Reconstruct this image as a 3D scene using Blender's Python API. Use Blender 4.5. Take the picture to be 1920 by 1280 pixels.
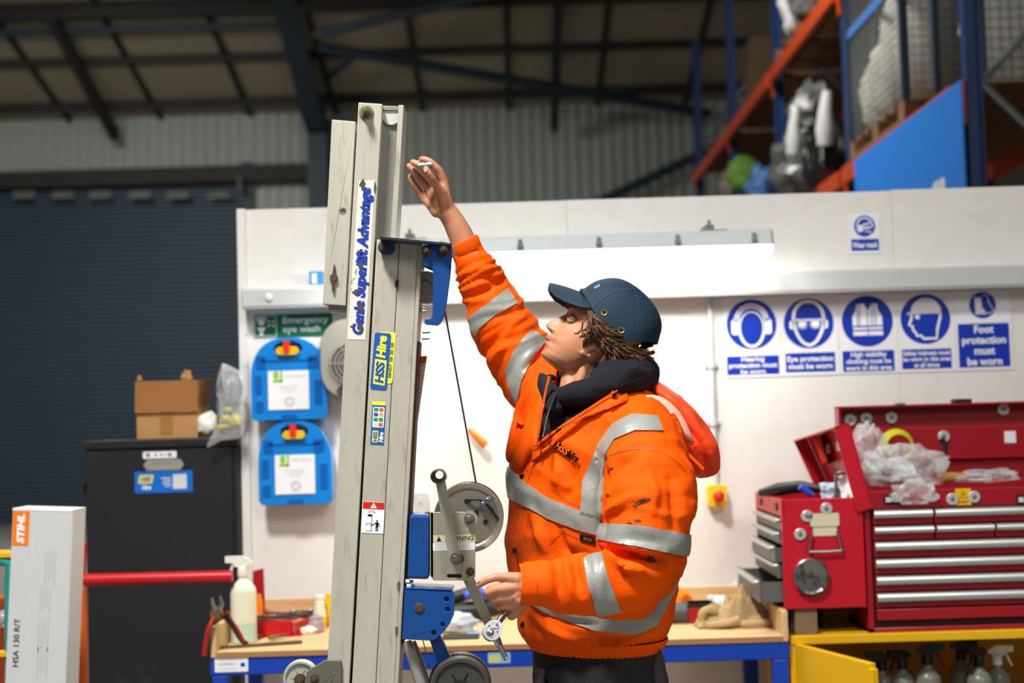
import bpy, bmesh, math, random
import numpy as np
from math import pi, sin, cos, tan, atan2, radians
from mathutils import Vector, Matrix, noise
from mathutils.geometry import tessellate_polygon
SC = bpy.context.scene
COL = SC.collection
for o in list(bpy.data.objects): bpy.data.objects.remove(o)
# ---------------------------------------------------------------- camera, world, lights, exposure
FPX = 2720.0; CH = 1.56; PITCH = radians(3.05); ROLL = radians(1.66)
_f = Vector((0, cos(PITCH), sin(PITCH))); _u0 = Vector((0, -sin(PITCH), cos(PITCH))); _r0 = Vector((1, 0, 0))
_r = _r0*cos(ROLL) - _u0*sin(ROLL); _u = _r0*sin(ROLL) + _u0*cos(ROLL)
CAM = Vector((0, 0, CH))
cd = bpy.data.cameras.new('camera'); cam = bpy.data.objects.new('camera', cd); COL.objects.link(cam)
cam.matrix_world = Matrix(((_r.x, _u.x, -_f.x, 0), (_r.y, _u.y, -_f.y, 0), (_r.z, _u.z, -_f.z, CH), (0, 0, 0, 1)))
cd.sensor_width = 36; cd.lens = 36*FPX/1920; cd.clip_end = 200; cd.clip_start = .05
cd.dof.use_dof = True; cd.dof.focus_distance = 3.22; cd.dof.aperture_fstop = 2.6
SC.camera = cam
w = bpy.data.worlds.new('hall_air'); SC.world = w; w.use_nodes = True
w.node_tree.nodes['Background'].inputs[0].default_value = (.80, .88, 1.0, 1)
w.node_tree.nodes['Background'].inputs[1].default_value = .16
SC.view_settings.view_transform = 'Standard'; SC.view_settings.look = 'None'
SC.view_settings.exposure = 0.0; SC.view_settings.gamma = 1.0; SC.view_settings.use_curve_mapping = False
def area_light(name, loc, target, size, power, col=(1, .97, .92), spread=180):
    l = bpy.data.lights.new(name, 'AREA'); l.shape = 'RECTANGLE'; l.size, l.size_y = size; l.energy = power; l.color = col
    l.spread = radians(spread)
    o = bpy.data.objects.new(name, l); COL.objects.link(o); o.location = loc
    o.rotation_euler = (Vector(target)-Vector(loc)).to_track_quat('-Z', 'Y').to_euler(); return o
area_light('high_bay_and_fill_lamp', (-1.35, 1.15, 6.2), (-1.0, 1.9, 0), (.8, .8), 290, spread=112)
area_light('high_bay_and_fill_lamp', (2.6, -2.2, 5.6), (.5, 3.6, 1.0), (1.8, 1.8), 150)  # unseen fill light added behind the camera
area_light('high_bay_and_fill_lamp', (0, 9.5, 6.9), (0, 10.5, 0), (1.6, 1.6), 330, (1, .95, .86))
area_light('high_bay_and_fill_lamp', (-6, 17, 6.9), (-6, 19, 0), (1.6, 1.6), 480, (1, .95, .86))
# ---------------------------------------------------------------- helpers
def P(px, py, d):
    """point of the place at depth y = d seen at pixel (px, py) of the 1920x1280 frame"""
    v = _f + _r*((px-960)/FPX) + _u*((640-py)/FPX)
    return CAM + v*(d/v.y)
def proj(p):
    v = Vector(p)-CAM; z = v.dot(_f)
    return 960+FPX*v.dot(_r)/z, 640-FPX*v.dot(_u)/z
def projn(V):
    A = V - np.array(CAM); z = A@np.array(_f)
    return 960+FPX*(A@np.array(_r))/z, 640-FPX*(A@np.array(_u))/z
def mpp(d): return d/FPX
def frame(o, ux=(1, 0, 0), uy=(0, 0, 1)):
    ux = Vector(ux).normalized(); uy = Vector(uy); uy = (uy - ux*uy.dot(ux)).normalized(); n = ux.cross(uy)
    o = Vector(o)
    return Matrix(((ux.x, uy.x, n.x, o.x), (ux.y, uy.y, n.y, o.y), (ux.z, uy.z, n.z, o.z), (0, 0, 0, 1)))
def lin(c):
    if isinstance(c, str):
        c = c.lstrip('#'); c = [int(c[i:i+2], 16)/255 for i in (0, 2, 4)]
        c = [x/12.92 if x <= .04045 else ((x+.055)/1.055)**2.4 for x in c]
    return (c[0], c[1], c[2], 1)
_mats = {}
def pm(name, color, rough=.5, metal=0, var=.12, scale=6, bump=0, bscale=60, dirt=None, dirt_amt=.5, dscale=5, dlow=.55, dhigh=.7,
       spec=.5, trans=0, emit=0, coat=0, alpha=1, stretch=None, sss=0, ior=1.45):
    if name in _mats: return _mats[name]
    m = bpy.data.materials.new(name); _mats[name] = m; m.use_nodes = True
    nt = m.node_tree; b = nt.nodes['Principled BSDF']; L = nt.links.new
    c = lin(color)
    b.inputs['Roughness'].default_value = rough; b.inputs['Metallic'].default_value = metal
    b.inputs['Specular IOR Level'].default_value = spec; b.inputs['Coat Weight'].default_value = coat
    b.inputs['Transmission Weight'].default_value = trans; b.inputs['Alpha'].default_value = alpha; b.inputs['IOR'].default_value = ior
    if sss: b.inputs['Subsurface Weight'].default_value = sss; b.inputs['Subsurface Radius'].default_value = (.012, .004, .002); b.inputs['Subsurface Scale'].default_value = 1
    if emit:
        b.inputs['Emission Color'].default_value = c; b.inputs['Emission Strength'].default_value = emit
    tc = nt.nodes.new('ShaderNodeTexCoord'); src = tc.outputs['Object']
    if stretch:
        mp = nt.nodes.new('ShaderNodeMapping'); L(src, mp.inputs[0]); mp.inputs['Scale'].default_value = stretch; src = mp.outputs[0]
    n1 = nt.nodes.new('ShaderNodeTexNoise'); L(src, n1.inputs['Vector']); n1.inputs['Scale'].default_value = scale; n1.inputs['Detail'].default_value = 5
    mx = nt.nodes.new('ShaderNodeMix'); mx.data_type = 'RGBA'; L(n1.outputs['Fac'], mx.inputs[0])
    k = 1-var; k2 = 1+var*.6
    mx.inputs[6].default_value = (c[0]*k, c[1]*k, c[2]*k, 1); mx.inputs[7].default_value = (min(1, c[0]*k2), min(1, c[1]*k2), min(1, c[2]*k2), 1)
    out = mx.outputs[2]
    if dirt:
        n2 = nt.nodes.new('ShaderNodeTexNoise'); L(src, n2.inputs['Vector']); n2.inputs['Scale'].default_value = dscale; n2.inputs['Detail'].default_value = 8; n2.inputs['Roughness'].default_value = .65
        rp = nt.nodes.new('ShaderNodeMapRange'); L(n2.outputs['Fac'], rp.inputs[0]); rp.inputs[1].default_value = dlow; rp.inputs[2].default_value = dhigh; rp.inputs[4].default_value = dirt_amt
        m2 = nt.nodes.new('ShaderNodeMix'); m2.data_type = 'RGBA'; L(rp.outputs[0], m2.inputs[0]); L(out, m2.inputs[6]); m2.inputs[7].default_value = lin(dirt); out = m2.outputs[2]
    L(out, b.inputs['Base Color'])
    if bump:
        n3 = nt.nodes.new('ShaderNodeTexNoise'); L(src, n3.inputs['Vector']); n3.inputs['Scale'].default_value = bscale; n3.inputs['Detail'].default_value = 4
        bp = nt.nodes.new('ShaderNodeBump'); L(n3.outputs['Fac'], bp.inputs['Height']); bp.inputs['Strength'].default_value = bump; bp.inputs['Distance'].default_value = .01
        L(bp.outputs[0], b.inputs['Normal'])
    return m
def worldloc(o):
    v = Vector((0, 0, 0))
    while o is not None: v += o.location; o = o.parent
    return v
def tag(o, label=None, cat=None, group=None, kind=None):
    if label: o['label'] = label
    if cat: o['category'] = cat
    if group: o['group'] = group
    if kind: o['kind'] = kind
    return o
def thing(name, label, cat, loc, group=None, kind=None):
    o = bpy.data.objects.new(name, None); COL.objects.link(o); o.location = loc; o.empty_display_size = .05
    return tag(o, label, cat, group, kind)
def link(name, me, mat, parent=None, label=None, smooth=None, bevel=0, origin=None, seg=2):
    """me holds world coordinates; the object gets a local origin"""
    o = bpy.data.objects.new(name, me); COL.objects.link(o)
    if parent is not None: o.parent = parent; base = worldloc(parent)
    else: base = Vector((0, 0, 0))
    n = len(me.vertices)
    co = np.empty(n*3); me.vertices.foreach_get('co', co); co = co.reshape(-1, 3)
    if origin is None:
        lo = co.min(0); hi = co.max(0); origin = Vector(((lo[0]+hi[0])/2, (lo[1]+hi[1])/2, lo[2] if parent is None else (lo[2]+hi[2])/2))
    origin = Vector(origin)
    me.vertices.foreach_set('co', (co-np.array(origin)).ravel()); o.location = origin-base
    if mat is not None:
        for m in (mat if isinstance(mat, (list, tuple)) else [mat]): me.materials.append(m)
    if smooth is not None:
        me.polygons.foreach_set('use_smooth', [True]*len(me.polygons)); me.set_sharp_from_angle(angle=radians(smooth))
    if bevel:
        bv = o.modifiers.new('bevel', 'BEVEL'); bv.width = bevel; bv.segments = seg; bv.limit_method = 'ANGLE'; bv.angle_limit = radians(40); bv.harden_normals = False
    if label: o['label'] = label
    me.update(); return o
class MB:
    def __init__(s, M=None): s.v = []; s.f = []; s.M = M or Matrix()
    def add(s, vs, fs, M=None):
        b = len(s.v); T = s.M @ M if M is not None else s.M
        s.v += [T @ Vector(p) for p in vs]; s.f += [tuple(b+i for i in f) for f in fs]; return s
    def box(s, c, size, M=None, R=None):
        x, y, z = (q/2 for q in size); c = Vector(c)
        vs = [Vector((i*x, j*y, k*z)) for i in (-1, 1) for j in (-1, 1) for k in (-1, 1)]
        if R is not None: vs = [R @ v for v in vs]
        return s.add([c+v for v in vs], [(0, 1, 3, 2), (4, 6, 7, 5), (0, 4, 5, 1), (2, 3, 7, 6), (0, 2, 6, 4), (1, 5, 7, 3)], M)
    def box2(s, a, b, M=None):
        a = Vector(a); b = Vector(b); return s.box((a+b)/2, [abs(q) for q in (b-a)], M)
    def hexa(s, pts, M=None):   # 8 points: bottom 4 (loop), top 4 (loop)
        return s.add(pts, [(3, 2, 1, 0), (4, 5, 6, 7), (0, 1, 5, 4), (1, 2, 6, 5), (2, 3, 7, 6), (3, 0, 4, 7)], M)
    def loft(s, rings, cap=True, closed=True, M=None):
        n = len(rings[0]); vs = [p for r in rings for p in r]; fs = []
        for i in range(len(rings)-1):
            for j in range(n if closed else n-1):
                k = (j+1) % n; fs.append((i*n+j, i*n+k, (i+1)*n+k, (i+1)*n+j))
        if cap and closed:
            fs.append(tuple(range(n-1, -1, -1))); fs.append(tuple((len(rings)-1)*n+j for j in range(n)))
        return s.add(vs, fs, M)
    def tube(s, pts, r, n=10, M=None, cap=True):
        pts = [Vector(p) for p in pts]; rs = r if isinstance(r, (list, tuple)) else [r]*len(pts)
        rings = []; up = None
        for i, p in enumerate(pts):
            t = ((pts[i+1]-p).normalized() if i < len(pts)-1 else Vector()) + ((p-pts[i-1]).normalized() if i > 0 else Vector())
            t.normalize()
            if up is None: up = Vector((0, 0, 1)) if abs(t.z) < .9 else Vector((1, 0, 0))
            a = t.cross(up).normalized(); up = a.cross(t).normalized()
            rings.append([p + (a*cos(q)+up*sin(q))*rs[i] for q in (2*pi*j/n for j in range(n))])
        return s.loft(rings, cap, True, M)
    def lathe(s, prof, n=24, M=None, cap=True):   # profile (r, h) about local z
        rings = [[Vector((max(r, 1e-5)*cos(2*pi*j/n), max(r, 1e-5)*sin(2*pi*j/n), h)) for j in range(n)] for r, h in prof]
        return s.loft(rings, cap, True, M)
    def prism(s, poly, h0, h1, M=None, holes=()):   # 2D polygon in local xy, from z=h0 to h1
        loops = [list(poly)] + [list(h) for h in holes]
        flat = [p for l in loops for p in l]
        tris = tessellate_polygon([[Vector((p[0], p[1], 0)) for p in l] for l in loops])
        n = len(flat); vs = [Vector((p[0], p[1], h0)) for p in flat] + [Vector((p[0], p[1], h1)) for p in flat]
        def area(t): a, b, c = (flat[i] for i in t); return (b[0]-a[0])*(c[1]-a[1])-(b[1]-a[1])*(c[0]-a[0])
        tris = [t if area(t) > 0 else (t[0], t[2], t[1]) for t in tris]
        fs = [(t[2], t[1], t[0]) for t in tris] + [tuple(n+i for i in t) for t in tris]
        b = 0
        for l in loops:
            k = len(l)
            ar = sum(l[i][0]*l[(i+1) % k][1]-l[(i+1) % k][0]*l[i][1] for i in range(k))
            for i in range(k):
                j = (i+1) % k
                f = (b+i, b+j, n+b+j, n+b+i)
                if (ar > 0) != (l is loops[0]): f = f[::-1]
                fs.append(f)
            b += k
        return s.add(vs, fs, M)
    def sphere(s, c, r, n=14, m=10, M=None, sc=(1, 1, 1)):
        rings = [[Vector(c)+Vector((r*sc[0]*sin(pi*i/m)*cos(2*pi*j/n), r*sc[1]*sin(pi*i/m)*sin(2*pi*j/n), r*sc[2]*-cos(pi*i/m))) for j in range(n)] for i in range(1, m)]
        rings = [[Vector(c)+Vector((1e-4*cos(2*pi*j/n), 1e-4*sin(2*pi*j/n), -r*sc[2])) for j in range(n)]] + rings + [[Vector(c)+Vector((1e-4*cos(2*pi*j/n), 1e-4*sin(2*pi*j/n), r*sc[2])) for j in range(n)]]
        return s.loft(rings, True, True, M)
    def mesh(s, name):
        me = bpy.data.meshes.new(name); me.from_pydata([tuple(v) for v in s.v], [], s.f); me.validate(); return me
    def build(s, name, mat, parent=None, **k):
        return link(name, s.mesh(name), mat, parent, **k)
def rect(w, h, cx=0, cy=0): return [(cx-w/2, cy-h/2), (cx+w/2, cy-h/2), (cx+w/2, cy+h/2), (cx-w/2, cy+h/2)]
def rrect(w, h, r, cx=0, cy=0, n=5):
    o = []
    for sx, sy, a0 in ((1, 1, 0), (-1, 1, pi/2), (-1, -1, pi), (1, -1, 3*pi/2)):
        for i in range(n+1):
            a = a0+pi/2*i/n; o.append((cx+sx*(w/2-r)+r*cos(a), cy+sy*(h/2-r)+r*sin(a)))
    return o
def circ(r, cx=0, cy=0, n=24, a0=0): return [(cx+r*cos(a0+2*pi*i/n), cy+r*sin(a0+2*pi*i/n)) for i in range(n)]
def hexbolt(mb, M, r=.008, h=.006):
    mb.prism(circ(r*1.45, n=20), 0, h*.25, M); mb.prism(circ(r, n=6, a0=.3), h*.25, h, M); mb.prism(circ(r*.5, n=12), h, h*1.4, M)
def text_mesh(txt, bold=0, shear=0, spacing=1, leading=1, align='CENTER'):
    cu = bpy.data.curves.new('t', 'FONT'); cu.body = txt; cu.offset = bold; cu.shear = shear; cu.space_character = spacing; cu.space_line = leading
    cu.align_x = align; cu.resolution_u = 3
    ob = bpy.data.objects.new('t', cu); COL.objects.link(ob); dg = bpy.context.evaluated_depsgraph_get()
    me = bpy.data.meshes.new_from_object(ob.evaluated_get(dg)); bpy.data.objects.remove(ob); bpy.data.curves.remove(cu)
    v = np.array([p.co[:2] for p in me.vertices]); f = [tuple(p.vertices) for p in me.polygons]; bpy.data.meshes.remove(me)
    lo, hi = v.min(0), v.max(0); return v-(lo+hi)/2, f, hi-lo
def lettering(txt, M, mat, parent, w=None, h=None, lift=.0006, name='lettering', **k):
    """printed words: flat letters lying on the surface frame M, centred, fitted to width w and/or height h"""
    v, f, s = text_mesh(txt, **k)
    sx = w/s[0] if w else h/s[1]; sy = h/s[1] if h else sx
    mb = MB(M); mb.add([(a*sx, b*sy, lift) for a, b in v], f)
    return mb.build(name, mat, parent)
def copy_thing(o, loc, label=None, rz=None):
    c = o.copy(); COL.objects.link(c); c.location = loc
    if rz is not None: c.rotation_euler.z = rz
    if label: c['label'] = label
    for ch in [x for x in COL.objects if x.parent == o]:
        d = ch.copy(); COL.objects.link(d); d.parent = c
        for g in [x for x in COL.objects if x.parent == ch]:
            e = g.copy(); COL.objects.link(e); e.parent = d
    return c
def spline(pts, n=8):
    """Catmull-Rom through points (any dimension)"""
    p = np.array(pts, float); p = np.vstack([2*p[0]-p[1], p, 2*p[-1]-p[-2]]); o = []
    for i in range(1, len(p)-2):
        for t in np.linspace(0, 1, n, endpoint=False):
            o.append(.5*((2*p[i])+(p[i+1]-p[i-1])*t+(2*p[i-1]-5*p[i]+4*p[i+1]-p[i+2])*t*t+(3*p[i]-p[i-1]-3*p[i+1]+p[i+2])*t**3))
    o.append(p[-2]); return np.array(o)
def lump(mb, c, size, seed=0, amp=.18, fr=2.2, n=22, m=14, M=None, flat=True):
    """crumpled lump: noisy ellipsoid with a flat underside"""
    rings = []
    for i in range(m+1):
        a = pi*i/m; r = []
        for j in range(n):
            b = 2*pi*j/n; d = Vector((sin(a)*cos(b), sin(a)*sin(b), -cos(a)))
            q = 1+amp*(noise.noise(d*fr+Vector((seed*7.1, seed*3.3, 0)))*1.6+.6*noise.noise(d*fr*2.7+Vector((0, seed*5.1, 9))))
            p = Vector((d.x*q*size[0]/2, d.y*q*size[1]/2, d.z*q*size[2]/2))
            if flat and p.z < -size[2]*.36: p.z = -size[2]*.36
            r.append(Vector(c)+p)
        rings.append(r)
    return mb.loft(rings, True, True, M)
def sheet(mb, fn, nu, nv):
    vs = [Vector(fn(i/nu, j/nv)) for i in range(nu+1) for j in range(nv+1)]
    fs = [(i*(nv+1)+j, (i+1)*(nv+1)+j, (i+1)*(nv+1)+j+1, i*(nv+1)+j+1) for i in range(nu) for j in range(nv)]
    return mb.add(vs, fs)
# ---------------------------------------------------------------- the hall: floor, roof, far wall, shutter, steelwork
m_conc = pm('concrete_floor', '#8a8780', .55, var=.25, scale=1.5, bump=.1)
m_roof = pm('roof_lining', '#a39a86', .8, var=.12, scale=.7)
m_steel = pm('dark_blue_steel', '#2c3844', .55, var=.15, scale=2)
m_purlin = pm('galvanised_dark', '#2a2a2a', .7, var=.2, scale=3)
m_clad = pm('wall_cladding', '#a9b0ad', .6, var=.15, scale=.6, stretch=(1, 1, .3))
m_shut = pm('shutter_slate', '#384a5c', .5, var=.12, scale=1.2, metal=.1)
m_black = pm('black_plastic', '#141414', .45, var=.2)
FW = 25.0
def roofz(y): return 12.75-.231*y
MB().box2((-22, -8, -.2), (22, 26, 0)).build('floor', m_conc)['kind'] = 'structure'
# roof lining: panels between ribs
ceil = thing('ceiling', None, None, (0, 10, 9), kind='structure')
rib_px = (-40, 128, 300, 469, 631, 793, 955, 1122, 1288, 1450, 1620)
rx = [P(q, 245, 24.9).x for q in rib_px]; edges = [-22]+rx+[22]
for a, b in zip(edges, edges[1:]):
    mb = MB(); y0, y1 = -8, 26
    mb.hexa([(a, y0, roofz(y0)), (b-.012, y0, roofz(y0)), (b-.012, y1, roofz(y1)), (a, y1, roofz(y1)), (a, y0, roofz(y0)+.1), (b-.012, y0, roofz(y0)+.1), (b-.012, y1, roofz(y1)+.1), (a, y1, roofz(y1)+.1)])
    mb.build('roof_panel', m_roof, ceil)
for x in rx:
    MB().hexa([(x-.045, 10, roofz(10)-.06), (x+.045, 10, roofz(10)-.06), (x+.045, 25, roofz(25)-.06), (x-.045, 25, roofz(25)-.06), (x-.045, 10, roofz(10)), (x+.045, 10, roofz(10)), (x+.045, 25, roofz(25)), (x-.045, 25, roofz(25))]).build('roof_rib', m_purlin, ceil)
for q, qy in ((215, 263), (1040, 246)):
    p = P(q, qy, 24.4); x = p.x
    MB().hexa([(x-.07, 21, roofz(21)-.3), (x+.07, 21, roofz(21)-.3), (x+.07, 24.4, p.z), (x-.07, 24.4, p.z), (x-.07, 21, roofz(21)-.12), (x+.07, 21, roofz(21)-.12), (x+.07, 24.4, p.z+.2), (x-.07, 24.4, p.z+.2)]).build('roof_drop_pipe', m_purlin, ceil)
# far wall with profiled cladding
SHR = P(468, 700, FW).x; SHT = P(200, 352, FW).z; EAVE = roofz(FW)+.02
def cladding(mb, x0, x1, z0, z1, y):
    x = x0; pr = []
    while x < x1-.01:
        for dx, dy in ((0, 0), (.07, 0), (.1, -.05), (.17, -.05)): pr.append((x+dx, y+dy))
        x += .2
    pr.append((x1, y))
    vs = [Vector((a, b, z)) for z in (z0, z1) for a, b in pr]; n = len(pr)
    mb.add(vs, [(i, i+1, n+i+1, n+i) for i in range(n-1)])
mb = MB(); cladding(mb, SHR, 22, 0, EAVE+.3, FW); cladding(mb, -22, SHR, SHT, EAVE+.3, FW); mb.box2((-22, FW+.05, 0), (22, FW+.15, 7.5))
mb.build('wall_back', m_clad)['kind'] = 'structure'
MB().box2((6.2, -8, 0), (6.35, 25, 12)).build('wall_right', pm('dark_cladding', '#4b4a46', .7))['kind'] = 'structure'
# roller shutter: every slat its own curved strip sharing one mesh
sh = thing('door_1', None, None, (SHR-5, FW-.1, 0), kind='structure')
SLH = .082; prof = [(0, 0), (-.012, .004), (-.02, .02), (-.02, .055), (-.012, .074), (0, .078)]
mb = MB(); W = 11.0
mb.add([(x, FW-.1+a, b) for x in (SHR-W, SHR-.02) for a, b in prof], [(i, 6+i, 7+i, i+1) for i in range(5)])
s0 = mb.build('shutter_slat', m_shut, sh, smooth=50); z = 0
for i in range(1, int(SHT/SLH)+1):
    c = s0.copy(); COL.objects.link(c); c.location.z += i*SLH
MB().box2((SHR-.03, FW-.2, 0), (SHR+.14, FW-.05, SHT+.35)).build('shutter_guide', m_steel, sh)
MB().box2((-20, FW-.42, SHT-.02), (P(600, 340, FW).x, FW-.05, SHT+.26)).build('shutter_hood', m_purlin, sh)
mb0 = None
for q in (45, 118, 188, 262, 333, 410):
    p = P(q, 368, FW-.45)
    MB().box(p, (.36, .03, .05)).box(p+Vector((0, 0, .065)), (.36, .03, .03)).build('hood_vent', pm('vent_grey', '#77786f', .6), sh)
MB().box(P(449, 345, FW-.5), (.07, .06, .28)).build('signal_lamp', pm('signal_housing', '#33201e', .5), sh)
# portal frame
cx = P(597, 300, 24.4).x
fr = thing('portal_frame', None, None, (cx, 24.4, 0), kind='structure')
MB().box2((cx-.17, 24.25, 0), (cx+.17, 24.29, roofz(24.3))).box2((cx-.012, 24.29, 0), (cx+.012, 24.8, 6.9)).box2((cx-.17, 24.8, 0), (cx+.17, 24.84, 6.8)).build('column', m_steel, fr)
a, b = P(600, 250, 24.25), P(541, 0, 20.85); k = (b.z-a.z)/(b.y-a.y); y2 = 12.0
def rb(y): return a.z+k*(y-a.y) if y > 20 else a.z+k*(20-a.y)-.231*(y-20)
ys = [24.25, 22, 20, 12]
for nm, hw, lo, hi in (('rafter_flange', .17, lambda y: rb(y), lambda y: rb(y)+.04), ('rafter_web', .015, lambda y: rb(y)+.04, lambda y: max(rb(y)+.1, roofz(y)-.02))):
    MB().loft([[Vector((cx-hw, y, lo(y))), Vector((cx+hw, y, lo(y))), Vector((cx+hw, y, hi(y))), Vector((cx-hw, y, hi(y)))] for y in ys]).build(nm, m_steel, fr)
for py, d, hh in ((182, 24.35, .27), (95, 22.8, .27), (8, 21.1, .24), (-70, 19.4, .24)):
    zc = P(960, py-12, d).z
    MB().box2((-20, d-.05, zc-hh/2), (9, d+.05, zc+hh/2)).build('purlin', m_purlin, fr)
def steel_tube(n, a, b, r): MB().tube([a, b], r, 8).build(n, m_steel, fr, smooth=60)
steel_tube('eaves_tie', P(-60, 62, 21.6), P(545, 46, 21.6), .065)
steel_tube('roof_brace', P(590, 66, 21.2), P(960, -22, 20.2), .075)
steel_tube('roof_brace', P(600, 88, 21.4), P(1330, 213, 24.2), .085)
steel_tube('wall_brace', P(1110, 385, 24.6), P(1350, 272, 24.6), .085)
steel_tube('knee_brace', P(535, 105, 22.3), P(585, 150, 23.4), .05)
steel_tube('knee_brace', P(665, 105, 22.3), P(612, 150, 23.4), .05)
# ---------------------------------------------------------------- white partition wall in front of it
WD = 5.3
m_white = pm('white_painted_board', '#e9e8e4', .6, var=.04, scale=2.5, dirt='#c9beae', dirt_amt=.22, dscale=9, dlow=.5, dhigh=.75, bump=.06, bscale=25)
part = thing('wall_partition', None, None, (0, WD, 0), kind='structure')
xs = [P(456, 800, WD).x, P(1075, 800, WD).x, P(1690, 800, WD).x, P(2310, 800, WD).x]
for i in range(3):
    zt = (P(800, 383.5, WD).z, P(1380, 366, WD).z, P(1800, 352, WD).z)[i]
    MB().box2((xs[i]+.0004, WD, 0), (xs[i+1]-.0004, WD+.018, zt)).build('wall_panel', m_white, part, bevel=.001)
MB().box2((xs[0]-.008, WD-.012, 0), (xs[0]+.024, WD+.06, P(460, 392, WD).z)).build('corner_post', m_white, part, bevel=.003)
mb = MB()
for q in range(3): mb.box2((xs[0]-.0, WD+.018, .3+q*.9), (xs[3], WD+.06, .38+q*.9))
mb.build('wall_stud_rail', pm('raw_timber', '#b98f5f', .7), part)
mb = MB()
for q in (570, 628, 688, 745, 803, 860): mb.add([(v.x, v.y, v.z) for v in [P(462, q, WD-.013)+Vector((.003*cos(t*pi/4), 0, .003*sin(t*pi/4))) for t in range(8)]], [tuple(range(8))])
mb.build('screw_head', pm('screw_grey', '#9a9a96', .4, metal=.6), part)
# dado trunking
m_trunk = pm('white_trunking', '#c6cbcb', .3, var=.03)
t0 = P(452, 560, WD-.09); t1 = P(1186, 538, WD-.03); hz = 41*mpp(WD)
tr = thing('trim_1', None, None, (0, WD-.03, t0.z), kind='structure')
zc = t0.z+.002
MB().box2((t0.x, WD-.09, zc-hz/2), (xs[3], WD-.001, zc+hz/2)).build('trunking_body', m_trunk, tr, bevel=.004)
MB().box2((t0.x+.004, WD-.094, zc-hz/2+.008), (xs[3], WD-.088, zc+hz/2-.008)).build('trunking_lid', m_trunk, tr, bevel=.003)
mb = MB()
for px, r in ((512, 7), (974, 9)):
    mb.lathe([(r*mpp(WD), 0), (r*mpp(WD), .008), (r*mpp(WD)*.6, .012)], 20, frame(Vector((P(px, 540, WD).x, WD-.094, zc))))
mb.build('trunking_plug', pm('plug_white', '#e6e6e2', .3), tr, smooth=40)
# ---------------------------------------------------------------- pallet racking along the right (runs away from the camera, face at x = RX)
m_rblue = pm('rack_blue', '#1d3f78', .45, var=.15, scale=3)
m_rorange = pm('rack_orange', '#c8481c', .45, var=.12, scale=3)
m_galv = pm('galvanised', '#8d969a', .45, metal=.5, var=.15)
m_wood = pm('pallet_wood', '#8a6a48', .8, var=.3, scale=4, stretch=(1, 6, 6))
m_board = pm('decking_board', '#6e4a28', .8, var=.3, scale=3)
RX = 2.44; RD = [7.65, 10.35, 13.05, 15.75, 18.6]; RW = 1.0
rack = thing('pallet_rack', 'tall blue and orange steel pallet racking behind the white wall', 'rack', (RX+.5, RD[0], 0))
Z1 = P(1600, 333, 10.35).z; Z2 = P(1455, 148, 13.05).z
for i, d in enumerate(RD):
    for x in (RX+.05, RX+RW):
        o = MB().box2((x-.042, d-.012, 0), (x+.042, d+.035, 6.4)).box2((x-.042, d-.04, 0), (x-.028, d-.012, 6.4)).box2((x+.028, d-.04, 0), (x+.042, d-.012, 6.4)).build('upright', m_rblue, rack)
    mb = MB(); z = 1.6; k = 0
    zs = [P(1842, 155, RD[0]).z+q*.88 for q in (-2, -1, 0, 1, 2, 3)]
    for q, z in enumerate(zs[:-1]):
        xa, xb = (RX+.1, RX+RW-.05) if q % 2 == 0 else (RX+RW-.05, RX+.1)
        mb.tube([(xa, d, z), (xb, d, zs[q+1])], .022, 6)
    mb.build('bracing', m_galv, rack)
    for zc in (Z1, Z2):
        MB().box2((RX-.012, d-.04, zc-.17), (RX-.001, d+.04, zc+.07)).build('beam_connector', m_rorange, rack)
for a, b in zip(RD, RD[1:]):
    for zc in (Z1, Z2):
        for x in (RX-.03, RX+RW+.02):
            MB().box2((x-.022, a+.05, zc-.06), (x+.022, b-.05, zc+.06)).build('beam', m_rorange, rack)
    n = 15
    for k in range(n):
        y = a+.12+(b-a-.2)*k/n
        MB().box2((RX+.0, y, Z2+.06), (RX+RW+.05, y+.13, Z2+.085)).build('deck_board', m_board, rack)
    for k in range(n):
        y = a+.12+(b-a-.2)*k/n
        MB().box2((RX+.0, y, Z1+.06), (RX+RW+.05, y+.13, Z1+.085)).build('deck_board', m_board, rack)
MB().box2((RX+.2, RD[0]-.5, P(1880, 140, 8).z-.05), (RX+RW+.6, RD[0]-.42, P(1880, 140, 8).z+.05)).build('timber_rail', pm('timber_orange', '#a8702c', .7), rack)
# blue banner tied to the lower beam of the front bay
m_banner = pm('banner_blue', '#2787f0', .45, var=.03)
bx = RX-.075; d0, d1 = bx/P(1601, 303, 1).x, bx/P(1800, 145, 1).x   # far and near ends along the rack face
bt = P(1601, 303, d0).z*.5+P(1797, 147, d1).z*.5; bb = bt-1.1
Mb = frame((bx, (d0+d1)/2, bb), (0, -1, 0), (0, 0, 1))
ban = thing('banner', 'large plain blue banner hung on the rack above the white wall', 'banner', (bx, 9.0, bb))
MB(Mb).prism(rect(d0-d1, bt-bb, .0, (bt-bb)/2), -.01, 0).build('banner_sheet', m_banner, ban)
# the tops of white letters just show above the wall
yl = bx/P(1757, 347, 1).x; zl = P(1757, 340, yl).z
lettering('ff', frame((bx-.001, yl, zl-.175), (0, -1, 0), (0, 0, 1)), pm('banner_white', '#e8eef5', .5), ban, h=.36, bold=.06)
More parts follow.
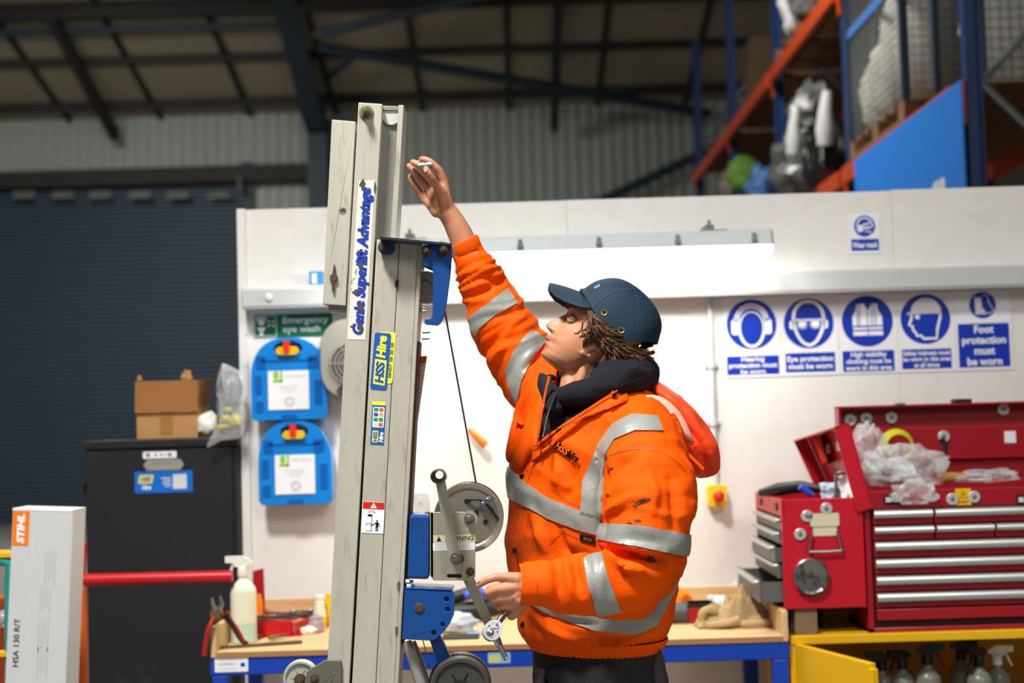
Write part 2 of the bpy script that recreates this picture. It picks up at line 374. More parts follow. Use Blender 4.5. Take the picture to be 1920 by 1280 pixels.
# pallet with mesh cage in the front bay of the lower level
def pallet(name, label, x0, y0, z, L=1.2, D=1.0, group='wooden pallets on the racking'):
    t = thing(name, label, 'pallet', (x0+D/2, y0+L/2, z), group)
    for k in range(3): MB().box2((x0+k*(D-.1)/2, y0, z), (x0+.1+k*(D-.1)/2, y0+L, z+.022)).build('bottom_board', m_wood, t)
    for k in range(3):
        for j in range(3): MB().box2((x0+k*(D-.1)/2, y0+j*(L-.14)/2, z+.022), (x0+.1+k*(D-.1)/2, y0+.14+j*(L-.14)/2, z+.1)).build('block', m_wood, t)
    for k in range(7): MB().box2((x0, y0+k*(L-.1)/6, z+.1), (x0+D, y0+.1+k*(L-.1)/6, z+.122)).build('top_board', m_wood, t)
    return t
ZD = Z1+.086
pallet('wooden_pallet', 'wooden pallet under the wire mesh cage of white sacks', RX-.02, 8.72, ZD, 1.42)
m_wire = pm('wire_grey', '#9aa0a0', .4, metal=.6)
m_strap = pm('strap_blue', '#4a7ac8', .5)
m_sack = pm('white_sack', '#f2f2ea', .7, var=.15, bump=.3, bscale=20)
def cage(label, x0, y0, z, L, D, H, strap=True, dark=False):
    t = thing('mesh_cage', label, 'cage', (x0+D/2, y0+L/2, z), 'mesh cages on the racking')
    mb = MB(); st = .055
    for k in range(int(L/st)+1): mb.box((x0, y0+k*st, z+H/2), (.005, .005, H)); mb.box((x0+D, y0+k*st, z+H/2), (.005, .005, H))
    for k in range(int(H/st)+1):
        for x in (x0, x0+D): mb.box((x, y0+L/2, z+k*st), (.005, L, .005))
        for y in (y0, y0+L): mb.box((x0+D/2, y, z+k*st), (D, .005, .005))
    for k in range(int(D/st)+1):
        for y in (y0, y0+L): mb.box((x0+k*st, y, z+H/2), (.005, .005, H))
    o = mb.build('wire_mesh', m_wire if not dark else pm('wire_dark', '#4b4d4c', .5, metal=.5), t); o['kind'] = 'stuff'
    for x in (x0, x0+D):
        for y in (y0, y0+L): MB().box((x, y, z+H/2), (.05, .05, H)).build('corner_post', pm('cage_post', '#34465a', .5), t)
    if strap: MB().box((x0-.01, y0+L/2, z+H*.56), (.012, L, .06)).build('strap', m_strap, t)
    return t
cage('wire mesh cage with a blue strap standing on the racking', RX+.0, 8.74, ZD+.125, 1.38, .9, 1.35)
for k, (y, h, w) in enumerate(((9.0, 1.25, .3), (9.38, 1.0, .28), (9.7, .8, .25), (9.97, .62, .2))):
    t = MB(); lump(t, (RX+.24, y, ZD+.13+h/2*.86), (.42, w+.02, h), k, .1)
    tag(t.build('sack', m_sack, None, smooth=70), ('tallest white sack in the strapped mesh cage', 'second white sack in the mesh cage, left of the tallest', 'third white sack in the mesh cage, short and pale', 'smallest white sack at the left of the mesh cage')[k], 'sack', 'white sacks in the mesh cage')
cage('dark mesh cage at the near end of the racking, no strap', RX+.15, 7.78, ZD+.02, .8, .8, 1.5, False, True)
t = MB(); lump(t, (RX+.5, 8.4, ZD+.45), (.5, .35, .95), 9, .1)
tag(t.build('sack', m_sack, None, smooth=70), 'pale sack half hidden behind the dark mesh cage', 'sack', 'white sacks in the mesh cage')
# second bay: shiny black bags with two white sacks
m_bin = pm('black_bag_film', '#17181a', .22, var=.3, bump=.8, bscale=14, spec=.8)
m_film = pm('clear_film_grey', '#6d7072', .2, var=.5, scale=12, bump=1, bscale=25, spec=1)
m_whitebag = pm('white_bag', '#dfe2e4', .4, bump=.2, bscale=20)
t = MB(); lump(t, tuple(P(1556, 305, 11.25)), (.42, .5, .62), 21, .25, 3)
tag(t.build('bin_bag', m_bin, None, smooth=50), 'shiny black plastic bag on the racking beside the blue banner', 'bag', 'bags in the second bay')
t = MB(); lump(t, tuple(P(1500, 318, 11.95)), (.45, .55, .55), 22, .3, 3.5)
tag(t.build('bin_bag', m_film, None, smooth=40), 'crumpled clear grey wrap left of the shiny black bag', 'bag', 'bags in the second bay')
t = MB(); lump(t, tuple(P(1522, 215, 12.0)), (.4, .4, .5), 23, .3, 3.5)
tag(t.build('bin_bag', m_film, None, smooth=40), 'dark wrapped bundle above the crumpled clear grey wrap', 'bag', 'bags in the second bay')
for k, (px, py, d, h, w) in enumerate(((1552, 222, 10.85, .2, .07), (1493, 246, 11.45, .17, .06))):
    c = P(px, py, d)+Vector((-.02, 0, 0)); mb = MB()
    mb.tube([c+Vector((.0, .02, -h)), c+Vector((0, .0, -h*.4)), c+Vector((0, -.02, h*.3)), c+Vector((.02, -.03, h))], [w*.9, w*1.1, w*.75, w*.55], 12)
    tag(mb.build('wrapped_roll', m_whitebag, None, smooth=60), ('white wrapped roll standing up against the black bag', 'shorter white roll left of the one against the black bag')[k], 'roll', 'white wrapped rolls')
for k, (px, py, d, s, col, lab) in enumerate(((1396, 330, 15.0, .34, '#6a9a3c', 'small green packet far along the lower rack level'), (1376, 345, 16.2, .3, '#9a8f80', 'small beige packet furthest along the lower rack level'), (1432, 352, 13.6, .3, '#4a78b8', 'small blue packet along the lower rack level'))):
    t = MB(); lump(t, P(px, py, d), (s, s, s*1.2), 30+k, .3, 3)
    tag(t.build('packet', pm('packet_%d' % k, col, .4), None, smooth=50), lab, 'packet')
# upper level
pallet('wooden_pallet', 'wooden pallet on the upper rack level under white film', RX+.0, 10.9, Z2+.086, 2.0)
for k, (y, h, w) in enumerate(((12.35, .9, .34), (11.85, .5, .42), (11.25, .6, .5))):
    t = MB(); lump(t, (RX+.2, y, Z2+.2+h*.43), (.5, w, h), 40+k, .3, 3)
    tag(t.build('film_bundle', (m_whitebag, m_film, pm('green_film', '#3f5a48', .4, var=.4, bump=.5, bscale=12))[k], None, smooth=50), ('tall white film bundle at the far end of the upper pallet', 'grey film bundle in the middle of the upper pallet', 'dark green bundle at the near end of the upper pallet')[k], 'bundle', 'bundles on the upper pallet')
t = MB(); t.box((RX+.3, 14.4, Z2+.086+.3), (.6, .5, .6))
tag(t.build('carton', pm('carton_dark', '#54432f', .8), None, bevel=.01), 'brown carton further along the upper rack level', 'carton')
# ---------------------------------------------------------------- things on the white wall
m_lampbody = pm('lamp_grey', '#c3cbcd', .4, var=.04)
m_steelclip = pm('clip_steel', '#8f9496', .35, metal=.6)
m_glow = pm('tube_glow', '#fffdf4', .4, emit=26, var=0)
LD = WD-.26
L0, L1 = P(650, 468, LD), P(1446, 444, LD); lz = P(1200, 462, LD).z
lamp = thing('strip_light', 'long fluorescent strip light fixed over the bench on the white wall', 'light', ((L0.x+L1.x)/2, LD, lz))
def dprof(w, h, x): return
mb = MB(); ring = lambda x, s=1: [Vector((x, LD+y*s, lz+z)) for y, z in ((-.062, -.014), (-.05, -.004), (.05, -.004), (.066, -.03), (.07, -.03), (.062, 0), (.05, .03), (.035, .044), (-.035, .044), (-.05, .03))]
mb.loft([ring(L0.x), ring(L1.x-.01), ring(L1.x, .8)]); mb.build('housing', m_lampbody, lamp)
mb = MB(); ring = lambda x, s=1: [Vector((x, LD+y*s, lz+z*s)) for y, z in ((-.05, -.002), (-.047, -.025), (-.032, -.042), (0, -.047), (.032, -.042), (.047, -.025), (.05, -.002))]
mb.loft([ring(L0.x+.01, .8), ring(L0.x+.02), ring(L1.x-.02), ring(L1.x-.002, .75)]); mb.build('diffuser', m_glow, lamp)
for px in (679, 827, 975, 1123, 1271, 1415):
    p = P(px, 455, LD-.06); MB().box((p.x, LD-.056, lz+.012), (.014, .012, .036)).box((p.x, LD-.062, lz+.006), (.02, .008, .012)).build('clip', m_steelclip, lamp)
for px in (768, 1330):
    p = P(px, 432, LD)
    MB().box2((p.x-.035, LD-.02, lz+.044), (p.x+.06, LD+.02, lz+.05)).box2((p.x-.015, LD-.015, lz+.05), (p.x+.015, WD, lz+.068)).tube([(p.x, LD, lz+.06), (p.x, LD, lz+.085)], .005, 8).build('bracket', pm('bracket_grey', '#7d807c', .4, metal=.5), lamp)
# ---- signs
m_sign = pm('sign_white', '#eef1f5', .35, var=.02); m_sblue = pm('sign_blue', '#0a36b0', .35, var=.04); m_prt = pm('print_white', '#f2f5fa', .4, var=.02)
def stroke(mb, pts, w, lift, closed=False):
    pts = [Vector((p[0], p[1], 0)) for p in pts]; n = len(pts); L = []; R = []
    for i, p in enumerate(pts):
        a = pts[(i-1) % n] if (i or closed) else p; b = pts[(i+1) % n] if (i < n-1 or closed) else p
        t = (b-a).normalized(); q = Vector((-t.y, t.x, 0))*w/2
        L.append(p+q); R.append(p-q)
    vs = [(v.x, v.y, lift) for v in L+R]
    mb.add(vs, [(n+i, n+(i+1) % n, (i+1) % n, i) for i in range(n if closed else n-1)])
def fill(mb, poly, lift): mb.prism(poly, lift-.0003, lift)
def ell(rx, ry, cx=0, cy=0, n=28, a0=0, a1=2*pi): return [(cx+rx*cos(a0+(a1-a0)*i/n), cy+ry*sin(a0+(a1-a0)*i/n)) for i in range(n if a1-a0 > 6.2 else n+1)]
def pictogram(kind, M, R, parent):
    S = Matrix.Diagonal((R, R, 1, 1)); W = MB(M @ S); B = MB(M @ S); l1, l2 = .0019, .0023
    if kind == 'ears':
        stroke(W, ell(.6, .62, 0, .12, 24, 0, pi), .2, l1); stroke(B, ell(.6, .62, 0, .12, 24, 0.1, pi-.1), .03, l2)
        for s in (-1, 1): fill(W, rrect(.3, .62, .12, s*.66, -.1), l1)
        stroke(W, ell(.5, .78, 0, -.1, 24, pi*1.0, 2*pi), .12, l1); stroke(W, ell(.47, .6, 0, -.1, 20, 0, pi), .06, l1)
    elif kind == 'eyes':
        stroke(W, spline([(-.6, .05), (-.55, .5), (-.3, .8), (0, .87), (.3, .8), (.55, .5), (.6, .05), (.5, -.35), (.3, -.7), (.08, -.85), (-.08, -.85), (-.3, -.7), (-.5, -.35), (-.6, .05)], 4), .13, l1)
        for s in (-1, 1): fill(W, rrect(.18, .34, .08, s*.68, -.05), l1); fill(W, rrect(.42, .38, .16, s*.26, -.03), l1+.0002); stroke(B, rrect(.36, .3, .13, s*.26, -.03), .035, l2, True)
        stroke(W, [(-.6, .14), (.6, .14)], .07, l1)
    elif kind == 'vest':
        fill(W, [(-.56, -.56), (.6, -.56), (.58, .2), (.42, .45), (.4, .68), (.2, .7), (.03, .4), (-.12, .7), (-.42, .66), (-.44, .42), (-.58, .2)], l1)
        for x in (-.28, .3): stroke(B, [(x, .68), (x-.03 if x < 0 else x+.03, -.2)], .035, l2); stroke(B, [(x-.1, .66), (x-.12, -.2)], .035, l2)
        for y in (-.2, -.36): stroke(B, [(-.56, y), (.6, y)], .06, l2)
        stroke(B, [(.02, .4), (.02, -.56)], .03, l2)
    elif kind == 'helmet':
        fill(W, [(-.75, .2), (-.72, .27), (-.6, .3)]+ell(.6, .56, .03, .3, 18, pi, 0 if False else 0.001)[0:0]+[(.03+.6*cos(t), .3+.56*sin(t)) for t in np.linspace(pi, 0, 16)]+[(.66, .22)], l1)
        stroke(W, [(-.54, .2), (-.58, -.02), (-.66, -.22), (-.52, -.28), (-.52, -.42), (-.42, -.52), (-.36, -.66), (-.18, -.66), (-.12, -.78), (.42, -.78), (.46, -.4), (.6, .1), (.58, .2)], .1, l1)
        fill(W, circ(.1, -.32, .1, 12), l1)
    elif kind == 'boot':
        fill(W, [(-.55, -.6), (.15, -.6), (.18, -.4), (-.05, -.2), (-.1, .6), (-.6, .6)], l1)
        stroke(W, [(.0, .75), (.42, .7), (.46, .2), (.7, -.2), (.85, -.4), (.55, -.6), (.15, -.6)], .07, l1)
        stroke(W, [(-.6, -.66), (.2, -.66)], .06, l1)
    elif kind == 'mask':
        stroke(W, ell(.72, .72, 0, .05, 20, -.2, pi+.3), .14, l1); fill(W, circ(.34, -.42, -.2, 16), l1)
        fill(W, [(-.2, .0), (.75, .3), (.75, .42), (-.15, .2)], l1); fill(W, [(-.2, -.1), (.6, -.05), (.6, -.2), (-.1, -.3)], l1); stroke(W, [(.0, -.5), (.55, -.5), (.5, -.8)], .1, l1)
    W.build('symbol', m_prt, parent)
    if B.v: B.build('symbol_detail', m_sblue, parent)
def sign(label, x0, y0, x1, y1, cx, cy, R, cap, txt, kind, lines):
    cxm = (x0+x1)/2; sc = mpp(WD); yo = WD-.002
    o = P(cxm, (y0+y1)/2, yo); M = frame(o)
    t = thing('safety_sign', label, 'sign', P(cxm, y1, yo), 'blue safety signs on the white wall')
    h = (y1-y0)*sc; wd = (x1-x0)*sc
    MB(M).prism(rect(wd-.001, h), -.001, .001).build('sign_plate', m_sign, t)
    pc = P(cx, cy, yo)-o; Mc = frame(o+Vector((pc.x, 0, pc.z)))
    MB(Mc).prism(circ(R*sc, n=40), .001, .0015).build('symbol_disc', m_sblue, t)
    pictogram(kind, Mc, R*sc, t)
    q = P((cap[0]+cap[2])/2, (cap[1]+cap[3])/2, yo)-o; Mq = frame(o+Vector((q.x, 0, q.z)))
    MB(Mq).prism(rect((cap[2]-cap[0])*sc, (cap[3]-cap[1])*sc), .001, .0015).build('caption_panel', m_sblue, t)
    lettering(txt, Mq, m_prt, t, w=(cap[2]-cap[0])*sc*lines[0], h=(cap[3]-cap[1])*sc*lines[1], lift=.002, bold=.03, leading=1.0)
sign('hearing protection sign with white ear muffs on blue disc', 1357, 556.5, 1463, 707, 1409, 608, 47, (1363, 667, 1461, 702), 'Hearing\nprotection must\nbe worn', 'ears', (.92, .92))
sign('eye protection sign with white goggled face on blue disc', 1463, 553, 1572, 703.5, 1516, 606, 47, (1473, 661, 1566, 697), 'Eye protection\nmust be worn', 'eyes', (.93, .68))
sign('high visibility clothing sign with white vest on blue disc', 1572, 550, 1683, 700, 1626, 602, 48, (1580, 657, 1677, 696), 'High visibility\nclothing must be\nworn in this area', 'vest', (.9, .88))
sign('safety helmet sign with white hard hat head on blue disc', 1683, 547, 1790, 697, 1735, 598, 47, (1691, 654, 1784, 691), 'Safety helmets must\nbe worn in this area\nat all times', 'helmet', (.96, .84))
sign('foot protection sign with small boot disc above four lines of words', 1790, 544, 1897, 694, 1842, 572, 25, (1797, 606, 1893, 688), 'Foot\nprotection\nmust\nbe worn', 'boot', (.86, .92))
sign('small face mask sign high on the wall, above the others', 1592, 399, 1651, 476, 1621, 424, 20, (1596, 448, 1648, 470), 'Wear mask', 'mask', (.92, .5))
# eye wash sign
m_green = pm('sign_green', '#0d6b3c', .4); sc = mpp(WD)
o = P(550, 610, WD-.002); t = thing('eye_wash_sign', 'green emergency eye wash sign above the two blue cases', 'sign', P(550, 632, WD-.002))
M = frame(o); MB(M).prism(rect(147*sc, 43*sc), -.001, .0012).build('sign_plate', m_green, t)
lettering('Emergency\neye wash', frame(o+Vector((23*sc, 0, 0))), m_prt, t, w=86*sc, h=33*sc, lift=.0016, bold=.015, leading=1.0, align='LEFT')
W = MB(frame(o+Vector((-52*sc, 0, 0))) @ Matrix.Diagonal((sc, sc, 1, 1)))
stroke(W, rect(40, 38), 1.6, .0018, True); fill(W, circ(6, -8, 8, 16), .0018); stroke(W, [(-16, 10), (-16, 16), (0, 16), (0, 10)], 3, .0018); fill(W, [(-16, -2), (0, -2), (-4, -10), (-12, -10)], .0018); fill(W, [(-10, -10), (-6, -10), (-4, -17), (-12, -17)], .0018)
for a in range(4): stroke(W, [(10+3*cos(a*pi/2+.8), 5+3*sin(a*pi/2+.8)), (10+8*cos(a*pi/2+.8), 5+8*sin(a*pi/2+.8))], 2.2, .0018)
W.build('symbol', m_prt, t)
# ---- blue cases
m_case = pm('translucent_blue', '#0f86e0', .25, var=.12, scale=9, spec=.6, coat=.3); m_cased = pm('case_blue_deep', '#0a5fb4', .3, var=.2, scale=14)
m_yel = pm('clip_yellow', '#f0b90d', .4); m_red = pm('red_plastic', '#d8301c', .4); m_lime = pm('lime_print', '#8cc63c', .5); m_gprint = pm('grey_print', '#b4b8ba', .5)
def case(label, x0, y0, x1, y1, kit):
    s = mpp(WD-.1); o = P((x0+x1)/2, (y0+y1)/2, WD-.1); w, h = (x1-x0)*s, (y1-y0)*s
    t = thing('first_aid_case', label, 'case', (o.x, WD-.06, o.z-h/2), 'blue cases on the wall'); M = frame(o)
    def arch(w, h, dy=0):
        r = w*.49; pts = [(-w/2+.012, -h/2), (w/2-.012, -h/2), (w/2, -h/2+.014)]
        for i in range(17):
            a = pi*i/16; pts.append((w/2*math.copysign(abs(cos(a))**.8, cos(a)), h/2-h*.53+h*.53*sin(a)**.85))
        pts.append((-w/2, -h/2+.014)); return pts
    hole = [(p[0], p[1]+h*.37) for p in ell(w*.19, h*.085, n=20)]
    MB(M).prism(arch(w, h), -.045, 0, holes=[hole]).build('lid', m_case, t, bevel=.008, seg=3)
    MB(M).prism(arch(w*.97, h*.97), -.098, -.046, holes=[hole]).build('shell', m_case, t, bevel=.006)
    for cx, cy, ww, hh in ((-w*.36, h*.2, w*.12, h*.16), (w*.33, h*.2, w*.14, h*.16), (-w*.4, -.02, w*.09, h*.22), (w*.39, -.05, w*.1, h*.3), (-w*.39, -h*.33, w*.1, h*.14)): MB(M).prism(rrect(ww, hh, .004, cx, cy), 0, .003).build('moulded_panel', m_cased, t, bevel=.002)
    MB(M).prism(rrect(w*.72, .006, .002, 0, h*.22), 0, .003).build('moulded_rib', m_cased, t)
    MB(M).prism(rrect(.2*w, .02, .004, 0, -h*.47), 0, .004).build('moulded_foot', m_cased, t)
    MB(M).prism(rrect(w*.3, h*.1, h*.049, 0, h*.335), 0, .018).build('clip', m_yel, t, bevel=.005, seg=3)
    MB(M).prism(rrect(w*.085, h*.14, .003, -.002, h*.385), .004, .024).build('clip_tab', m_red, t, bevel=.003)
    Ml = frame(o+Vector((.0, 0, -h*.14))); lw, lh = w*.54, h*.47
    lb = MB(Ml).prism(rrect(lw, lh, .003), .0035, .0045).build('label', m_sign, t)
    S = Ml @ Matrix.Diagonal((lw, lh, 1, 1))
    mb = MB(S); fill(mb, rrect(.13, .2, .05, -.3, .39), .0052); fill(mb, rect(.05, .3, -.17, .35), .0052); fill(mb, rect(.22, .07, -.27, .24), .0052); mb.build('print_mark', m_lime, lb)
    mb = MB(S); stroke(mb, ell(.12, .12, .02, -.3, 20), .02, .0052, True); stroke(mb, ell(.07, .07, .02, -.3, 16), .02, .0052, True)
    for q in range(3): stroke(mb, [(-.25+.06*q, .1-.07*q), (.25-.05*q, .1-.07*q)], .012, .0052)
    mb.build('print_line', m_gprint, lb)
    lettering(kit, frame(o+Vector((lw*.18, 0, -h*.14+lh*.36))), m_gprint, lb, w=lw*.5, lift=.0053)
    MB(M).box2((-w*.35, -h/2-.004, -.098), (w*.35, -h/2, -.05)).build('wall_bracket', m_cased, t)
case('upper blue eye wash case with yellow clip on the wall', 470, 632, 612, 787, 'EYE CARE KIT')
case('lower blue first aid case with yellow clip on the wall', 484, 789, 622, 945, 'FIRST AID KIT')
# fan heater behind the mast
m_fan = pm('fan_grey', '#86837c', .45, var=.06); m_fand = pm('fan_dark', '#3a3936', .5)
o = P(658, 672, WD-.12); t = thing('fan_heater', 'grey round fan heater on the wall beside the blue cases', 'fan heater', P(658, 740, WD-.06)); M = frame(o, (.97, .18, 0), (0, .1, 1))
MB(M).prism(rrect(.215, .29, .1), -.08, 0).build('body', m_fan, t, bevel=.018, seg=3)
MB(M).prism(circ(.075, .0, -.02, 28), 0, .002).build('fan_recess', m_fand, t)
mb = MB(M)
for k in range(5):
    r = .018+.014*k; mb.tube([(r*cos(a), -.02+r*sin(a), .005) for a in np.linspace(0, 2*pi, 25)], .0028, 6)
for a in range(6): mb.tube([(0, -.02, .007), (.076*cos(a*pi/3), -.02+.076*sin(a*pi/3), .007)], .0025, 5)
mb.build('grille', m_fan, t)
mb = MB(M)
for r in (.018, .03): mb.tube([(r*cos(a)-.02, -.115+r*.6*sin(a), .004) for a in np.linspace(0, 2*pi, 19)], .004, 6)
mb.build('dial', m_fand, t)
MB().box2((o.x-.04, WD-.06, o.z-.05), (o.x+.04, WD, o.z+.05)).build('wall_mount', m_fand, t)
# little blue and white packet on the trunking
o = P(594, 523, WD-.06)
t = thing('small_packet', 'small blue and white packet standing on the white trunking', 'packet', P(594, 535, WD-.06))
MB().box(o, (.05, .04, .055)).build('packet_body', pm('packet_blue', '#2f8fd6', .5), t, bevel=.004)
MB().box(o+Vector((-.006, -.021, 0)), (.018, .003, .036)).build('packet_label', m_sign, t)
# emergency stop
o = P(1344, 929, WD-.03); s = mpp(WD)
t = thing('stop_button', 'yellow emergency stop box with red button on the wall', 'stop button', P(1344, 948, WD-.02))
MB(frame(o)).prism(rrect(34*s, 38*s, .006), -.03, .02).build('box', pm('stop_yellow', '#f3c80c', .4), t, bevel=.003)
MB(frame(o)).lathe([(.017, .02), (.017, .028), (.012, .03), (.012, .038)], 24).build('collar', m_sign, t, smooth=40)
MB(frame(o)).lathe([(.011, .036), (.02, .04), (.021, .05), (.017, .056), (.006, .059)], 24).build('push_button', m_red, t, smooth=50)
MB(frame(o+Vector((0, 0, -.045)))).box((0, 0, -.006), (.02, .012, .02)).build('cable_gland', m_sign, t)
# conduit from the trunking to the stop button, with a saddle
t = thing('conduit', 'thin white vertical conduit down to the yellow stop box', 'conduit', P(1340, 900, WD-.015))
top, bot = P(1330, 560, WD-.015), P(1344, 909, WD-.015)
MB().tube([(top.x, WD-.012, top.z), (top.x, WD-.012, bot.z)], .011, 12).build('pipe', m_trunk, t, smooth=60)
for py in (684, 792): q = P(1340, py, WD-.012); MB().box((top.x, WD-.006, q.z), (.05, .012, .012)).tube([(top.x, WD-.012, q.z-.012), (top.x, WD-.012, q.z+.012)], .015, 12).build('saddle', m_trunk, t)
t = thing('wall_socket', 'white surface socket low on the wall right of the mast', 'socket', P(782, 962, WD-.02))
MB(frame(P(782, 943, WD-.03))).prism(rrect(.075, .075, .008), -.03, 0).build('socket_box', m_trunk, t, bevel=.002)
MB(frame(P(782, 943, WD-.03))).prism(rrect(.012, .02, .002, .015, .012), 0, .004).build('rocker', pm('socket_grey', '#cfd2d2', .4), t)
# orange handled pull cord hanging on the wall
t = thing('pull_cord', 'orange handle hanging on a thin white cord against the wall', 'pull cord', P(895, 830, WD-.03))
c = spline([tuple(P(a, b, WD-.03)) for a, b in ((826, 575), (828, 640), (838, 710), (852, 770), (877, 803))], 6)
MB().tube([tuple(p) for p in c], .0025, 6).build('cord', m_sign, t)
a, b = P(878, 803, WD-.03), P(911, 835, WD-.045)
MB().tube([a, a.lerp(b, .15), a.lerp(b, .5), a.lerp(b, .9), b], [.006, .012, .013, .016, .012], 12).build('grip', pm('handle_orange', '#f07a12', .4), t, smooth=60)
# ---------------------------------------------------------------- workbench
m_bblue = pm('bench_blue', '#0b3fb0', .4, var=.08, scale=3); m_ply = pm('plywood_top', '#dcba88', .6, var=.18, scale=5, stretch=(1, 6, 6), dirt='#8f6f48', dirt_amt=.4, dscale=4)
m_plye = pm('plywood_edge', '#a87e55', .7, var=.25, scale=8, stretch=(1, 1, 14))
BD = 4.58; BB = 5.232; sb = mpp(BD)
e0, e1 = P(840, 1208, BD), P(1470, 1197, BD); zt = e0.z-.003; xl = P(393, 1230, BD).x; xr = P(1480, 1200, BD).x
bench = thing('workbench', 'blue steel workbench with plywood top along the white wall', 'workbench', ((xl+xr)/2, (BD+BB)/2, 0))
MB().box2((xl+.012, BD, zt-.018), (xr-.006, BB, zt)).build('bench_top', m_ply, bench, bevel=.002)
MB().box2((xl+.02, BD-.003, zt-.018), (xr-.016, BD, zt-.0015)).build('top_edging', m_plye, bench)
MB().box2((xl+.012, BB-.018, zt), (xr-.01, BB, zt+.085)).build('back_board', m_ply, bench, bevel=.003)
for a, b in ((xl+.004, xl+.022), (xr-.02, xr-.002)):
    MB().hexa([(a, BD-.004, zt-.018), (b, BD-.004, zt-.018), (b, BB, zt-.018), (a, BB, zt-.018), (a, BD-.004, zt+.078), (b, BD-.004, zt+.078), (b, BB, zt+.078), (a, BB, zt+.078)]).build('end_board', m_ply, bench, bevel=.004)
zr = zt-.019; rh = .054
MB().box2((xl, BD+.002, zr-rh), (xr, BD+.045, zr)).build('front_rail', m_bblue, bench, bevel=.004)
MB().box2((xl+.05, BB-.05, zr-rh), (xr-.05, BB-.01, zr)).build('back_rail', m_bblue, bench, bevel=.004)
for x in (xl+.022, xr-.022): MB().box2((x-.02, BD+.045, zr-rh), (x+.02, BB-.05, zr)).build('side_rail', m_bblue, bench, bevel=.004)
for x0 in (xl+.006, xr-.054):
    MB().box2((x0, BD+.004, 0), (x0+.05, BD+.054, zr-rh)).build('leg', m_bblue, bench, bevel=.004)
    MB().box2((x0, BB-.06, 0), (x0+.05, BB-.01, zr-rh)).build('leg', m_bblue, bench, bevel=.004)
MB().box2((xl+.05, BD+.1, .16), (xr-.05, BB-.06, .19)).build('lower_shelf', m_ply, bench)
def flat_label(px0, py0, px1, py1, d, parent, name, mat, r=.004, lift=.001):
    o = P((px0+px1)/2, (py0+py1)/2, d); s = mpp(d); M = frame(o); w, h = (px1-px0)*s, (py1-py0)*s
    MB(M).prism(rrect(w, h, min(r, h*.3)), 0, lift).build(name, mat, parent); return M, w, h
M, w, h = flat_label(403, 1231, 465, 1259, BD+.0015, bench, 'maker_label', m_sign)
mb = MB(M)
for k in range(11): stroke(mb, [(-w*.4+w*.048*k, h*.02), (-w*.4+w*.048*k+w*.034, h*.02)], .0045+.0015*(k % 3), .0015)
mb.build('faded_print', m_gprint, bench)
mb = MB(M); stroke(mb, [(-w*.42, h*.3), (w*.35, h*.3)], .001, .0015); stroke(mb, [(-w*.42, -h*.3), (w*.2, -h*.3)], .001, .0015); mb.build('print_line', m_gprint, bench)
MB(M).prism(rect(.014, .012, w*.34, -.002), .001, .0014).build('print_block', m_sblue, bench)
M, w, h = flat_label(915, 1223, 957, 1243, BD+.0015, bench, 'worn_sticker', pm('sticker_pale', '#8fb4dc', .5))
MB(M).prism(rrect(w*.5, h*.7, .004, -w*.22, -h*.05), .001, .0015).build('print_block', pm('sticker_yellow', '#d2cf7e', .5, var=.3), bench)
def onbench(px, py_base):   # point on the bench top seen at this pixel
    v = P(px, py_base, BD); r = (v-CAM); t = (zt-CH)/r.z; return CAM+r*t
# spray bottle
m_nat = pm('natural_plastic', '#e4e6cc', .35, var=.05, sss=.0, spec=.5); m_trig = pm('trigger_cream', '#eeeee0', .35); m_liq = pm('liquid_tint', '#c2d8c8', .3)
def spray_bottle(label, base, H, body, head, lid=None, group=None, liquid=True, rz=0):
    t = thing('spray_bottle', label, 'spray bottle', base, group); k = H/.27
    Mz = Matrix.Translation(base) @ Matrix.Rotation(rz, 4, 'Z') @ Matrix.Scale(k, 4)
    MB(Mz).lathe([(.036, 0), (.0405, .004), (.041, .06), (.041, .155), (.038, .172), (.028, .186), (.017, .195), (.0145, .2), (.0145, .212)], 28).build('bottle', body, t, smooth=40)
    if liquid: MB(Mz).lathe([(.0412, .002), (.0414, .062)], 28, cap=False).build('liquid', m_liq, t, smooth=40)
    MB(Mz).lathe([(.0165, .207), (.0175, .21), (.0165, .236), (.014, .24)], 20).build('collar', head, t, smooth=40)
    mb = MB(Mz); pr = [(-.055, .272), (-.054, .252), (-.03, .25), (-.022, .238), (.014, .236), (.018, .246), (.032, .243), (.031, .252), (.02, .262), (.006, .27), (-.01, .272)]
    mb.prism(pr, -.011, .011, frame((0, 0, 0), (1, 0, 0), (0, 0, 1))); mb.build('spray_head', head, t, bevel=.003*k)
    mb = MB(Mz); mb.prism([(-.033, .25), (-.026, .25), (-.034, .225), (-.046, .203), (-.05, .205), (-.041, .228)], -.007, .007, frame((0, 0, 0), (1, 0, 0), (0, 0, 1))); mb.build('trigger', head, t, bevel=.0015*k)
    return t
spray_bottle('white spray bottle of pale liquid at the left end of the bench', onbench(458, 1203), .277, m_nat, m_trig)
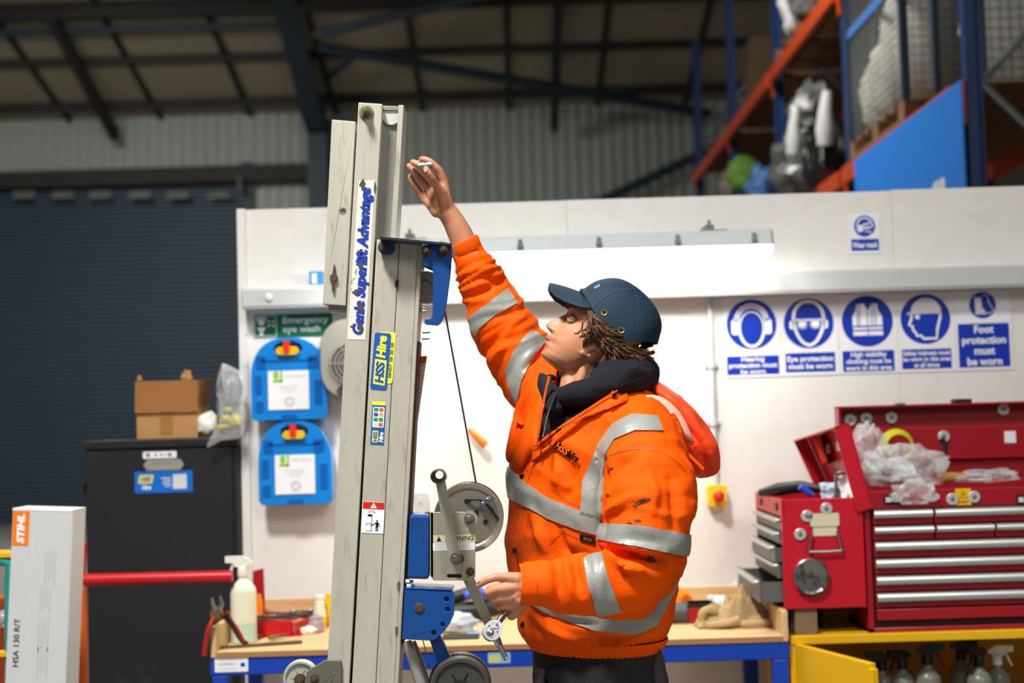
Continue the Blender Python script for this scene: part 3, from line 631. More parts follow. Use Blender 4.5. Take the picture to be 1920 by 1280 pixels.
# pliers leaning on the end board
m_chrome = pm('chrome', '#b4b7ba', .26, metal=1, var=.1); m_brass = pm('worn_steel', '#8c7440', .45, metal=.7, var=.4, scale=30); m_grip = pm('grip_red', '#a8201e', .4); m_gripb = pm('grip_black', '#1a1719', .45)
d = 4.66; t = thing('wire_cutters', 'worn wire cutters with red and black grips leaning on the end board', 'pliers', onbench(425, 1212))
q = lambda *a: [P(x, y, dd) for x, y, dd in a]
for pts in (((404, 1145, 4.6), (398, 1133, 4.6), (397, 1119, 4.6)), ((410, 1145, 4.6), (416, 1132, 4.6), (412, 1117, 4.6))):
    MB().tube(q(*pts), [.008, .007, .003], 8).build('jaw', m_chrome, t, smooth=50)
MB(frame(P(406, 1150, 4.6))).prism(circ(.021, n=18), -.006, .006).build('pivot', m_brass, t, bevel=.002)
MB().tube([tuple(p) for p in spline([tuple(v) for v in q((412, 1152, 4.6), (424, 1158, 4.61), (436, 1172, 4.63), (452, 1198, 4.66), (463, 1207, 4.67))], 4)], .0085, 10).build('handle', m_gripb, t, smooth=60)
MB().tube([tuple(p) for p in spline([tuple(v) for v in q((427, 1147, 4.605), (432, 1160, 4.62), (446, 1181, 4.64), (458, 1203, 4.66))], 4)], .0055, 8).build('handle_sleeve', m_grip, t, smooth=60)
MB().tube([tuple(p) for p in spline([tuple(v) for v in q((401, 1157, 4.57), (391, 1180, 4.555), (385, 1210, 4.555), (383, 1229, 4.555))], 4)], .008, 10).build('handle', m_grip, t, smooth=60)
# flat file lying along the front
m_file = pm('file_steel', '#6a5c48', .5, metal=.5, var=.4, scale=25)
a, b = onbench(409, 1217), onbench(566, 1206); a.z = b.z = zt+.006
t = thing('flat_file', 'long dark flat file lying along the front edge of the bench', 'file', (a+b)/2)
MB(frame(a, (b-a))).prism([(0, -.004), (.16, -.007), (.235, -.009), (.265, -.009), (.265, .009), (.235, .009), (.16, .006), (0, .003)], -.004, .004, Matrix.Rotation(-pi/2, 4, 'X')).build('blade', m_file, t, bevel=.001)
for k, (px, py, px2, py2, m, lab) in enumerate(((478, 1200, 512, 1188, m_grip, 'small red handled pliers lying behind the flat file'), (505, 1202, 540, 1196, m_brass, 'small brass coloured pliers lying behind the flat file'))):
    a, b = onbench(px, py), onbench(px2, py2); a.z = b.z = zt+.012
    t = thing('small_pliers', lab, 'pliers', (a+b)/2); c = (a+b)/2; n = Vector((0, .012, 0))
    for s in (-1, 1):
        MB().tube([c, c.lerp(a, .4)+n*s, a+n*s*.8], [.005, .006, .005], 8).build('handle', m, t, smooth=60)
        MB().tube([c, c.lerp(b, .5)+n*s*.35, b+n*s*.1], [.006, .005, .002], 8).build('jaw', m_file, t, smooth=60)
# red tray of spanners
m_redt = pm('red_tray', '#c3141c', .35, var=.05)
d = 4.82; a, b = onbench(478, 1190), onbench(547, 1190); wd = .28; L = .2
o = onbench(515, 1194); x0 = onbench(470, 1194).x; x1 = onbench(549, 1193).x+.0; y0 = o.y; y1 = y0+.36; hh = .052
t = thing('spanner_tray', 'open red metal tray full of chrome spanners on the bench', 'tray', (o.x, (y0+y1)/2, zt))
MB().box2((x0, y0, zt), (x1+.03, y1, zt+.003)).build('tray_floor', m_redt, t)
MB().hexa([(x0, y0, zt), (x1, y0, zt), (x1, y0+.004, zt), (x0, y0+.004, zt), (x0, y0, zt+hh), (x1, y0, zt+hh), (x1, y0+.004, zt+hh), (x0, y0+.004, zt+hh)]).build('tray_front', m_redt, t, bevel=.001)
MB().box2((x0, y0, zt), (x0+.004, y1, zt+hh)).build('tray_side', m_redt, t, bevel=.001)
MB().hexa([(x1-.004, y0, zt), (x1, y0, zt), (x1+.09, y1, zt), (x1+.086, y1, zt), (x1-.004, y0, zt+hh*.8), (x1, y0, zt+hh*.8), (x1+.09, y1, zt+hh*.8), (x1+.086, y1, zt+hh*.8)]).build('tray_side', m_redt, t)
MB().box2((x0, y1-.004, zt), (x1+.09, y1, zt+hh+.02)).build('tray_back', m_redt, t, bevel=.001)
def spanner(c, L, ang, mat, label, tilt=.12):
    M = Matrix.Translation(c) @ Matrix.Rotation(ang, 4, 'Z') @ Matrix.Rotation(tilt, 4, 'Y')
    o = MB(M).prism(rect(L, .011), -.003, .003)
    o.prism(circ(.014, L/2, 0, 14), -.004, .004, holes=[circ(.008, L/2, 0, 10)]); o.prism([(-L/2-.014*cos(s), .014*sin(s)) for s in np.linspace(.5, 2*pi-.5, 12)]+[(-L/2-.004, 0)], -.004, .004)
    return tag(o.build('spanner', mat, None, bevel=.0008), label, 'spanner', 'spanners in the red tray')
rr = random.Random(4)
for k in range(11):
    spanner(Vector((x0+.045+.019*k*.85, y0+.1+.02*k*.7+rr.uniform(-.01, .02), zt+.042+.0055*(k % 4))), .15-.006*k, .75+rr.uniform(-.2, .15), m_chrome if k % 5 != 3 else m_file, 'chrome spanner in the red tray, number %d from the left end' % (k+1) if False else ['chrome spanner at the far left of the red tray', 'chrome spanner second from the left in the tray', 'chrome spanner third from the left in the tray', 'dark spanner left of the middle of the red tray', 'chrome spanner just left of the tray middle', 'chrome spanner at the middle of the red tray', 'chrome spanner just right of the tray middle', 'chrome spanner fourth from the right in the tray', 'dark spanner at the right side of the red tray', 'chrome spanner second from the right in the tray', 'chrome spanner at the far right of the red tray'][k])
# orange tube behind the spray bottle and red tool bag standing by the wall
a = onbench(487, 1185); t = MB(Matrix.Translation(a)); t.lathe([(.013, 0), (.013, .1), (.009, .115), (.006, .13)], 16)
tag(t.build('sealant_tube', pm('tube_orange', '#f08010', .4), None, smooth=40), 'orange tube standing just behind the spray bottle', 'tube')
a = onbench(600, 1178); t = thing('dispenser_bottle', 'white ribbed bottle with yellow base behind the mast', 'bottle', a)
M = Matrix.Translation(a)
MB(M).lathe([(.022, 0), (.024, .004), (.024, .035), (.0225, .04)], 20).build('base', m_yel, t, smooth=40)
MB(M).lathe([(.0225, .04)]+[(.0245-.0016*(k % 2)-.0007*k, .043+.0055*k) for k in range(10)]+[(.016, .1)], 20).build('bottle', m_nat, t, smooth=30)
MB(M).lathe([(.0165, .098), (.017, .101), (.017, .112), (.014, .115)], 20).build('cap', m_trig, t, smooth=40)
a = onbench(619, 1174); t = MB(Matrix.Translation(a)); t.lathe([(.016, 0), (.018, .004), (.018, .085), (.011, .1), (.011, .112)], 18)
tag(t.build('glue_bottle', m_yel, None, smooth=40), 'slim yellow bottle half hidden behind the mast', 'bottle')
a = onbench(593, 1185); t = thing('specimen_jar', 'small cloudy plastic jar in front of the ribbed bottle', 'jar', a); M = Matrix.Translation(a)
m_cloud = pm('cloudy_plastic', '#cfc4d4', .25, var=.15, trans=.5, spec=.6)
MB(M).lathe([(.02, 0), (.026, .006), (.027, .035), (.022, .042)], 22).build('jar', m_cloud, t, smooth=40)
MB(M).lathe([(.023, .042), (.023, .052), (.019, .054)], 22).build('lid', m_cloud, t, smooth=40)
a = onbench(578, 1188); t = MB(); lump(t, a+Vector((0, 0, .011)), (.055, .04, .03), 3, .2)
tag(t.build('rag', m_trig, None, smooth=60), 'small white crumpled rag beside the cloudy jar', 'rag')
# right of the mast: drill, goggles bag, mat
m_tool = pm('tool_black', '#1b1c1f', .45, var=.2); m_toolb = pm('tool_blue', '#2f55d8', .35)
a = onbench(872, 1170); t = thing('cordless_grinder', 'black and blue power tool lying on the bench behind the crank', 'power tool', a)
c = a+Vector((0, .06, 0))
MB().tube([tuple(p) for p in spline([c+Vector((-.12, 0, .03)), c+Vector((-.03, .0, .035)), c+Vector((.06, 0, .04)), c+Vector((.13, .02, .05))], 5)], [.03]*6+[.033]*5+[.03]*5, 14).build('body', m_tool, t, smooth=60)
MB().tube([c+Vector((-.05, .02, .08)), c+Vector((.03, .03, .1)), c+Vector((.075, .03, .07)), c+Vector((.085, .02, .035))], [.022, .025, .024, .02], 14).build('motor_housing', m_tool, t, smooth=60)
MB().tube([c+Vector((-.0, -.02, .092)), c+Vector((.045, -.02, .105)), c+Vector((.075, -.015, .085))], [.016, .022, .018], 12).build('blue_cover', m_toolb, t, smooth=60)
m_clear = pm('clear_film', '#f4f6f8', .12, trans=.85, var=.05, bump=.6, bscale=30, spec=.6, ior=1.15)
a = onbench(858, 1186); t = MB(); lump(t, a+Vector((0, .0, .03)), (.13, .07, .075), 5, .25)
tag(t.build('clear_goggles', pm('milky_film', '#dfe4ea', .25, var=.1, trans=.3, bump=.3, bscale=20), None, smooth=50), 'milky clear crumpled wrap in front of the black power tool', 'wrap')
a = onbench(852, 1197); t = MB(frame(a+Vector((.02, .02, .001)), (1, 0, 0), (0, 1, 0))); t.prism(rrect(.12, .09, .01), 0, .004)
tag(t.build('tool_mat', m_gripb, None), 'small flat black pad on the bench below the blue plate', 'pad')
a = onbench(905, 1186); t = MB(frame(a+Vector((0, 0, .001)), (1, .2, 0), (-.2, 1, 0))); t.prism(rrect(.11, .06, .01), 0, .003)
tag(t.build('wipe_packet', pm('wipe_blue', '#9fc4e8', .4, var=.4, scale=30), None), 'pale blue flat packet lying on the bench by the crank', 'packet')
# right of the worker
a = onbench(1263, 1172); t = MB(); lump(t, a+Vector((.0, .25, .05)), (.17, .16, .12), 7, .25)
tag(t.build('orange_cloth', pm('cloth_orange', '#ff8a14', .7, bump=.3), None, smooth=60), 'bright orange cloth at the back of the bench beside the worker', 'cloth')
t = thing('red_drill', 'grey drill with a red battery pack lying on the bench', 'drill', onbench(1315, 1168)); c = onbench(1290, 1168)
MB(frame(onbench(1312, 1168)+Vector((.005, 0, .034)))).prism(rrect(.1, .064, .012), -.08, 0).build('battery', pm('battery_red', '#a4161c', .4, var=.1), t, bevel=.005)
MB(frame(onbench(1312, 1168)+Vector((.005, -.002, .06)))).prism(rrect(.104, .012, .005), -.085, 0).build('battery_cap', m_tool, t, bevel=.002)
MB().tube([c+Vector((-.14, .02, .035)), c+Vector((-.05, .01, .036)), c+Vector((.0, .0, .036))], [.028, .034, .03], 14).build('drill_body', pm('tool_grey', '#4b4f52', .5), t, smooth=60)
MB(frame(c+Vector((-.09, -.03, .062)))).prism(rrect(.07, .016, .004), -.03, 0).build('drill_plate', m_trig, t, bevel=.002)
def paper(name, label, c, w, h, n, seed, mat, cat):
    R = random.Random(seed); n = Vector(n).normalized(); M = frame(c, Vector((1, 0, .05)) , n.cross(Vector((1, 0, 0)))) ; mb = MB(M)
    sheet(mb, lambda u, v: ((u-.5)*w, (v-.5)*h, .02*noise.noise(Vector((u*2.4+seed, v*2.4, seed)))+.012*noise.noise(Vector((u*6, v*6+seed, 0)))), 14, 14)
    o = mb.build(name, mat, None, smooth=30); so = o.modifiers.new('s', 'SOLIDIFY'); so.thickness = .0015
    return tag(o, label, cat)
m_paper = pm('paper_white', '#f4f4f2', .6, var=.02)
paper('paper_sheet', 'crumpled white paper behind the red battery drill', onbench(1312, 1150)+Vector((.0, .16, .055)), .19, .16, (0, -.8, .6), 3, m_paper, 'paper')
paper('paper_sheet', 'small white paper scrap between the battery and the tan gloves', onbench(1350, 1160)+Vector((0, .06, .035)), .06, .08, (-.3, -.9, .5), 8, m_paper, 'paper')
t = thing('grey_tool', 'dark grey hand tool lying at the back of the bench', 'tool', onbench(1345, 1135)); c = onbench(1345, 1135)
MB().tube([c+Vector((-.13, .04, .075)), c+Vector((-.02, .02, .06)), c+Vector((.09, .0, .03))], [.018, .022, .016], 12).build('handle', pm('tool_grey2', '#4a5057', .5), t, smooth=60)
MB().tube([c+Vector((-.05, -.02, .02)), c+Vector((.04, -.03, .045)), c+Vector((.12, -.02, .05))], [.02, .018, .01], 12).build('barrel', pm('tool_grey3', '#757b82', .4), t, smooth=60)
t = MB(); lump(t, onbench(1398, 1140)+Vector((0, .03, .045)), (.1, .1, .11), 12, .25, 3)
tag(t.build('plastic_wrap', pm('milky_film', '#dfe4ea'), None, smooth=45), 'crumpled pale plastic wrap against the right end board', 'wrap')
# tan work gloves: a folded crumpled sheet
m_tan = pm('tan_leather', '#b99f74', .75, var=.25, scale=18, bump=.4, bscale=40)
t = thing('work_gloves', 'crumpled tan leather work gloves at the right end of the bench', 'gloves', onbench(1375, 1172))
c0 = onbench(1376, 1175)
def cloth(mb, c, w, dd, h, seed):
    def fn(u, v):
        x = (u-.5)*w; y = (v-.5)*dd; e = max(0, 1-((u-.5)*2)**2)*max(0, 1-((v-.5)*2)**2)
        q = Vector((u*3.3+seed, v*3.3, seed*.7)); f = abs(noise.noise(q))*1.5+abs(noise.noise(q*2.3))*.7
        k = 1+.25*noise.noise(Vector((u*2, v*2, seed+4)))
        return c + Vector((x*k, y*k, .004+h*(e**.6)*(.35+.75*f)))
    sheet(mb, fn, 40, 30)
mb = MB(); cloth(mb, c0+Vector((.01, .06, 0)), .22, .15, .115, 2.3); o = mb.build('glove', m_tan, t, smooth=60)
mb = MB(); cloth(mb, c0+Vector((-.06, .02, 0)), .12, .1, .07, 5.1); o = mb.build('glove', m_tan, t, smooth=60)
def finger(pts, r): MB().tube([tuple(p) for p in spline(pts, 4)], r, 10).build('glove_finger', m_tan, t, smooth=60)
finger([c0+Vector((-.1, .0, .012)), c0+Vector((-.105, -.01, .045)), c0+Vector((-.085, -.01, .06)), c0+Vector((-.06, 0, .05))], .013)
finger([c0+Vector((-.09, -.03, .012)), c0+Vector((-.03, -.045, .02)), c0+Vector((.01, -.04, .03))], .013)
finger([c0+Vector((.02, -.04, .014)), c0+Vector((.07, -.045, .018)), c0+Vector((.12, -.03, .014))], .012)
# ---------------------------------------------------------------- black cabinet and what stands on it
m_cab = pm('cabinet_black', '#202124', .45, var=.15, scale=5, dirt='#3c3e40', dirt_amt=.5, dscale=3, dlow=.6)
CD = 5.24; a = P(155, 826, CD); b = P(462, 818, CD); zt2 = a.z-.004; xa = P(160, 1000, CD).x; xb = xs[0]-.012
cab = thing('steel_cabinet', 'tall black steel cabinet at the left end of the wall', 'cabinet', ((xa+xb)/2, CD+.16, 0))
MB().box2((xa, CD+.012, 0), (xb, CD+.33, zt2-.0)).build('carcass', m_cab, cab, bevel=.003)
MB().box2((xa-.006, CD-.008, zt2-.028), (xb+.004, CD+.335, zt2+.002)).build('lid', m_cab, cab, bevel=.003)
MB().box2((xa+.004, CD, .08), (xb-.02, CD+.012, zt2-.032)).build('door', m_cab, cab, bevel=.002)
for py in (915, 1115, 1190): MB().box(P(157, py, CD+.02), (.012, .03, .04)).build('hinge', m_cab, cab, bevel=.002)
Mn, w_, h_ = flat_label(268, 846, 331, 859, CD-.001, cab, 'paper_label', m_sign)
mb = MB(Mn)
for k, x in enumerate((-.4, -.34, -.14, .02, .12, .24, .3)): stroke(mb, [(x*w_, 0), (x*w_+.006, 0)], (.012, .013, .011, .009, .004, .011, .011)[k], .0014)
mb.build('faded_print', pm('print_dark', '#4a4a46', .5), cab)
oo = P(307, 871, CD-.001); s = mpp(CD); M = frame(oo)
MB(M).prism([(-38*s, 0), (-31*s, -10*s), (31*s, -10*s), (38*s, 0), (31*s, 10*s), (-31*s, 10*s)], 0, .002).build('maker_plate', pm('plate_silver', '#a9a69c', .4, metal=.3), cab)
mb = MB(frame(oo+Vector((-.006, 0, .006))))
for k in range(9): stroke(mb, [(-.036+.0082*k, 0), (-.036+.0082*k+.006, 0)], .005+.001*(k % 2), .0025)
mb.build('faded_print', pm('print_tan', '#8a7a60', .5), cab)
Mn, w_, h_ = flat_label(253, 883, 361, 923, CD-.001, cab, 'hire_sticker', pm('sticker_blue', '#0f6ed0', .4), r=.001)
ms_y = pm('sticker_bright_yellow', '#f0e03a', .4)
MB(Mn).prism([(-.092, -.004), (-.086, .026), (-.036, .026), (-.042, -.004)], .001, .0016).build('print_block', ms_y, cab)
lettering('HSS', Mn @ Matrix.Translation((-.064, .011, 0)), m_sblue, cab, w=.038, h=.018, lift=.002, shear=.25, bold=.04)
lettering('Hire', Mn @ Matrix.Translation((-.062, -.018, 0)), m_prt, cab, w=.034, h=.017, lift=.002, shear=.25, bold=.04)
mb = MB(Mn)
for k, l in enumerate((.036, .026, .03, .028, .022)): stroke(mb, [(.026-l, .014-.0075*k), (.026, .014-.0075*k)], .0025, .002)
mb.build('print_line', m_prt, cab)
MB(Mn).prism(rrect(.05, .052, .004, .058, 0), .001, .0016).build('print_panel', pm('label_grey_white', '#d8dadb', .5), cab)
# cardboard box with open flaps
m_card = pm('cardboard', '#b98a55', .75, var=.08, scale=4); m_cardi = pm('cardboard_flap', '#96632f', .75, var=.1, scale=4)
d0 = CD+.03; a, b = P(257, 822, d0), P(371, 818, d0); zb = zt2+.003; H = 78*mpp(d0); L = .2
t = thing('cardboard_box', 'open brown cardboard box on top of the black cabinet', 'box', ((a.x+b.x)/2, d0+L/2, zb))
for nm, p0, p1 in (('front_panel', (a.x, d0, zb), (b.x, d0+.004, zb+H*.62)), ('back_panel', (a.x, d0+L, zb), (b.x, d0+L+.004, zb+H)), ('side_panel', (a.x, d0+.004, zb), (a.x+.004, d0+L, zb+H*.8)), ('side_panel', (b.x-.004, d0+.004, zb), (b.x, d0+L, zb+H*.8)), ('floor_panel', (a.x, d0, zb), (b.x, d0+L, zb+.003))): MB().box2(p0, p1).build(nm, m_card, t)
z1 = zb+H*.63; z2 = P(310, 713, d0-.03).z
MB().hexa([(a.x-.004, d0-.012, z1), (b.x+.004, d0-.012, z1), (b.x+.004, d0-.008, z1), (a.x-.004, d0-.008, z1), (a.x-.006, d0+.008, z2), (b.x+.002, d0+.008, z2), (b.x+.002, d0+.012, z2), (a.x-.006, d0+.012, z2)]).build('front_flap', m_cardi, t)
MB().hexa([(b.x-.002, d0+.01, zb+H*.8), (b.x+.002, d0+.01, zb+H*.8), (b.x+.002, d0+L, zb+H*.8), (b.x-.002, d0+L, zb+H*.8), (b.x+.008, d0, z2), (b.x+.012, d0, z2), (b.x+.012, d0+L, z2+.01), (b.x+.008, d0+L, z2+.01)]).build('side_flap', m_cardi, t)
MB(frame(P(312, 790, d0-.001))).prism(rect(.045, .09), 0, .001).build('tape_strip', pm('parcel_tape', '#a8763f', .4), t)
mb = MB(); lump(mb, P(350, 706, d0+.08)+Vector((0, 0, -.01)), (.04, .04, .06), 4, .4, 3, flat=False); mb.build('torn_flap', m_card, t, smooth=30)
MB().hexa([tuple(P(x, y, d0+.1)+Vector((0, k, 0))) for k, l in ((0, 0), ) for x, y in ()] or [tuple(P(257, 714, d0+.1)), tuple(P(268, 712, d0+.1)), tuple(P(268, 712, d0+.103)), tuple(P(257, 714, d0+.103)), tuple(P(259, 703, d0+.1)), tuple(P(262, 703, d0+.1)), tuple(P(262, 703, d0+.103)), tuple(P(259, 703, d0+.103))]).build('torn_flap', m_card, t)
# bagged breathing mask hanging over the edge of the cabinet
m_bagfilm = pm('bag_film', '#eef2f4', .2, var=.05, bump=.9, bscale=28, spec=.9, alpha=.3)
t = thing('mask_bag', 'clear plastic bag with a yellow and black mask on the black cabinet', 'bag', P(425, 826, 5.2))
mb = MB(); c = P(432, 760, 5.195)
out = spline([tuple(P(x, y, 5.195)) for x, y in ((417, 680), (407, 715), (406, 760), (404, 800), (388, 838), (415, 826), (455, 816), (459, 760), (457, 705), (440, 690), (417, 680))], 4)
cc = P(432, 765, 5.195); rings = []
for k, f in enumerate((1, .97, .8, .5, .1)):
    rings.append([cc+(Vector(p)-cc)*f+Vector((0, -.05*math.sqrt(max(0, 1-f*f))+.014*noise.noise(Vector((p[0]*30, p[2]*30, k))), 0)) for p in out])
mb.loft(rings, True); mb.build('film', m_bagfilm, t, smooth=40)
my = pm('mask_yellow', '#d8c81e', .4); mkb = pm('mask_black', '#17191c', .4)
MB().tube([tuple(p) for p in spline([tuple(P(x, y, 5.19)) for x, y in ((409, 800), (408, 750), (414, 715), (428, 698), (445, 705), (452, 730), (445, 755), (432, 775), (433, 805))], 4)], .006, 8).build('strap', mkb, t, smooth=60)
mb = MB(); lump(mb, P(430, 735, 5.19), (.06, .03, .1), 6, .15, flat=False); mb.build('visor', pm('visor_smoke', '#52606e', .15, trans=.3), t, smooth=60)
for k, (x, y, w2, h2) in enumerate(((424, 783, .045, .022), (440, 788, .05, .04), (428, 768, .03, .02), (418, 800, .06, .018))):
    mb = MB(); lump(mb, P(x, y, 5.19), (w2, .03, h2), 50+k, .2, flat=False); mb.build('mask_fitting', my, t, smooth=60)
mb = MB(); lump(mb, P(392, 796, 5.3), (.09, .08, .09), 61, .2); tag(mb.build('white_packet', m_trig, None, smooth=50), 'soft white packet between the cardboard box and the mask bag', 'packet')
# ---------------------------------------------------------------- white cordless-tool carton standing at the left
m_box = pm('carton_grey', '#c4c6c8', .55, var=.05, scale=3); m_boxw = pm('carton_white', '#e9e9e6', .5)
SD = 4.3; s = mpp(SD); tl, tr_, bl, brr = P(34, 954, SD), P(146, 957, SD), P(14, 1310, SD), P(136, 1310, SD)
t = thing('tool_carton', 'long grey cordless tool carton standing upright at the left edge', 'carton', ((bl.x+brr.x)/2, SD+.05, 0))
ux = (tr_-tl).normalized(); uz = (tl-bl).normalized(); W_ = (tr_-tl).length; k = tl.z/uz.z; b0_ = tl-uz*k; DP = .13
M = frame(b0_, ux, uz)
MB(M).box2((0, 0, -DP), (W_, k, 0)).build('carton_body', m_box, t, bevel=.002)
MB(M).box2((-.001, k-.004, -DP-.001), (W_+.001, k+.002, .001)).build('end_flap', m_boxw, t, bevel=.001)
MB(M).box2((W_, .004, -DP), (W_+.0012, k-.004, -.001)).build('side_sleeve', m_boxw, t)
m_stihl = pm('logo_orange', '#f07816', .4)
lw, lh = 31*s, 64*s
MB(M).prism([(.002, k-.006-lh), (.002+lw, k-.006-lh), (.002+lw, k-.006), (.002, k-.006)], .0005, .001).build('logo_panel', m_stihl, t)
lettering('STIHL', M @ Matrix.Translation((.002+lw/2, k-.006-lh/2, 0)) @ Matrix.Rotation(pi/2, 4, 'Z'), m_prt, t, w=lh*.86, h=lw*.46, lift=.0015, bold=.05, shear=.2)
lettering('HSA 130 R/T', M @ Matrix.Translation((.028, k-.39, 0)) @ Matrix.Rotation(pi/2, 4, 'Z'), m_black, t, w=.14, h=.017, lift=.001, bold=.01)
mb = MB(M)
for yy, hh2 in ((.12, .1), (.23, .07), (.315, .1), (.4, .09)):
    for q_ in range(4): stroke(mb, [(.105+.009*q_-.012*(yy > .2), k-yy), (.105+.009*q_-.012*(yy > .2), k-yy-hh2*(1-.12*(q_ % 3)))], .0025, .001)
mb.build('print_line', m_gprint, t)
mb = MB(M); stroke(mb, [(.064, k-.07), (.06, k-.42)], .001, .001); mb.build('print_rule', m_boxw, t)
# red sack truck frame behind it
m_truck = pm('truck_red', '#c41822', .35, var=.1); m_trucko = pm('truck_orange', '#d85a12', .4, var=.15)
TD = 4.75; a, b = P(150, 1087, TD), P(478, 1079, TD); r = 11*mpp(TD)
t = thing('hand_truck', 'red tubular hand truck frame in front of the black cabinet', 'hand truck', ((a.x+b.x)/2, TD, 0))
MB().tube([a, P(436, 1080, TD)], r, 14).build('cross_tube', m_truck, t, smooth=60)
MB().tube([P(153, 1090, TD), P(153, 1290, TD)-Vector((0, 0, .7))], r*.9, 12).build('side_tube', m_trucko, t, smooth=60)
MB().tube([P(154, 1090, TD), P(157, 1030, TD), P(158, 1015, TD)], r*.5, 10).build('top_hook', m_truck, t, smooth=60)
t = MB(frame(P(485, 1112, 5.05))); t.prism([(-14*mpp(5), -52*mpp(5)), (11*mpp(5), -58*mpp(5)), (9*mpp(5), 46*mpp(5)), (-10*mpp(5), 42*mpp(5))], -.02, 0)
tag(t.build('tool_case', pm('lid_red', '#a8121c', .35), None, bevel=.003), 'dark red metal case standing on end behind the spray bottle', 'case')
# teal and orange machine at the left edge of the frame
m_teal = pm('teal_paint', '#1f9a94', .4); ld = 4.5
t = thing('site_machine', 'teal and orange site machine cut off by the left frame edge', 'machine', (P(0, 1300, ld).x-.05, ld, 0))
q0 = P(20, 1070, ld)
MB().tube([P(-60, 1058, ld), P(5, 1050, ld), P(20, 1056, ld), P(19, 1100, ld), P(17, 1320, ld)-Vector((0, 0, .55))], .017, 12).build('frame_tube', m_teal, t, smooth=60)
MB(frame(P(-10, 1040, ld))).prism(rrect(.13, .014, .006), -.1, .02).build('cap', m_yel, t, bevel=.003)
MB().box2(tuple(P(-90, 1180, ld+.1)-Vector((0, 0, .75))), tuple(P(14, 1115, ld+.5))).build('engine_cover', m_trucko, t, bevel=.01)
mb = MB(); mb.sphere(P(6, 1160, ld+.05), .028, 14, 10); mb.build('filter_bulb', m_cloud, t, smooth=60)
MB(frame(P(-10, 1225, ld))).prism(rrect(.13, .014, .006), -.02, .02).build('strap', m_yel, t, bevel=.003)
# ---------------------------------------------------------------- yellow cabinet, big red tool chest, small red tool chest
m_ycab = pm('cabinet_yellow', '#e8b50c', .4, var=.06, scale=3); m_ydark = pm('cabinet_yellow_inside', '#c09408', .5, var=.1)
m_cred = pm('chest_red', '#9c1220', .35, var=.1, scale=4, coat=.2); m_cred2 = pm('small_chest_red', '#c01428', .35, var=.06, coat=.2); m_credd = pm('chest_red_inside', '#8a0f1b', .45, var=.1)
m_hand = pm('drawer_handle', '#c9ccc8', .3, metal=.75, var=.08); m_steel2 = pm('bare_steel', '#9ea19f', .3, metal=.9, var=.15, scale=10)
YD = 4.6; sy = mpp(YD)
zy = P(1700, 1186, YD).z; yx0 = P(1481, 1200, YD).x; yx1 = yx0+1.0; YB = 5.08
yc = thing('storage_cabinet', 'open yellow steel cabinet under the big red tool chest', 'cabinet', ((yx0+yx1)/2, (YD+YB)/2, 0))
MB().box2((yx0, YD, zy-.028), (yx1, YB, zy)).build('top_panel', m_ycab, yc, bevel=.003)
MB().box2((yx0, YD+.004, 0), (yx0+.03, YD+.03, zy-.028)).box2((yx0, YD+.03, 0), (yx0+.004, YB, zy-.028)).build('side_panel', m_ycab, yc)
MB().box2((yx1-.03, YD+.004, 0), (yx1, YD+.03, zy-.028)).box2((yx1-.004, YD+.03, 0), (yx1, YB, zy-.028)).build('side_panel', m_ycab, yc)
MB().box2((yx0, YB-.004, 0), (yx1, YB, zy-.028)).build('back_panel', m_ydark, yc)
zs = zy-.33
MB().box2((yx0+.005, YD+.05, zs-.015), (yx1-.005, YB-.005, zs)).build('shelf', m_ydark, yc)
hx = yx0+.015; fx, fd = P(1634, 1235, 4.2).x, 4.2; ux = Vector((fx-hx, fd-(YD-.004), 0)); wl = ux.length
Md = frame((hx, YD-.004, 0), (ux.x, ux.y, 0), (0, 0, 1)); ztop = P(1515, 1206, YD).z
MB(Md).prism([(0, .05), (wl, .05), (wl, ztop-.015), (wl-.012, ztop-.015), (wl-.012, ztop), (0, ztop)], -.022, 0).build('door', m_ycab, yc, bevel=.003)
m_dk = pm('sprayer_black', '#161719', .4); m_tr = pm('bottle_grey', '#8f9388', .3, trans=.4, var=.1)
for k, (px, dd, hd, lab) in enumerate(((1652, 4.75, m_dk, 'clear spray bottle with black top just right of the open yellow door'), (1690, 4.72, m_dk, 'clear spray bottle with black top second from the yellow door'), (1737, 4.7, m_dk, 'tallest black topped spray bottle in the yellow cabinet'), (1800, 4.8, m_dk, 'black topped spray bottle at the back of the yellow cabinet'), (1834, 4.68, m_dk, 'black topped spray bottle with white collar in the yellow cabinet'), (1868, 4.75, m_trig, 'white topped spray bottle at the right in the yellow cabinet'))):
    top = (1222, 1218, 1207, 1200, 1212, 1210)[k]; p = P(px, top, dd); H = p.z-zs
    spray_bottle(lab, Vector((p.x, dd, zs)), H, m_tr, hd, group='spray bottles in the yellow cabinet', liquid=False, rz=(0, .4, 2.8, 3.0, .6, 2.9)[k])
# big chest
GD = 4.62; sg = mpp(GD); GB = 5.05
gx0 = P(1624, 1050, GD).x; gx1 = gx0+.92; gz0 = zy; gzt = P(1780, 916, GD).z
ch = thing('tool_chest', 'big red tool chest with silver drawer handles and its lid up', 'tool chest', ((gx0+gx1)/2, (GD+GB)/2, gz0))
gzd = P(1780, 948, GD).z
for nm, a, b in (('side_panel', (gx0, GD, gz0), (gx0+.018, GB, gzt)), ('side_panel', (gx1-.018, GD, gz0), (gx1, GB, gzt)), ('back_panel', (gx0, GB-.006, gz0), (gx1, GB, gzt)), ('base_panel', (gx0, GD+.0, gz0), (gx1, GB, gz0+.014)), ('tray_front', (gx0, GD-.002, gzd), (gx1, GD+.004, gzt)), ('tray_floor', (gx0+.018, GD, gzd-.004), (gx1-.018, GB-.006, gzd+.002))):
    MB().box2(a, b).build(nm, m_cred, ch, bevel=.002)
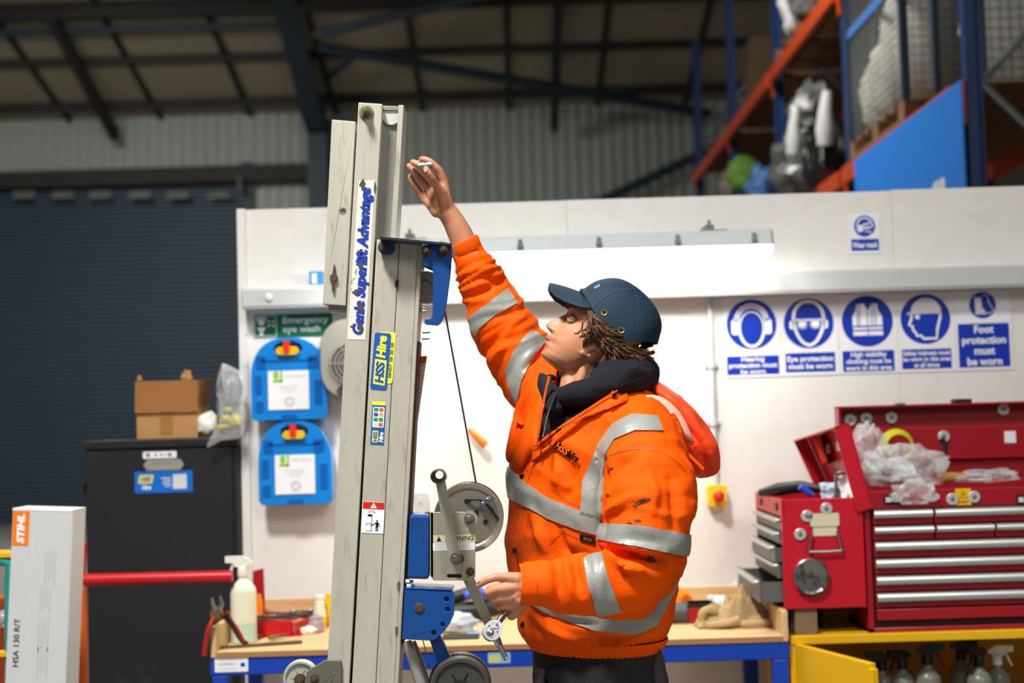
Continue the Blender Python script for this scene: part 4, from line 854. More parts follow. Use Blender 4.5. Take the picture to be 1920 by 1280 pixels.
MB().box2((gx0+.018, GD+.012, gz0+.014), (gx1-.018, GB-.006, gzd-.004)).build('drawer_carcass', pm('carcass_dark', '#2a0a0d', .6), ch)
def drawer(x0, x1, yt, yb, hb, parent=ch, handle=True):
    a = P(1780, yt, GD).z; b = P(1780, yb, GD).z
    d = MB().box2((x0, GD-.003, b+.002), (x1, GD+.012, a-.001)).build('drawer', m_cred, parent, bevel=.0015)
    if handle:
        z0 = P(1780, hb, GD).z; mb = MB(); pr = [(0, a-.001), (-.008, a-.003), (-.014, a-.012), (-.013, z0+.004), (-.006, z0), (0, z0)]
        mb.loft([[Vector((x, GD-.003+y, z)) for y, z in pr] for x in (x0+.002, x1-.002)]); mb.build('handle', m_hand, d, smooth=40)
X = lambda px: P(px, 1050, GD).x
xa_, xb_ = X(1640), gx1-.02
drawer(xa_, X(1752), 951, 980, 968); drawer(X(1755), xb_, 951, 980, 968)
drawer(xa_, X(1753), 982, 1009, 997); drawer(X(1757), X(1866), 982, 1009, 997); drawer(X(1869), xb_, 982, 1009, 997)
drawer(xa_, xb_, 1011, 1041, 1029); drawer(xa_, xb_, 1043, 1073, 1061); drawer(xa_, xb_, 1075, 1105, 1093); drawer(xa_, xb_, 1107, 1136, 1125); drawer(xa_, xb_, 1138, 1160, 0, handle=False)
mk = pm('badge_black', '#19191b', .35)
for px in (1676, 1925):
    p = P(px, 936, GD-.004); MB(frame(p)).prism(rrect(38*sg, 17*sg, .003), 0, .003).build('badge', mk, ch, bevel=.001)
    lettering('SEALEY', frame(p), m_prt, ch, w=32*sg, h=9*sg, lift=.0036, bold=.04)
p = P(1806, 931, GD-.003); MB(frame(p)).prism(rect(29*sg, 31*sg), 0, .001).build('warning_sticker', m_yel, ch)
mb = MB(frame(p)); stroke(mb, [(-.014, -.004), (0, .018), (.014, -.004)], .003, .0015, True); stroke(mb, [(0, .001), (0, .011)], .003, .0015); stroke(mb, [(-.016, -.014), (.016, -.014)], .002, .0015); stroke(mb, [(-.016, -.019), (.012, -.019)], .002, .0015); mb.build('print_mark', mk, ch)
# lid, open at the back
la, lb_ = P(1568, 766, GB), P(1568, 926, GB); lx0 = P(1570, 850, GB).x; lx1 = lx0+1.1
lx0 = gx0-.06; lx0 = P(1569, 850, GB).x
lzt = P(1740, 757, GB).z
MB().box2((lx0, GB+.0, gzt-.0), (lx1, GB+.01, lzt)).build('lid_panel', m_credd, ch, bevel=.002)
MB().box2((lx0, GB-.05, lzt-.008), (lx1, GB+.01, lzt)).build('lid_rim', m_cred, ch, bevel=.002)
MB().box2((lx0, GB-.05, gzt), (lx0+.008, GB+.01, lzt)).build('lid_rim', m_cred, ch, bevel=.002)
z1, z2 = P(1740, 800, GB).z, P(1740, 862, GB).z
MB().box2((lx0+.03, GB-.018, z2), (lx1-.03, GB-.002, z1)).build('lid_stiffener', m_cred, ch, bevel=.004)
MB().box2((lx0+.2, GB-.055, lzt), (lx0+.2+.03, GB-.02, lzt+.006)).build('latch', m_steelclip, ch)
MB().box2((P(1782, 746, GB).x, GB-.05, lzt), (P(1814, 746, GB).x, GB-.0, lzt+.014)).build('latch', m_black, ch, bevel=.002)
p = P(1894, 819, GB-.02); MB(frame(p)).prism(rect(21*mpp(5), 22*mpp(5)), -.002, .001).build('lid_label', m_sign, ch)
m_mag = pm('magnet_pale', '#d4d6d2', .3, metal=.3)
def magnet(px, py, d, label, M=None, r=11):
    p = P(px, py, d); s = mpp(d); Mz = frame(p) if M is None else M
    t = thing('round_magnet', label, 'magnet', p, 'round pale magnets on the tool chests')
    MB(Mz).lathe([(r*s, 0), (r*s, .005), (r*s*.8, .007), (r*s*.78, .005), (r*s*.4, .005)], 22).build('rim', m_mag, t, smooth=40)
    MB(Mz).lathe([(r*s*.4, .004), (r*s*.38, .008), (r*s*.1, .008)], 14).build('stud', m_steelclip, t, smooth=40)
for px, py, d, lab in ((1594, 787, GB-.004, 'round magnet at the top left corner of the big lid'), (1624, 784, GB-.004, 'round magnet second from the left along the big lid'), (1671, 782, GB-.004, 'round magnet third from the left along the big lid'), (1881, 767, GB-.004, 'round magnet high at the right of the big lid'), (1769, 818, GB-.022, 'round magnet low in the middle of the big lid'), (1785, 935, GD-.004, 'round magnet left of the yellow warning sticker'), (1826, 931, GD-.004, 'round magnet right of the yellow warning sticker')): magnet(px, py, d, lab)
# small chest, turned so its drawers face left
KD = 4.61; sk = mpp(KD); kx0, kx1 = P(1468, 1035, KD).x, P(1621, 1035, KD).x; kz1, kz0 = P(1545, 934, KD).z, P(1545, 1140, KD).z; KB = 5.1
sc_ = thing('small_tool_chest', 'small bright red tool chest with drawers facing left and lid up', 'tool chest', ((kx0+kx1)/2, KD, kz0))
MB().box2((kx0+.012, KD, kz0), (kx1, KD+.004, kz1)).build('end_panel', m_cred2, sc_, bevel=.002)
MB().box2((kx0+.012, KB-.004, kz0), (kx1, KB, kz1)).build('end_panel', m_cred2, sc_, bevel=.002)
MB().box2((kx1-.004, KD+.004, kz0), (kx1, KB-.004, kz1)).build('back_panel', m_cred2, sc_)
MB().box2((kx0+.03, KD+.004, kz0), (kx1-.004, KB-.004, kz0+.012)).build('base_panel', m_cred2, sc_)
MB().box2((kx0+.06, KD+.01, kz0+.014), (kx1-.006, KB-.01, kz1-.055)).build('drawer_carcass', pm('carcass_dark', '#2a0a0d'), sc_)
MB().box2((kx0+.002, KD, kz1-.055), (kx0+.014, KB, kz1)).build('tray_front', m_cred2, sc_, bevel=.002)
MB().box2((kx0, KD, kz0), (kx0+.014, KD+.02, kz1)).build('front_frame', m_cred2, sc_, bevel=.002)
MB().box2((kx0, KB-.02, kz0), (kx0+.014, KB, kz1)).build('front_frame', m_cred2, sc_, bevel=.002)
for yy in (KD+.1, KB-.1): MB().box2((kx0-.002, yy-.025, kz1-.04), (kx0+.002, yy+.025, kz1-.015)).build('badge', mk, sc_)
m_dgrey = pm('drawer_grey', '#6f716f', .45, metal=.4, var=.1)
for k, (zt_, zb_, out_) in enumerate(((kz1-.062, kz1-.1, .0), (kz1-.104, kz1-.142, .004), (kz1-.148, kz1-.2, .022), (kz1-.204, kz1-.25, .012), (kz1-.255, kz1-.325, .075))):
    xo = kx0-out_
    dr = MB().box2((xo, KD+.025, zb_), (xo+.006, KB-.025, zt_)).box2((xo+.006, KD+.03, zb_), (xo+.2, KD+.034, zt_-.006)).box2((xo+.006, KB-.034, zb_), (xo+.2, KB-.03, zt_-.006)).box2((xo+.006, KD+.03, zb_), (xo+.2, KB-.03, zb_+.003)).build('drawer', m_dgrey, sc_)
    MB().box2((xo-.018, KD+.022, zt_-.012), (xo+.001, KB-.022, zt_)).build('handle', m_hand, dr, bevel=.004)
# carry handle on its end
p = P(1546, 982, KD); zc = p.z
MB(frame(p+Vector((0, 0, -2*sk)))).prism(rrect(54*sk, 24*sk, .005, 0, 10*sk), 0, .006).build('handle_plate', pm('plate_cream', '#d8d2b4', .4), sc_, bevel=.002)
MB(frame(p)).prism(rrect(44*sk, 20*sk, .004, 0, -12*sk), 0, .003).build('handle_backing', pm('plate_cream', '#d8d2b4', .4), sc_, bevel=.001)
c_ = [P(x, y, KD-.015) for x, y in ((1522, 999), (1517, 1030), (1523, 1034), (1573, 1032), (1578, 1028), (1570, 995))]
MB().tube([tuple(q) for q in spline([tuple(v) for v in c_], 3)], .0042, 8).build('bail_handle', m_chrome, sc_, smooth=60)
# lid tipped towards the left
n0, n1, f1, f0 = P(1634, 953, KD-.01), P(1590, 792, KD-.01), P(1512, 818, KB-.05), P(1566, 935, KB-.05)
un = (n1-n0); uf = (f1-f0); dn = (f0-n0)
lc = Vector((-.045, 0, -.012))
MB().hexa([n0, n0+Vector((.004, 0, .001)), f0+Vector((.004, 0, .001)), f0, n1, n1+Vector((.004, 0, .001)), f1+Vector((.004, 0, .001)), f1]).build('lid_panel', m_cred2, sc_)
MB().hexa([n0, n0+Vector((0, .006, 0)), n0+lc+Vector((0, .006, 0)), n0+lc, n1, n1+Vector((0, .006, 0)), n1+lc+Vector((0, .006, 0)), n1+lc]).build('lid_rim', m_cred2, sc_, bevel=.002)
MB().hexa([f0, f0+Vector((0, .006, 0)), f0+lc+Vector((0, .006, 0)), f0+lc, f1, f1+Vector((0, .006, 0)), f1+lc+Vector((0, .006, 0)), f1+lc]).build('lid_rim', m_cred2, sc_, bevel=.002)
MB().hexa([n1, n1+Vector((0, 0, -.005)), f1+Vector((0, 0, -.005)), f1, n1+lc, n1+lc+Vector((0, 0, -.005)), f1+lc+Vector((0, 0, -.005)), f1+lc]).build('lid_rim', m_cred2, sc_)
for u in (.25, .55): a = n0.lerp(n1, .75).lerp(f0.lerp(f1, .75), u)+Vector((-.012, 0, 0)); MB().box(a, (.01, .05, .03)).build('lid_catch', m_hand, sc_)
for px, py, lab in ((1549, 953, 'round magnet at the top of the small chest end'), (1513, 967, 'round magnet left of the small chest carry handle'), (1500, 1001, 'lowest round magnet on the small chest end')): magnet(px, py, KD-.001, lab)
# round magnetic dish with bits
p = P(1519, 1079, KD-.001); t = thing('magnetic_dish', 'round shiny dish of bits stuck to the small red chest', 'dish', p); M = frame(p); r = 33*sk
MB(M).lathe([(r*.85, 0), (r*.95, .006), (r, .02), (r*.97, .021), (r*.9, .008), (r*.1, .006)], 32, cap=False).build('dish', m_chrome, t, smooth=40)
mb = MB(M); R_ = random.Random(2)
for k in range(14):
    a = R_.uniform(0, 6.3); q = R_.uniform(.1, .7)*r; b = R_.uniform(0, 3.1); l = R_.uniform(.008, .016)
    cx_, cy_ = q*cos(a), q*sin(a); mb.tube([(cx_-l*cos(b), cy_-l*sin(b), .011), (cx_+l*cos(b), cy_+l*sin(b), .013)], .0026, 6)
o = mb.build('bits', m_file, t); o['kind'] = 'stuff'
p = P(1512, 1163, KD+.0); t = MB(); t.box2((P(1492, 1160, KD).x, KD+.01, zy), (P(1534, 1160, KD).x, KD+.5, kz0))
tag(t.build('timber_block', pm('block_timber', '#7d6a50', .8, var=.25, stretch=(6, 1, 6)), None, bevel=.003), 'grey timber block under the left side of the small red chest', 'block')
t = MB(); t.box2((P(1556, 1160, KD).x, KD+.12, zy), (P(1608, 1160, KD).x, KD+.5, kz0))
tag(t.build('timber_block', pm('block_dark', '#3a3026', .8, var=.25), None, bevel=.003), 'dark timber block under the right side of the small red chest', 'block')
# things lying in the small chest's top
zc = kz1-.0
t = MB(); a, b = Vector((kx0-.03, KD+.1, kz1+.012)), Vector((kx0+.1, KD+.46, kz1+.016))
t.tube([P(1425, 924, 4.85), P(1460, 917, 4.8), P(1500, 912, 4.75), P(1545, 917, 4.7)], [.012, .022, .02, .012], 12)
tag(t.build('pry_bar', m_tool, None, smooth=60), 'black flat bar lying across the top of the small red chest', 'bar')
t = MB(); t.tube([P(1500, 912, 4.66), P(1524, 928, 4.66)], [.012, .009], 10)
tag(t.build('blue_driver', m_toolb, None, smooth=60), 'short blue handle in the top of the small red chest', 'handle')
paper('paper_card', 'white and blue card standing in the small red chest', P(1562, 920, 4.69), .08, .06, (-.3, -.9, .3), 21, pm('card_blue', '#c8dcf0', .5, var=.4, scale=20), 'card')
paper('paper_card', 'crumpled white paper inside the lid of the small chest', P(1592, 912, 4.68), .06, .1, (-.4, -.9, .2), 22, m_paper, 'paper')
t = MB(); t.tube([P(1566, 937, 4.66), P(1568, 890, 4.67), P(1602, 880, 4.7)], .006, 6)
tag(t.build('steel_bracket', m_steel2, None), 'thin steel angle standing in the small red chest', 'bracket')
t = MB(frame(P(1536, 845, 4.88), (.3, .9, 0), (-.25, 0, 1))); t.prism(rrect(.07, .1, .01), 0, .02)
tag(t.build('red_cutter', m_red, None, bevel=.004), 'small red packet tucked in the raised small lid', 'packet')
# things lying on the big chest
GT = gzt
def bag(label, px, py, d, size, seed, mat=m_bagfilm, amp=.3):
    t = MB(); lump(t, P(px, py, d), size, seed, amp, 2.0, 34, 20); return tag(t.build('plastic_bag', mat, None, smooth=35), label, 'bag', 'clear plastic bags on the big tool chest')
bag('big clear plastic bag of white parts in the big tool chest', 1690, 876, 4.78, (.25, .2, .16), 71)
bag('clear plastic bag draped over the front of the big chest', 1715, 925, 4.6, (.14, .05, .09), 72, amp=.35)
bag('flat clear plastic bag at the right of the big chest', 1850, 893, 4.75, (.2, .14, .05), 73)
bag('clear plastic bag stuffed beside the raised small lid', 1628, 850, 4.72, (.1, .12, .18), 74)
t = MB(); lump(t, P(1680, 885, 4.8), (.15, .14, .09), 75, .25); tag(t.build('white_fitting', pm('milky_film', '#dfe4ea'), None, smooth=50), 'white crumpled lining inside the big clear bag', 'wrap')
c = P(1686, 838, 4.9); t = MB()
for k in range(4): t.tube([c+Vector(((.045+.004*k)*cos(a), .012*k, (.045+.004*k)*sin(a))) for a in np.linspace(0, 2*pi, 29)], .0042, 7)
tag(t.build('cable_coil', pm('cable_lime', '#c9c81e', .4), None, smooth=60), 'coil of yellow green cable hanging in front of the big lid', 'cable')
t = MB(); t.tube([tuple(p) for p in spline([tuple(P(x, y, 4.88)) for x, y in ((1757, 900), (1768, 860), (1772, 835), (1765, 822))], 4)], .009, 8)
tag(t.build('dark_hose', m_tool, None, smooth=60), 'short dark hose standing up in the big tool chest', 'hose')
t = MB(); t.tube([P(1765, 895, 4.74), P(1815, 893, 4.76)], [.02, .012], 10)
tag(t.build('wooden_mallet', pm('handle_wood', '#b48a50', .6), None, smooth=60), 'pale wooden tool shaft lying in the big tool chest', 'tool')
t = MB(); t.tube([P(1825, 893, 4.85), P(1870, 884, 4.86)], .014, 10)
tag(t.build('black_torch', m_tool, None, smooth=60), 'short black cylinder lying at the right of the big chest', 'torch')
# ---------------------------------------------------------------- aluminium material lift (leaning a little) in the foreground
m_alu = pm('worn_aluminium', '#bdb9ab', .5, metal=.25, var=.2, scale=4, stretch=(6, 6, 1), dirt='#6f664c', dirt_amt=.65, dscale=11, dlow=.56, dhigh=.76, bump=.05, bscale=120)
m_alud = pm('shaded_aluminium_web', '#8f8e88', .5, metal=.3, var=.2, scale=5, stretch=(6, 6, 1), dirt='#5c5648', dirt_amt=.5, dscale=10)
m_lblue = pm('lift_blue', '#0c4489', .4, var=.12, scale=6, dirt='#2b1d16', dirt_amt=.9, dscale=16, dlow=.62, dhigh=.66)
m_zinc = pm('zinc_plate', '#b3b09e', .4, metal=.5, var=.1, scale=7, dirt='#77704e', dirt_amt=.4, dscale=9)
m_disc = pm('winch_steel', '#a8a294', .35, metal=.75, var=.15, scale=6, dirt='#6d5c48', dirt_amt=.5, dscale=7)
m_bolt = pm('bolt_steel', '#8d8b84', .35, metal=.8, var=.2, scale=40); m_rust = pm('rusty_steel', '#4a3a2a', .7, var=.3, scale=20)
m_gap = pm('black_gap', '#0c0b0a', .8); m_rubber = pm('black_rubber', '#121213', .5, var=.2)
lift = thing('material_lift', 'tall aluminium hand winch material lift with blue brackets, in front of the worker', 'lift', (P(685, 1300, 3.25).x, 3.25, 0))
mup = (P(672, 192, 3.2)-P(612, 1272, 3.2)).normalized(); mux = Vector((mup.z, 0, -mup.x))
def pp(pts, d0, d1, holes=(), mb=None):
    """prism whose front outline lies at the given pixels in the plane y=d0, extruded back to d1"""
    mb = mb or MB(); f = frame((0, d0, 0))
    q = lambda l: [(P(x, y, d0).x, P(x, y, d0).z) for x, y in l]
    l = q(pts)
    if sum(l[i][0]*l[(i+1) % len(l)][1]-l[(i+1) % len(l)][0]*l[i][1] for i in range(len(l))) < 0: l = l[::-1]
    return mb.prism(l, -(d1-d0), 0, f, [q(h) for h in holes])
def pc(x, y, r, n=16): return [(x+r*cos(2*pi*i/n), y+r*sin(2*pi*i/n)) for i in range(n)]
def edge(a, b, y): return a[0]+(b[0]-a[0])*(y-a[1])/(b[1]-a[1])
YB_ = 1990
L2 = lambda y: edge((672, 192), (612, 1272), y); R2 = lambda y: edge((717, 195), (657, 1272), y)
SM = lambda y: edge((749, 452), (706, 1259), y); R4 = lambda y: edge((792, 452), (748, 1259), y)
pp([(622, 224), (667, 228), (648, 573), (605, 570)], 3.215, 3.29, [pc(643, 396, 6)]).build('carriage_tube', m_alu, lift, bevel=.0015)
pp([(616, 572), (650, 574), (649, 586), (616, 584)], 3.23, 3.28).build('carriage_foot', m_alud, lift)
pp([(672, 192), (717, 195), (R2(YB_)-3, YB_), (L2(YB_), YB_)], 3.2, 3.29).build('inner_mast', m_alu, lift, bevel=.0015)
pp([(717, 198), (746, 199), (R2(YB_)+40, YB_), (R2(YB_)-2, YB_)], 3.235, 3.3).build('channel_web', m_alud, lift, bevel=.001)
pp([(747, 197), (757, 197), (741, 470), (731, 470)], 3.198, 3.3).build('channel_flange', m_alu, lift, bevel=.001)
pp([(R2(452), 449), (R2(452)+4, 449), (R2(YB_)+4, YB_), (R2(YB_), YB_)], 3.225, 3.235).build('seam_shade_strip', m_gap, lift)  # black strip added behind the seam to stand for the gap's shade
pp([(718, 200), (752, 200), (750, 206), (718, 206)], 3.225, 3.25).build('channel_cap', m_alud, lift)
pp([(R2(452)+3.5, 449), (SM(452)-.5, 450), (SM(YB_)-.5, YB_), (R2(YB_)+3.5, YB_)], 3.188, 3.234).build('outer_mast', m_alu, lift, bevel=.0015)
pp([(SM(452)+.5, 450), (R4(452)-7, 452), (R4(YB_)-7, YB_), (SM(YB_)+.5, YB_)], 3.188, 3.3).build('outer_mast', m_alu, lift, bevel=.0025)
pp([(R4(452)-7, 452), (R4(452), 452), (R4(YB_), YB_), (R4(YB_)-7, YB_)], 3.183, 3.3).build('mast_flange', m_alu, lift, bevel=.001)
pp([(R4(640)+.5, 640), (R4(640)+5, 640), (R4(1205)+6, 1205), (R4(1205)+.5, 1205)], 3.2, 3.28).build('rail_strip', m_rust, lift)
def bolt(x, y, d, r=8, mat=None, part='bolt', h=.012):
    mb = MB(); hexbolt(mb, frame(P(x, y, d), mux, mup), r*mpp(d), h); return mb.build(part, mat or m_bolt, lift, bevel=.0006)
p = P(687, 211, 3.2); M = frame(p, mux, mup)
MB(M).lathe([(.0165, 0), (.0165, .002), (.015, .004)], 24).build('washer', pm('washer_brass', '#8f8a64', .5, metal=.4), lift, smooth=40)
bolt(687, 210, 3.196, 7, pm('bolt_dirty', '#6c6752', .5, metal=.4), h=.02)
p = P(734, 219, 3.235); M = frame(p, mux, mup)
MB(M).lathe([(.0205, 0), (.0205, .006), (.0185, .0075), (.0175, .006), (.0, .006)], 32).build('roller_cap', pm('roller_grey', '#c2c2bd', .45, var=.15, scale=40), lift, smooth=40)
MB(frame(P(643, 396, 3.216), mux, mup)).lathe([(.008, 0), (.0095, .0005), (.0095, .001), (.0065, .001)], 20, cap=False).build('hole_rim', m_alud, lift)
MB(frame(P(626, 521, 3.214), mux, mup)).prism([(-.002, -.03), (.002, -.03), (.003, -.008), (.008, -.006), (.008, .006), (.003, .008), (.001, .03), (-.001, .03), (-.003, .008), (-.008, .006), (-.008, -.006), (-.003, -.008)], 0, .006).build('wing_screw', m_rust, lift, bevel=.001)
# lettering and stickers on the mast
m_stick = pm('sticker_white_worn', '#d9d8d0', .5, var=.08, scale=20, dirt='#3c372c', dirt_amt=.85, dscale=16, dlow=.63, dhigh=.66)
m_genie = pm('letter_blue', '#1d3c9c', .45, var=.1, dirt='#d0cfc6', dirt_amt=.9, dscale=45, dlow=.66, dhigh=.69)
pp([(672+1, 338), (703, 338), (685, 637), (651, 636)], 3.1994, 3.2).build('name_strip', m_stick, lift)
up90 = Matrix.Rotation(pi/2, 4, 'Z'); s3 = mpp(3.2)
lettering('Genie Superlift Advantage', frame(P(681, 489, 3.1994), mux, mup) @ up90, m_genie, lift, w=279*s3, h=28*s3, lift=.0006, bold=.06, shear=.22)
mb = MB()
for x, y, w_, h_, k in ((680, 347, 13, 22, 1), (703, 352, 5, 24, 2), (676, 496, 16, 10, 3), (668, 547, 20, 8, 4), (676, 574, 9, 20, 5), (676, 615, 9, 24, 6), (660, 612, 12, 5, 7), (688, 400, 4, 10, 8)):
    R_ = random.Random(k); pts = [(x+w_/2*cos(a)*R_.uniform(.5, 1.15), y+h_/2*sin(a)*R_.uniform(.5, 1.15)) for a in np.linspace(0, 2*pi, 11)[:-1]]; pp(pts, 3.1985, 3.1993).build('worn_patch', pm('worn_adhesive', '#4a463c', .8, var=.3, scale=60), lift)
DM = 3.188
def st(pts, name, mat, e, par=lift): return pp(pts, DM-e, DM-e+.0004).build(name, mat, par)
stc = lambda x, y, e: frame(P(x, y, DM-e), mux, mup)
m_hy = pm('hire_yellow', '#e6e23c', .4, var=.06, scale=30); m_hb = pm('hire_blue', '#1b56ae', .4, var=.06, scale=30)
hire = thing('hire_sticker', None, None, (0, 0, 0)); bpy.data.objects.remove(hire)
MB(stc(720, 676, .0006) @ Matrix.Rotation(-.02, 4, 'Z')).prism(rrect(31*s3, 96*s3, .006, 3*s3, 6*s3), 0, .0003).build('sticker_back', m_hy, lift)
Mh = stc(714, 677, .001) @ Matrix.Rotation(-.03, 4, 'Z')
MB(Mh).prism(rrect(31*s3, 106*s3, .006), 0, .0003).build('hire_sticker', m_hb, lift)
Mr = Mh @ up90
MB(Mr).prism([(-45*s3, -11*s3), (2*s3, -11*s3), (4*s3, 11*s3), (-43*s3, 11*s3)], .0003, .0005).build('sticker_panel', m_hy, lift)
lettering('HSS', Mr @ Matrix.Translation((-21*s3, 0, .0005)), m_hb, lift, w=40*s3, h=17*s3, lift=.0003, bold=.05, shear=.15)
lettering('Hire', Mr @ Matrix.Translation((27*s3, 1*s3, .0003)), m_hy, lift, w=42*s3, h=18*s3, lift=.0003, bold=.05, shear=.15)
lettering('08457 28 20 28', stc(733, 675, .0012) @ Matrix.Rotation(-.03, 4, 'Z') @ up90, pm('digits_olive', '#5d7a3c', .5), lift, w=66*s3, h=6*s3, lift=.0004, bold=.02)
Mv = stc(709, 793, .0006); wv = 25*s3
MB(Mv).prism(rect(wv, 80*s3), 0, .0003).build('info_sticker', m_hb, lift)
MB(Mv).prism(rect(wv, 7*s3, 0, 37*s3), .0003, .0005).build('sticker_band', m_hy, lift)
MB(Mv).prism(rrect(21*s3, 38*s3, .002, 0, 11*s3), .0003, .0006).build('sticker_panel', m_sign, lift)
cols = ['#1f8f62', '#d0602c', '#3f4fa0', '#c8b060', '#1f8f62', '#1f8f62', '#cfd4d4', '#d0602c']
for k in range(8):
    MB(Mv).prism(rrect(8*s3, 7*s3, .001, (-4.8+9.6*(k % 2))*s3, (25-9.2*(k//2))*s3), .0006, .0008).build('icon', pm('icon_'+'abcdefgh'[k], cols[k], .5), lift)
MB(Mv).prism(rrect(11*s3, 22*s3, .002, -4*s3, -25*s3), .0003, .0006).build('sticker_panel', m_hy, lift)
lettering('HSS', Mv @ Matrix.Translation((-4*s3, -25*s3, .0006)) @ up90, m_hb, lift, w=18*s3, h=8*s3, lift=.0002, bold=.04)
lettering('Hire', Mv @ Matrix.Translation((7*s3, -26*s3, .0003)) @ up90, m_prt, lift, w=19*s3, h=8*s3, lift=.0003, bold=.04, shear=.2)
Mw = stc(699.5, 970, .0006)
MB(Mw).prism(rect(41*s3, 58*s3), 0, .0003).build('warning_sticker', m_sign, lift)
MB(Mw).prism(rect(40*s3, 13*s3, 0, 22*s3), .0003, .0005).build('sticker_band', pm('warning_red', '#c8221c', .45), lift)
mb = MB(Mw); mb.prism([(-6*s3, 17.5*s3), (6*s3, 17.5*s3), (0, 27.5*s3)], .0005, .0007); mb.build('warning_triangle', m_prt, lift)
mb = MB(Mw); stroke(mb, [(0, 19*s3), (0, 24*s3)], 1.3*s3, .0009); stroke(mb, [(-2*s3, -24*s3), (-2*s3, 4*s3)], 1*s3, .0006); stroke(mb, [(-2*s3, -15*s3), (5*s3, -10*s3), (11*s3, -10*s3), (13*s3, -17*s3)], 1.6*s3, .0006)
mb.prism(circ(1.8*s3, 8*s3, -6*s3, 10), .0004, .0006); mb.prism(rect(5*s3, 9*s3, 8*s3, -13*s3), .0004, .0006)
for x in (6.6, 9.4): stroke(mb, [(x*s3, -16*s3), (x*s3, -25*s3)], 1.9*s3, .0006)
mb.prism(rect(8*s3, 4*s3, -6*s3, 4*s3), .0004, .0006); stroke(mb, [(-12*s3, -25*s3), (0, -25*s3)], .8*s3, .0006); mb.build('pictogram', mk, lift)
mb = MB(Mw)
for cx_, cy_ in ((-3, 8), (-7, -15)):
    for a in range(5): stroke(mb, [((cx_+3*cos(a*.6+.3))*s3, (cy_+2.4*sin(a*.6+.3))*s3), ((cx_+8*cos(a*.6+.3))*s3, (cy_+6.5*sin(a*.6+.3))*s3)], 1*s3, .0006)
mb.build('pictogram_flash', pm('warning_red', '#c8221c'), lift)
# blue head bracket with pulley
pp([(712, 443), (848, 456), (847, 460), (712, 447)], 3.13, 3.33).build('bracket_top', pm('bracket_edge', '#1d2432', .5, var=.3), lift)
pp([(713, 446), (740, 449), (739, 470), (733, 477), (717, 477), (712, 472)], 3.17, 3.186).build('bracket_ear', m_lblue, lift, bevel=.002)
bolt(720, 464, 3.17, 8, m_rust)
pp([(793, 451), (847, 459), (848, 478), (844, 520), (838, 565), (832, 594), (826, 606), (820, 610), (798, 608), (795, 603), (797, 598), (808, 596), (811, 590), (812, 508), (806, 500), (793, 499)], 3.15, 3.165).build('bracket_plate', m_lblue, lift, bevel=.002)
pp([(793, 451), (847, 459), (848, 478), (844, 520), (838, 565), (832, 594), (826, 606), (798, 608), (811, 590), (812, 508), (793, 499)], 3.3, 3.315).build('bracket_plate', m_lblue, lift, bevel=.002)
MB(frame(P(801, 541, 3.27))).lathe([(.0, 0), (.03, 0), (.036, .004), (.036, .01), (.029, .014), (.029, .03), (.036, .034), (.036, .04), (.014, .04), (.012, .046), (.004, .046)], 32).build('pulley', m_zinc, lift, smooth=35)
MB(frame(P(797, 458.5, 3.149))).prism(rrect(.012, .012, .004), 0, .001).build('white_tag', m_sign, lift)
bolt(833, 467, 3.15, 9, m_rust, h=.016); bolt(800, 470, 3.15, 7, m_rust)
for x, y in ((791, 578), (793, 583), (800, 622), (799, 634)):
    a = P(x-8, y, 3.2); b = P(x+3, y, 3.2); MB().tube([a, b], .0045, 6).tube([b, P(x+7, y, 3.2)], .0028, 8).build('side_bolt', m_bolt, lift)
for x, y in ((767, 1090), (769, 1098), (765, 1183), (767, 1193)):
    a = P(x-6, y, 3.19); b = P(x+2, y, 3.19); MB().tube([a, b], .006, 6).tube([b, P(x+8, y, 3.19)], .0035, 8).build('side_bolt', m_chrome, lift)
for x, y in ((748, 1097), (744, 1181)): MB(frame(P(x, y, 3.186), mux, mup)).prism(rrect(.006, .017, .002), 0, .004).build('bolt_side', m_bolt, lift)
pp([(742, 525), (747, 525), (746, 537), (741, 537)], 3.184, 3.189).build('rivet', m_gap, lift)
# cable
MB().tube([P(832, 572, 3.22), P(863, 742, 3.22), P(893, 908, 3.22)], .0021, 8).build('cable', pm('steel_cable', '#3c3a35', .5, metal=.5), lift, smooth=60)
# winch
WC = P(879, 970, 3.2); rw = 65*mpp(3.2)
MB(frame(WC+Vector((0, .0, 0)))).lathe([(0, 0), (rw*.8, 0), (rw*.84, .002), (rw*.86, .003), (rw*.985, .006), (rw, .004), (rw, -.002), (rw*.85, -.004), (.03, -.006)], 48).build('drum_flange', m_disc, lift, smooth=30)
MB(frame(WC+Vector((0, .045, 0)))).lathe([(rw*.5, .04), (rw*.5, 0), (rw*.98, -.002), (rw, -.004), (rw, -.008), (rw*.9, -.01), (0, -.01)], 48).build('drum_flange', m_rubber, lift, smooth=30)
for x, y, r in ((893, 960, 4.5), (910, 978, 4.5)): MB(frame(P(x, y, 3.199))).lathe([(r*s3, .0), (r*s3, .0012), (0, .0012)], 16).build('drum_hole', m_gap, lift)
MB(frame(P(876, 938, 3.199))).prism(ell(6*s3, 3*s3), 0, .0015).build('drum_hole', m_gap, lift)
MB().tube([tuple(p) for p in spline([tuple(P(x, y, dd)) for x, y, dd in ((873, 942, 3.2), (882, 937, 3.193), (894, 936, 3.19), (906, 940, 3.19), (920, 954, 3.192), (934, 972, 3.197))], 5)], .0028, 8).build('cable_end', m_tool, lift, smooth=60)
for x, y in ((906, 945), (915, 937)): bolt(x, y, 3.192, 5, m_chrome)
MB(frame(P(911, 941, 3.192), (1, 0, .8), (-.8, 0, 1))).prism(rrect(.024, .008, .003), -.002, .004).build('cable_clamp', m_chrome, lift, bevel=.001)
PD = 3.165
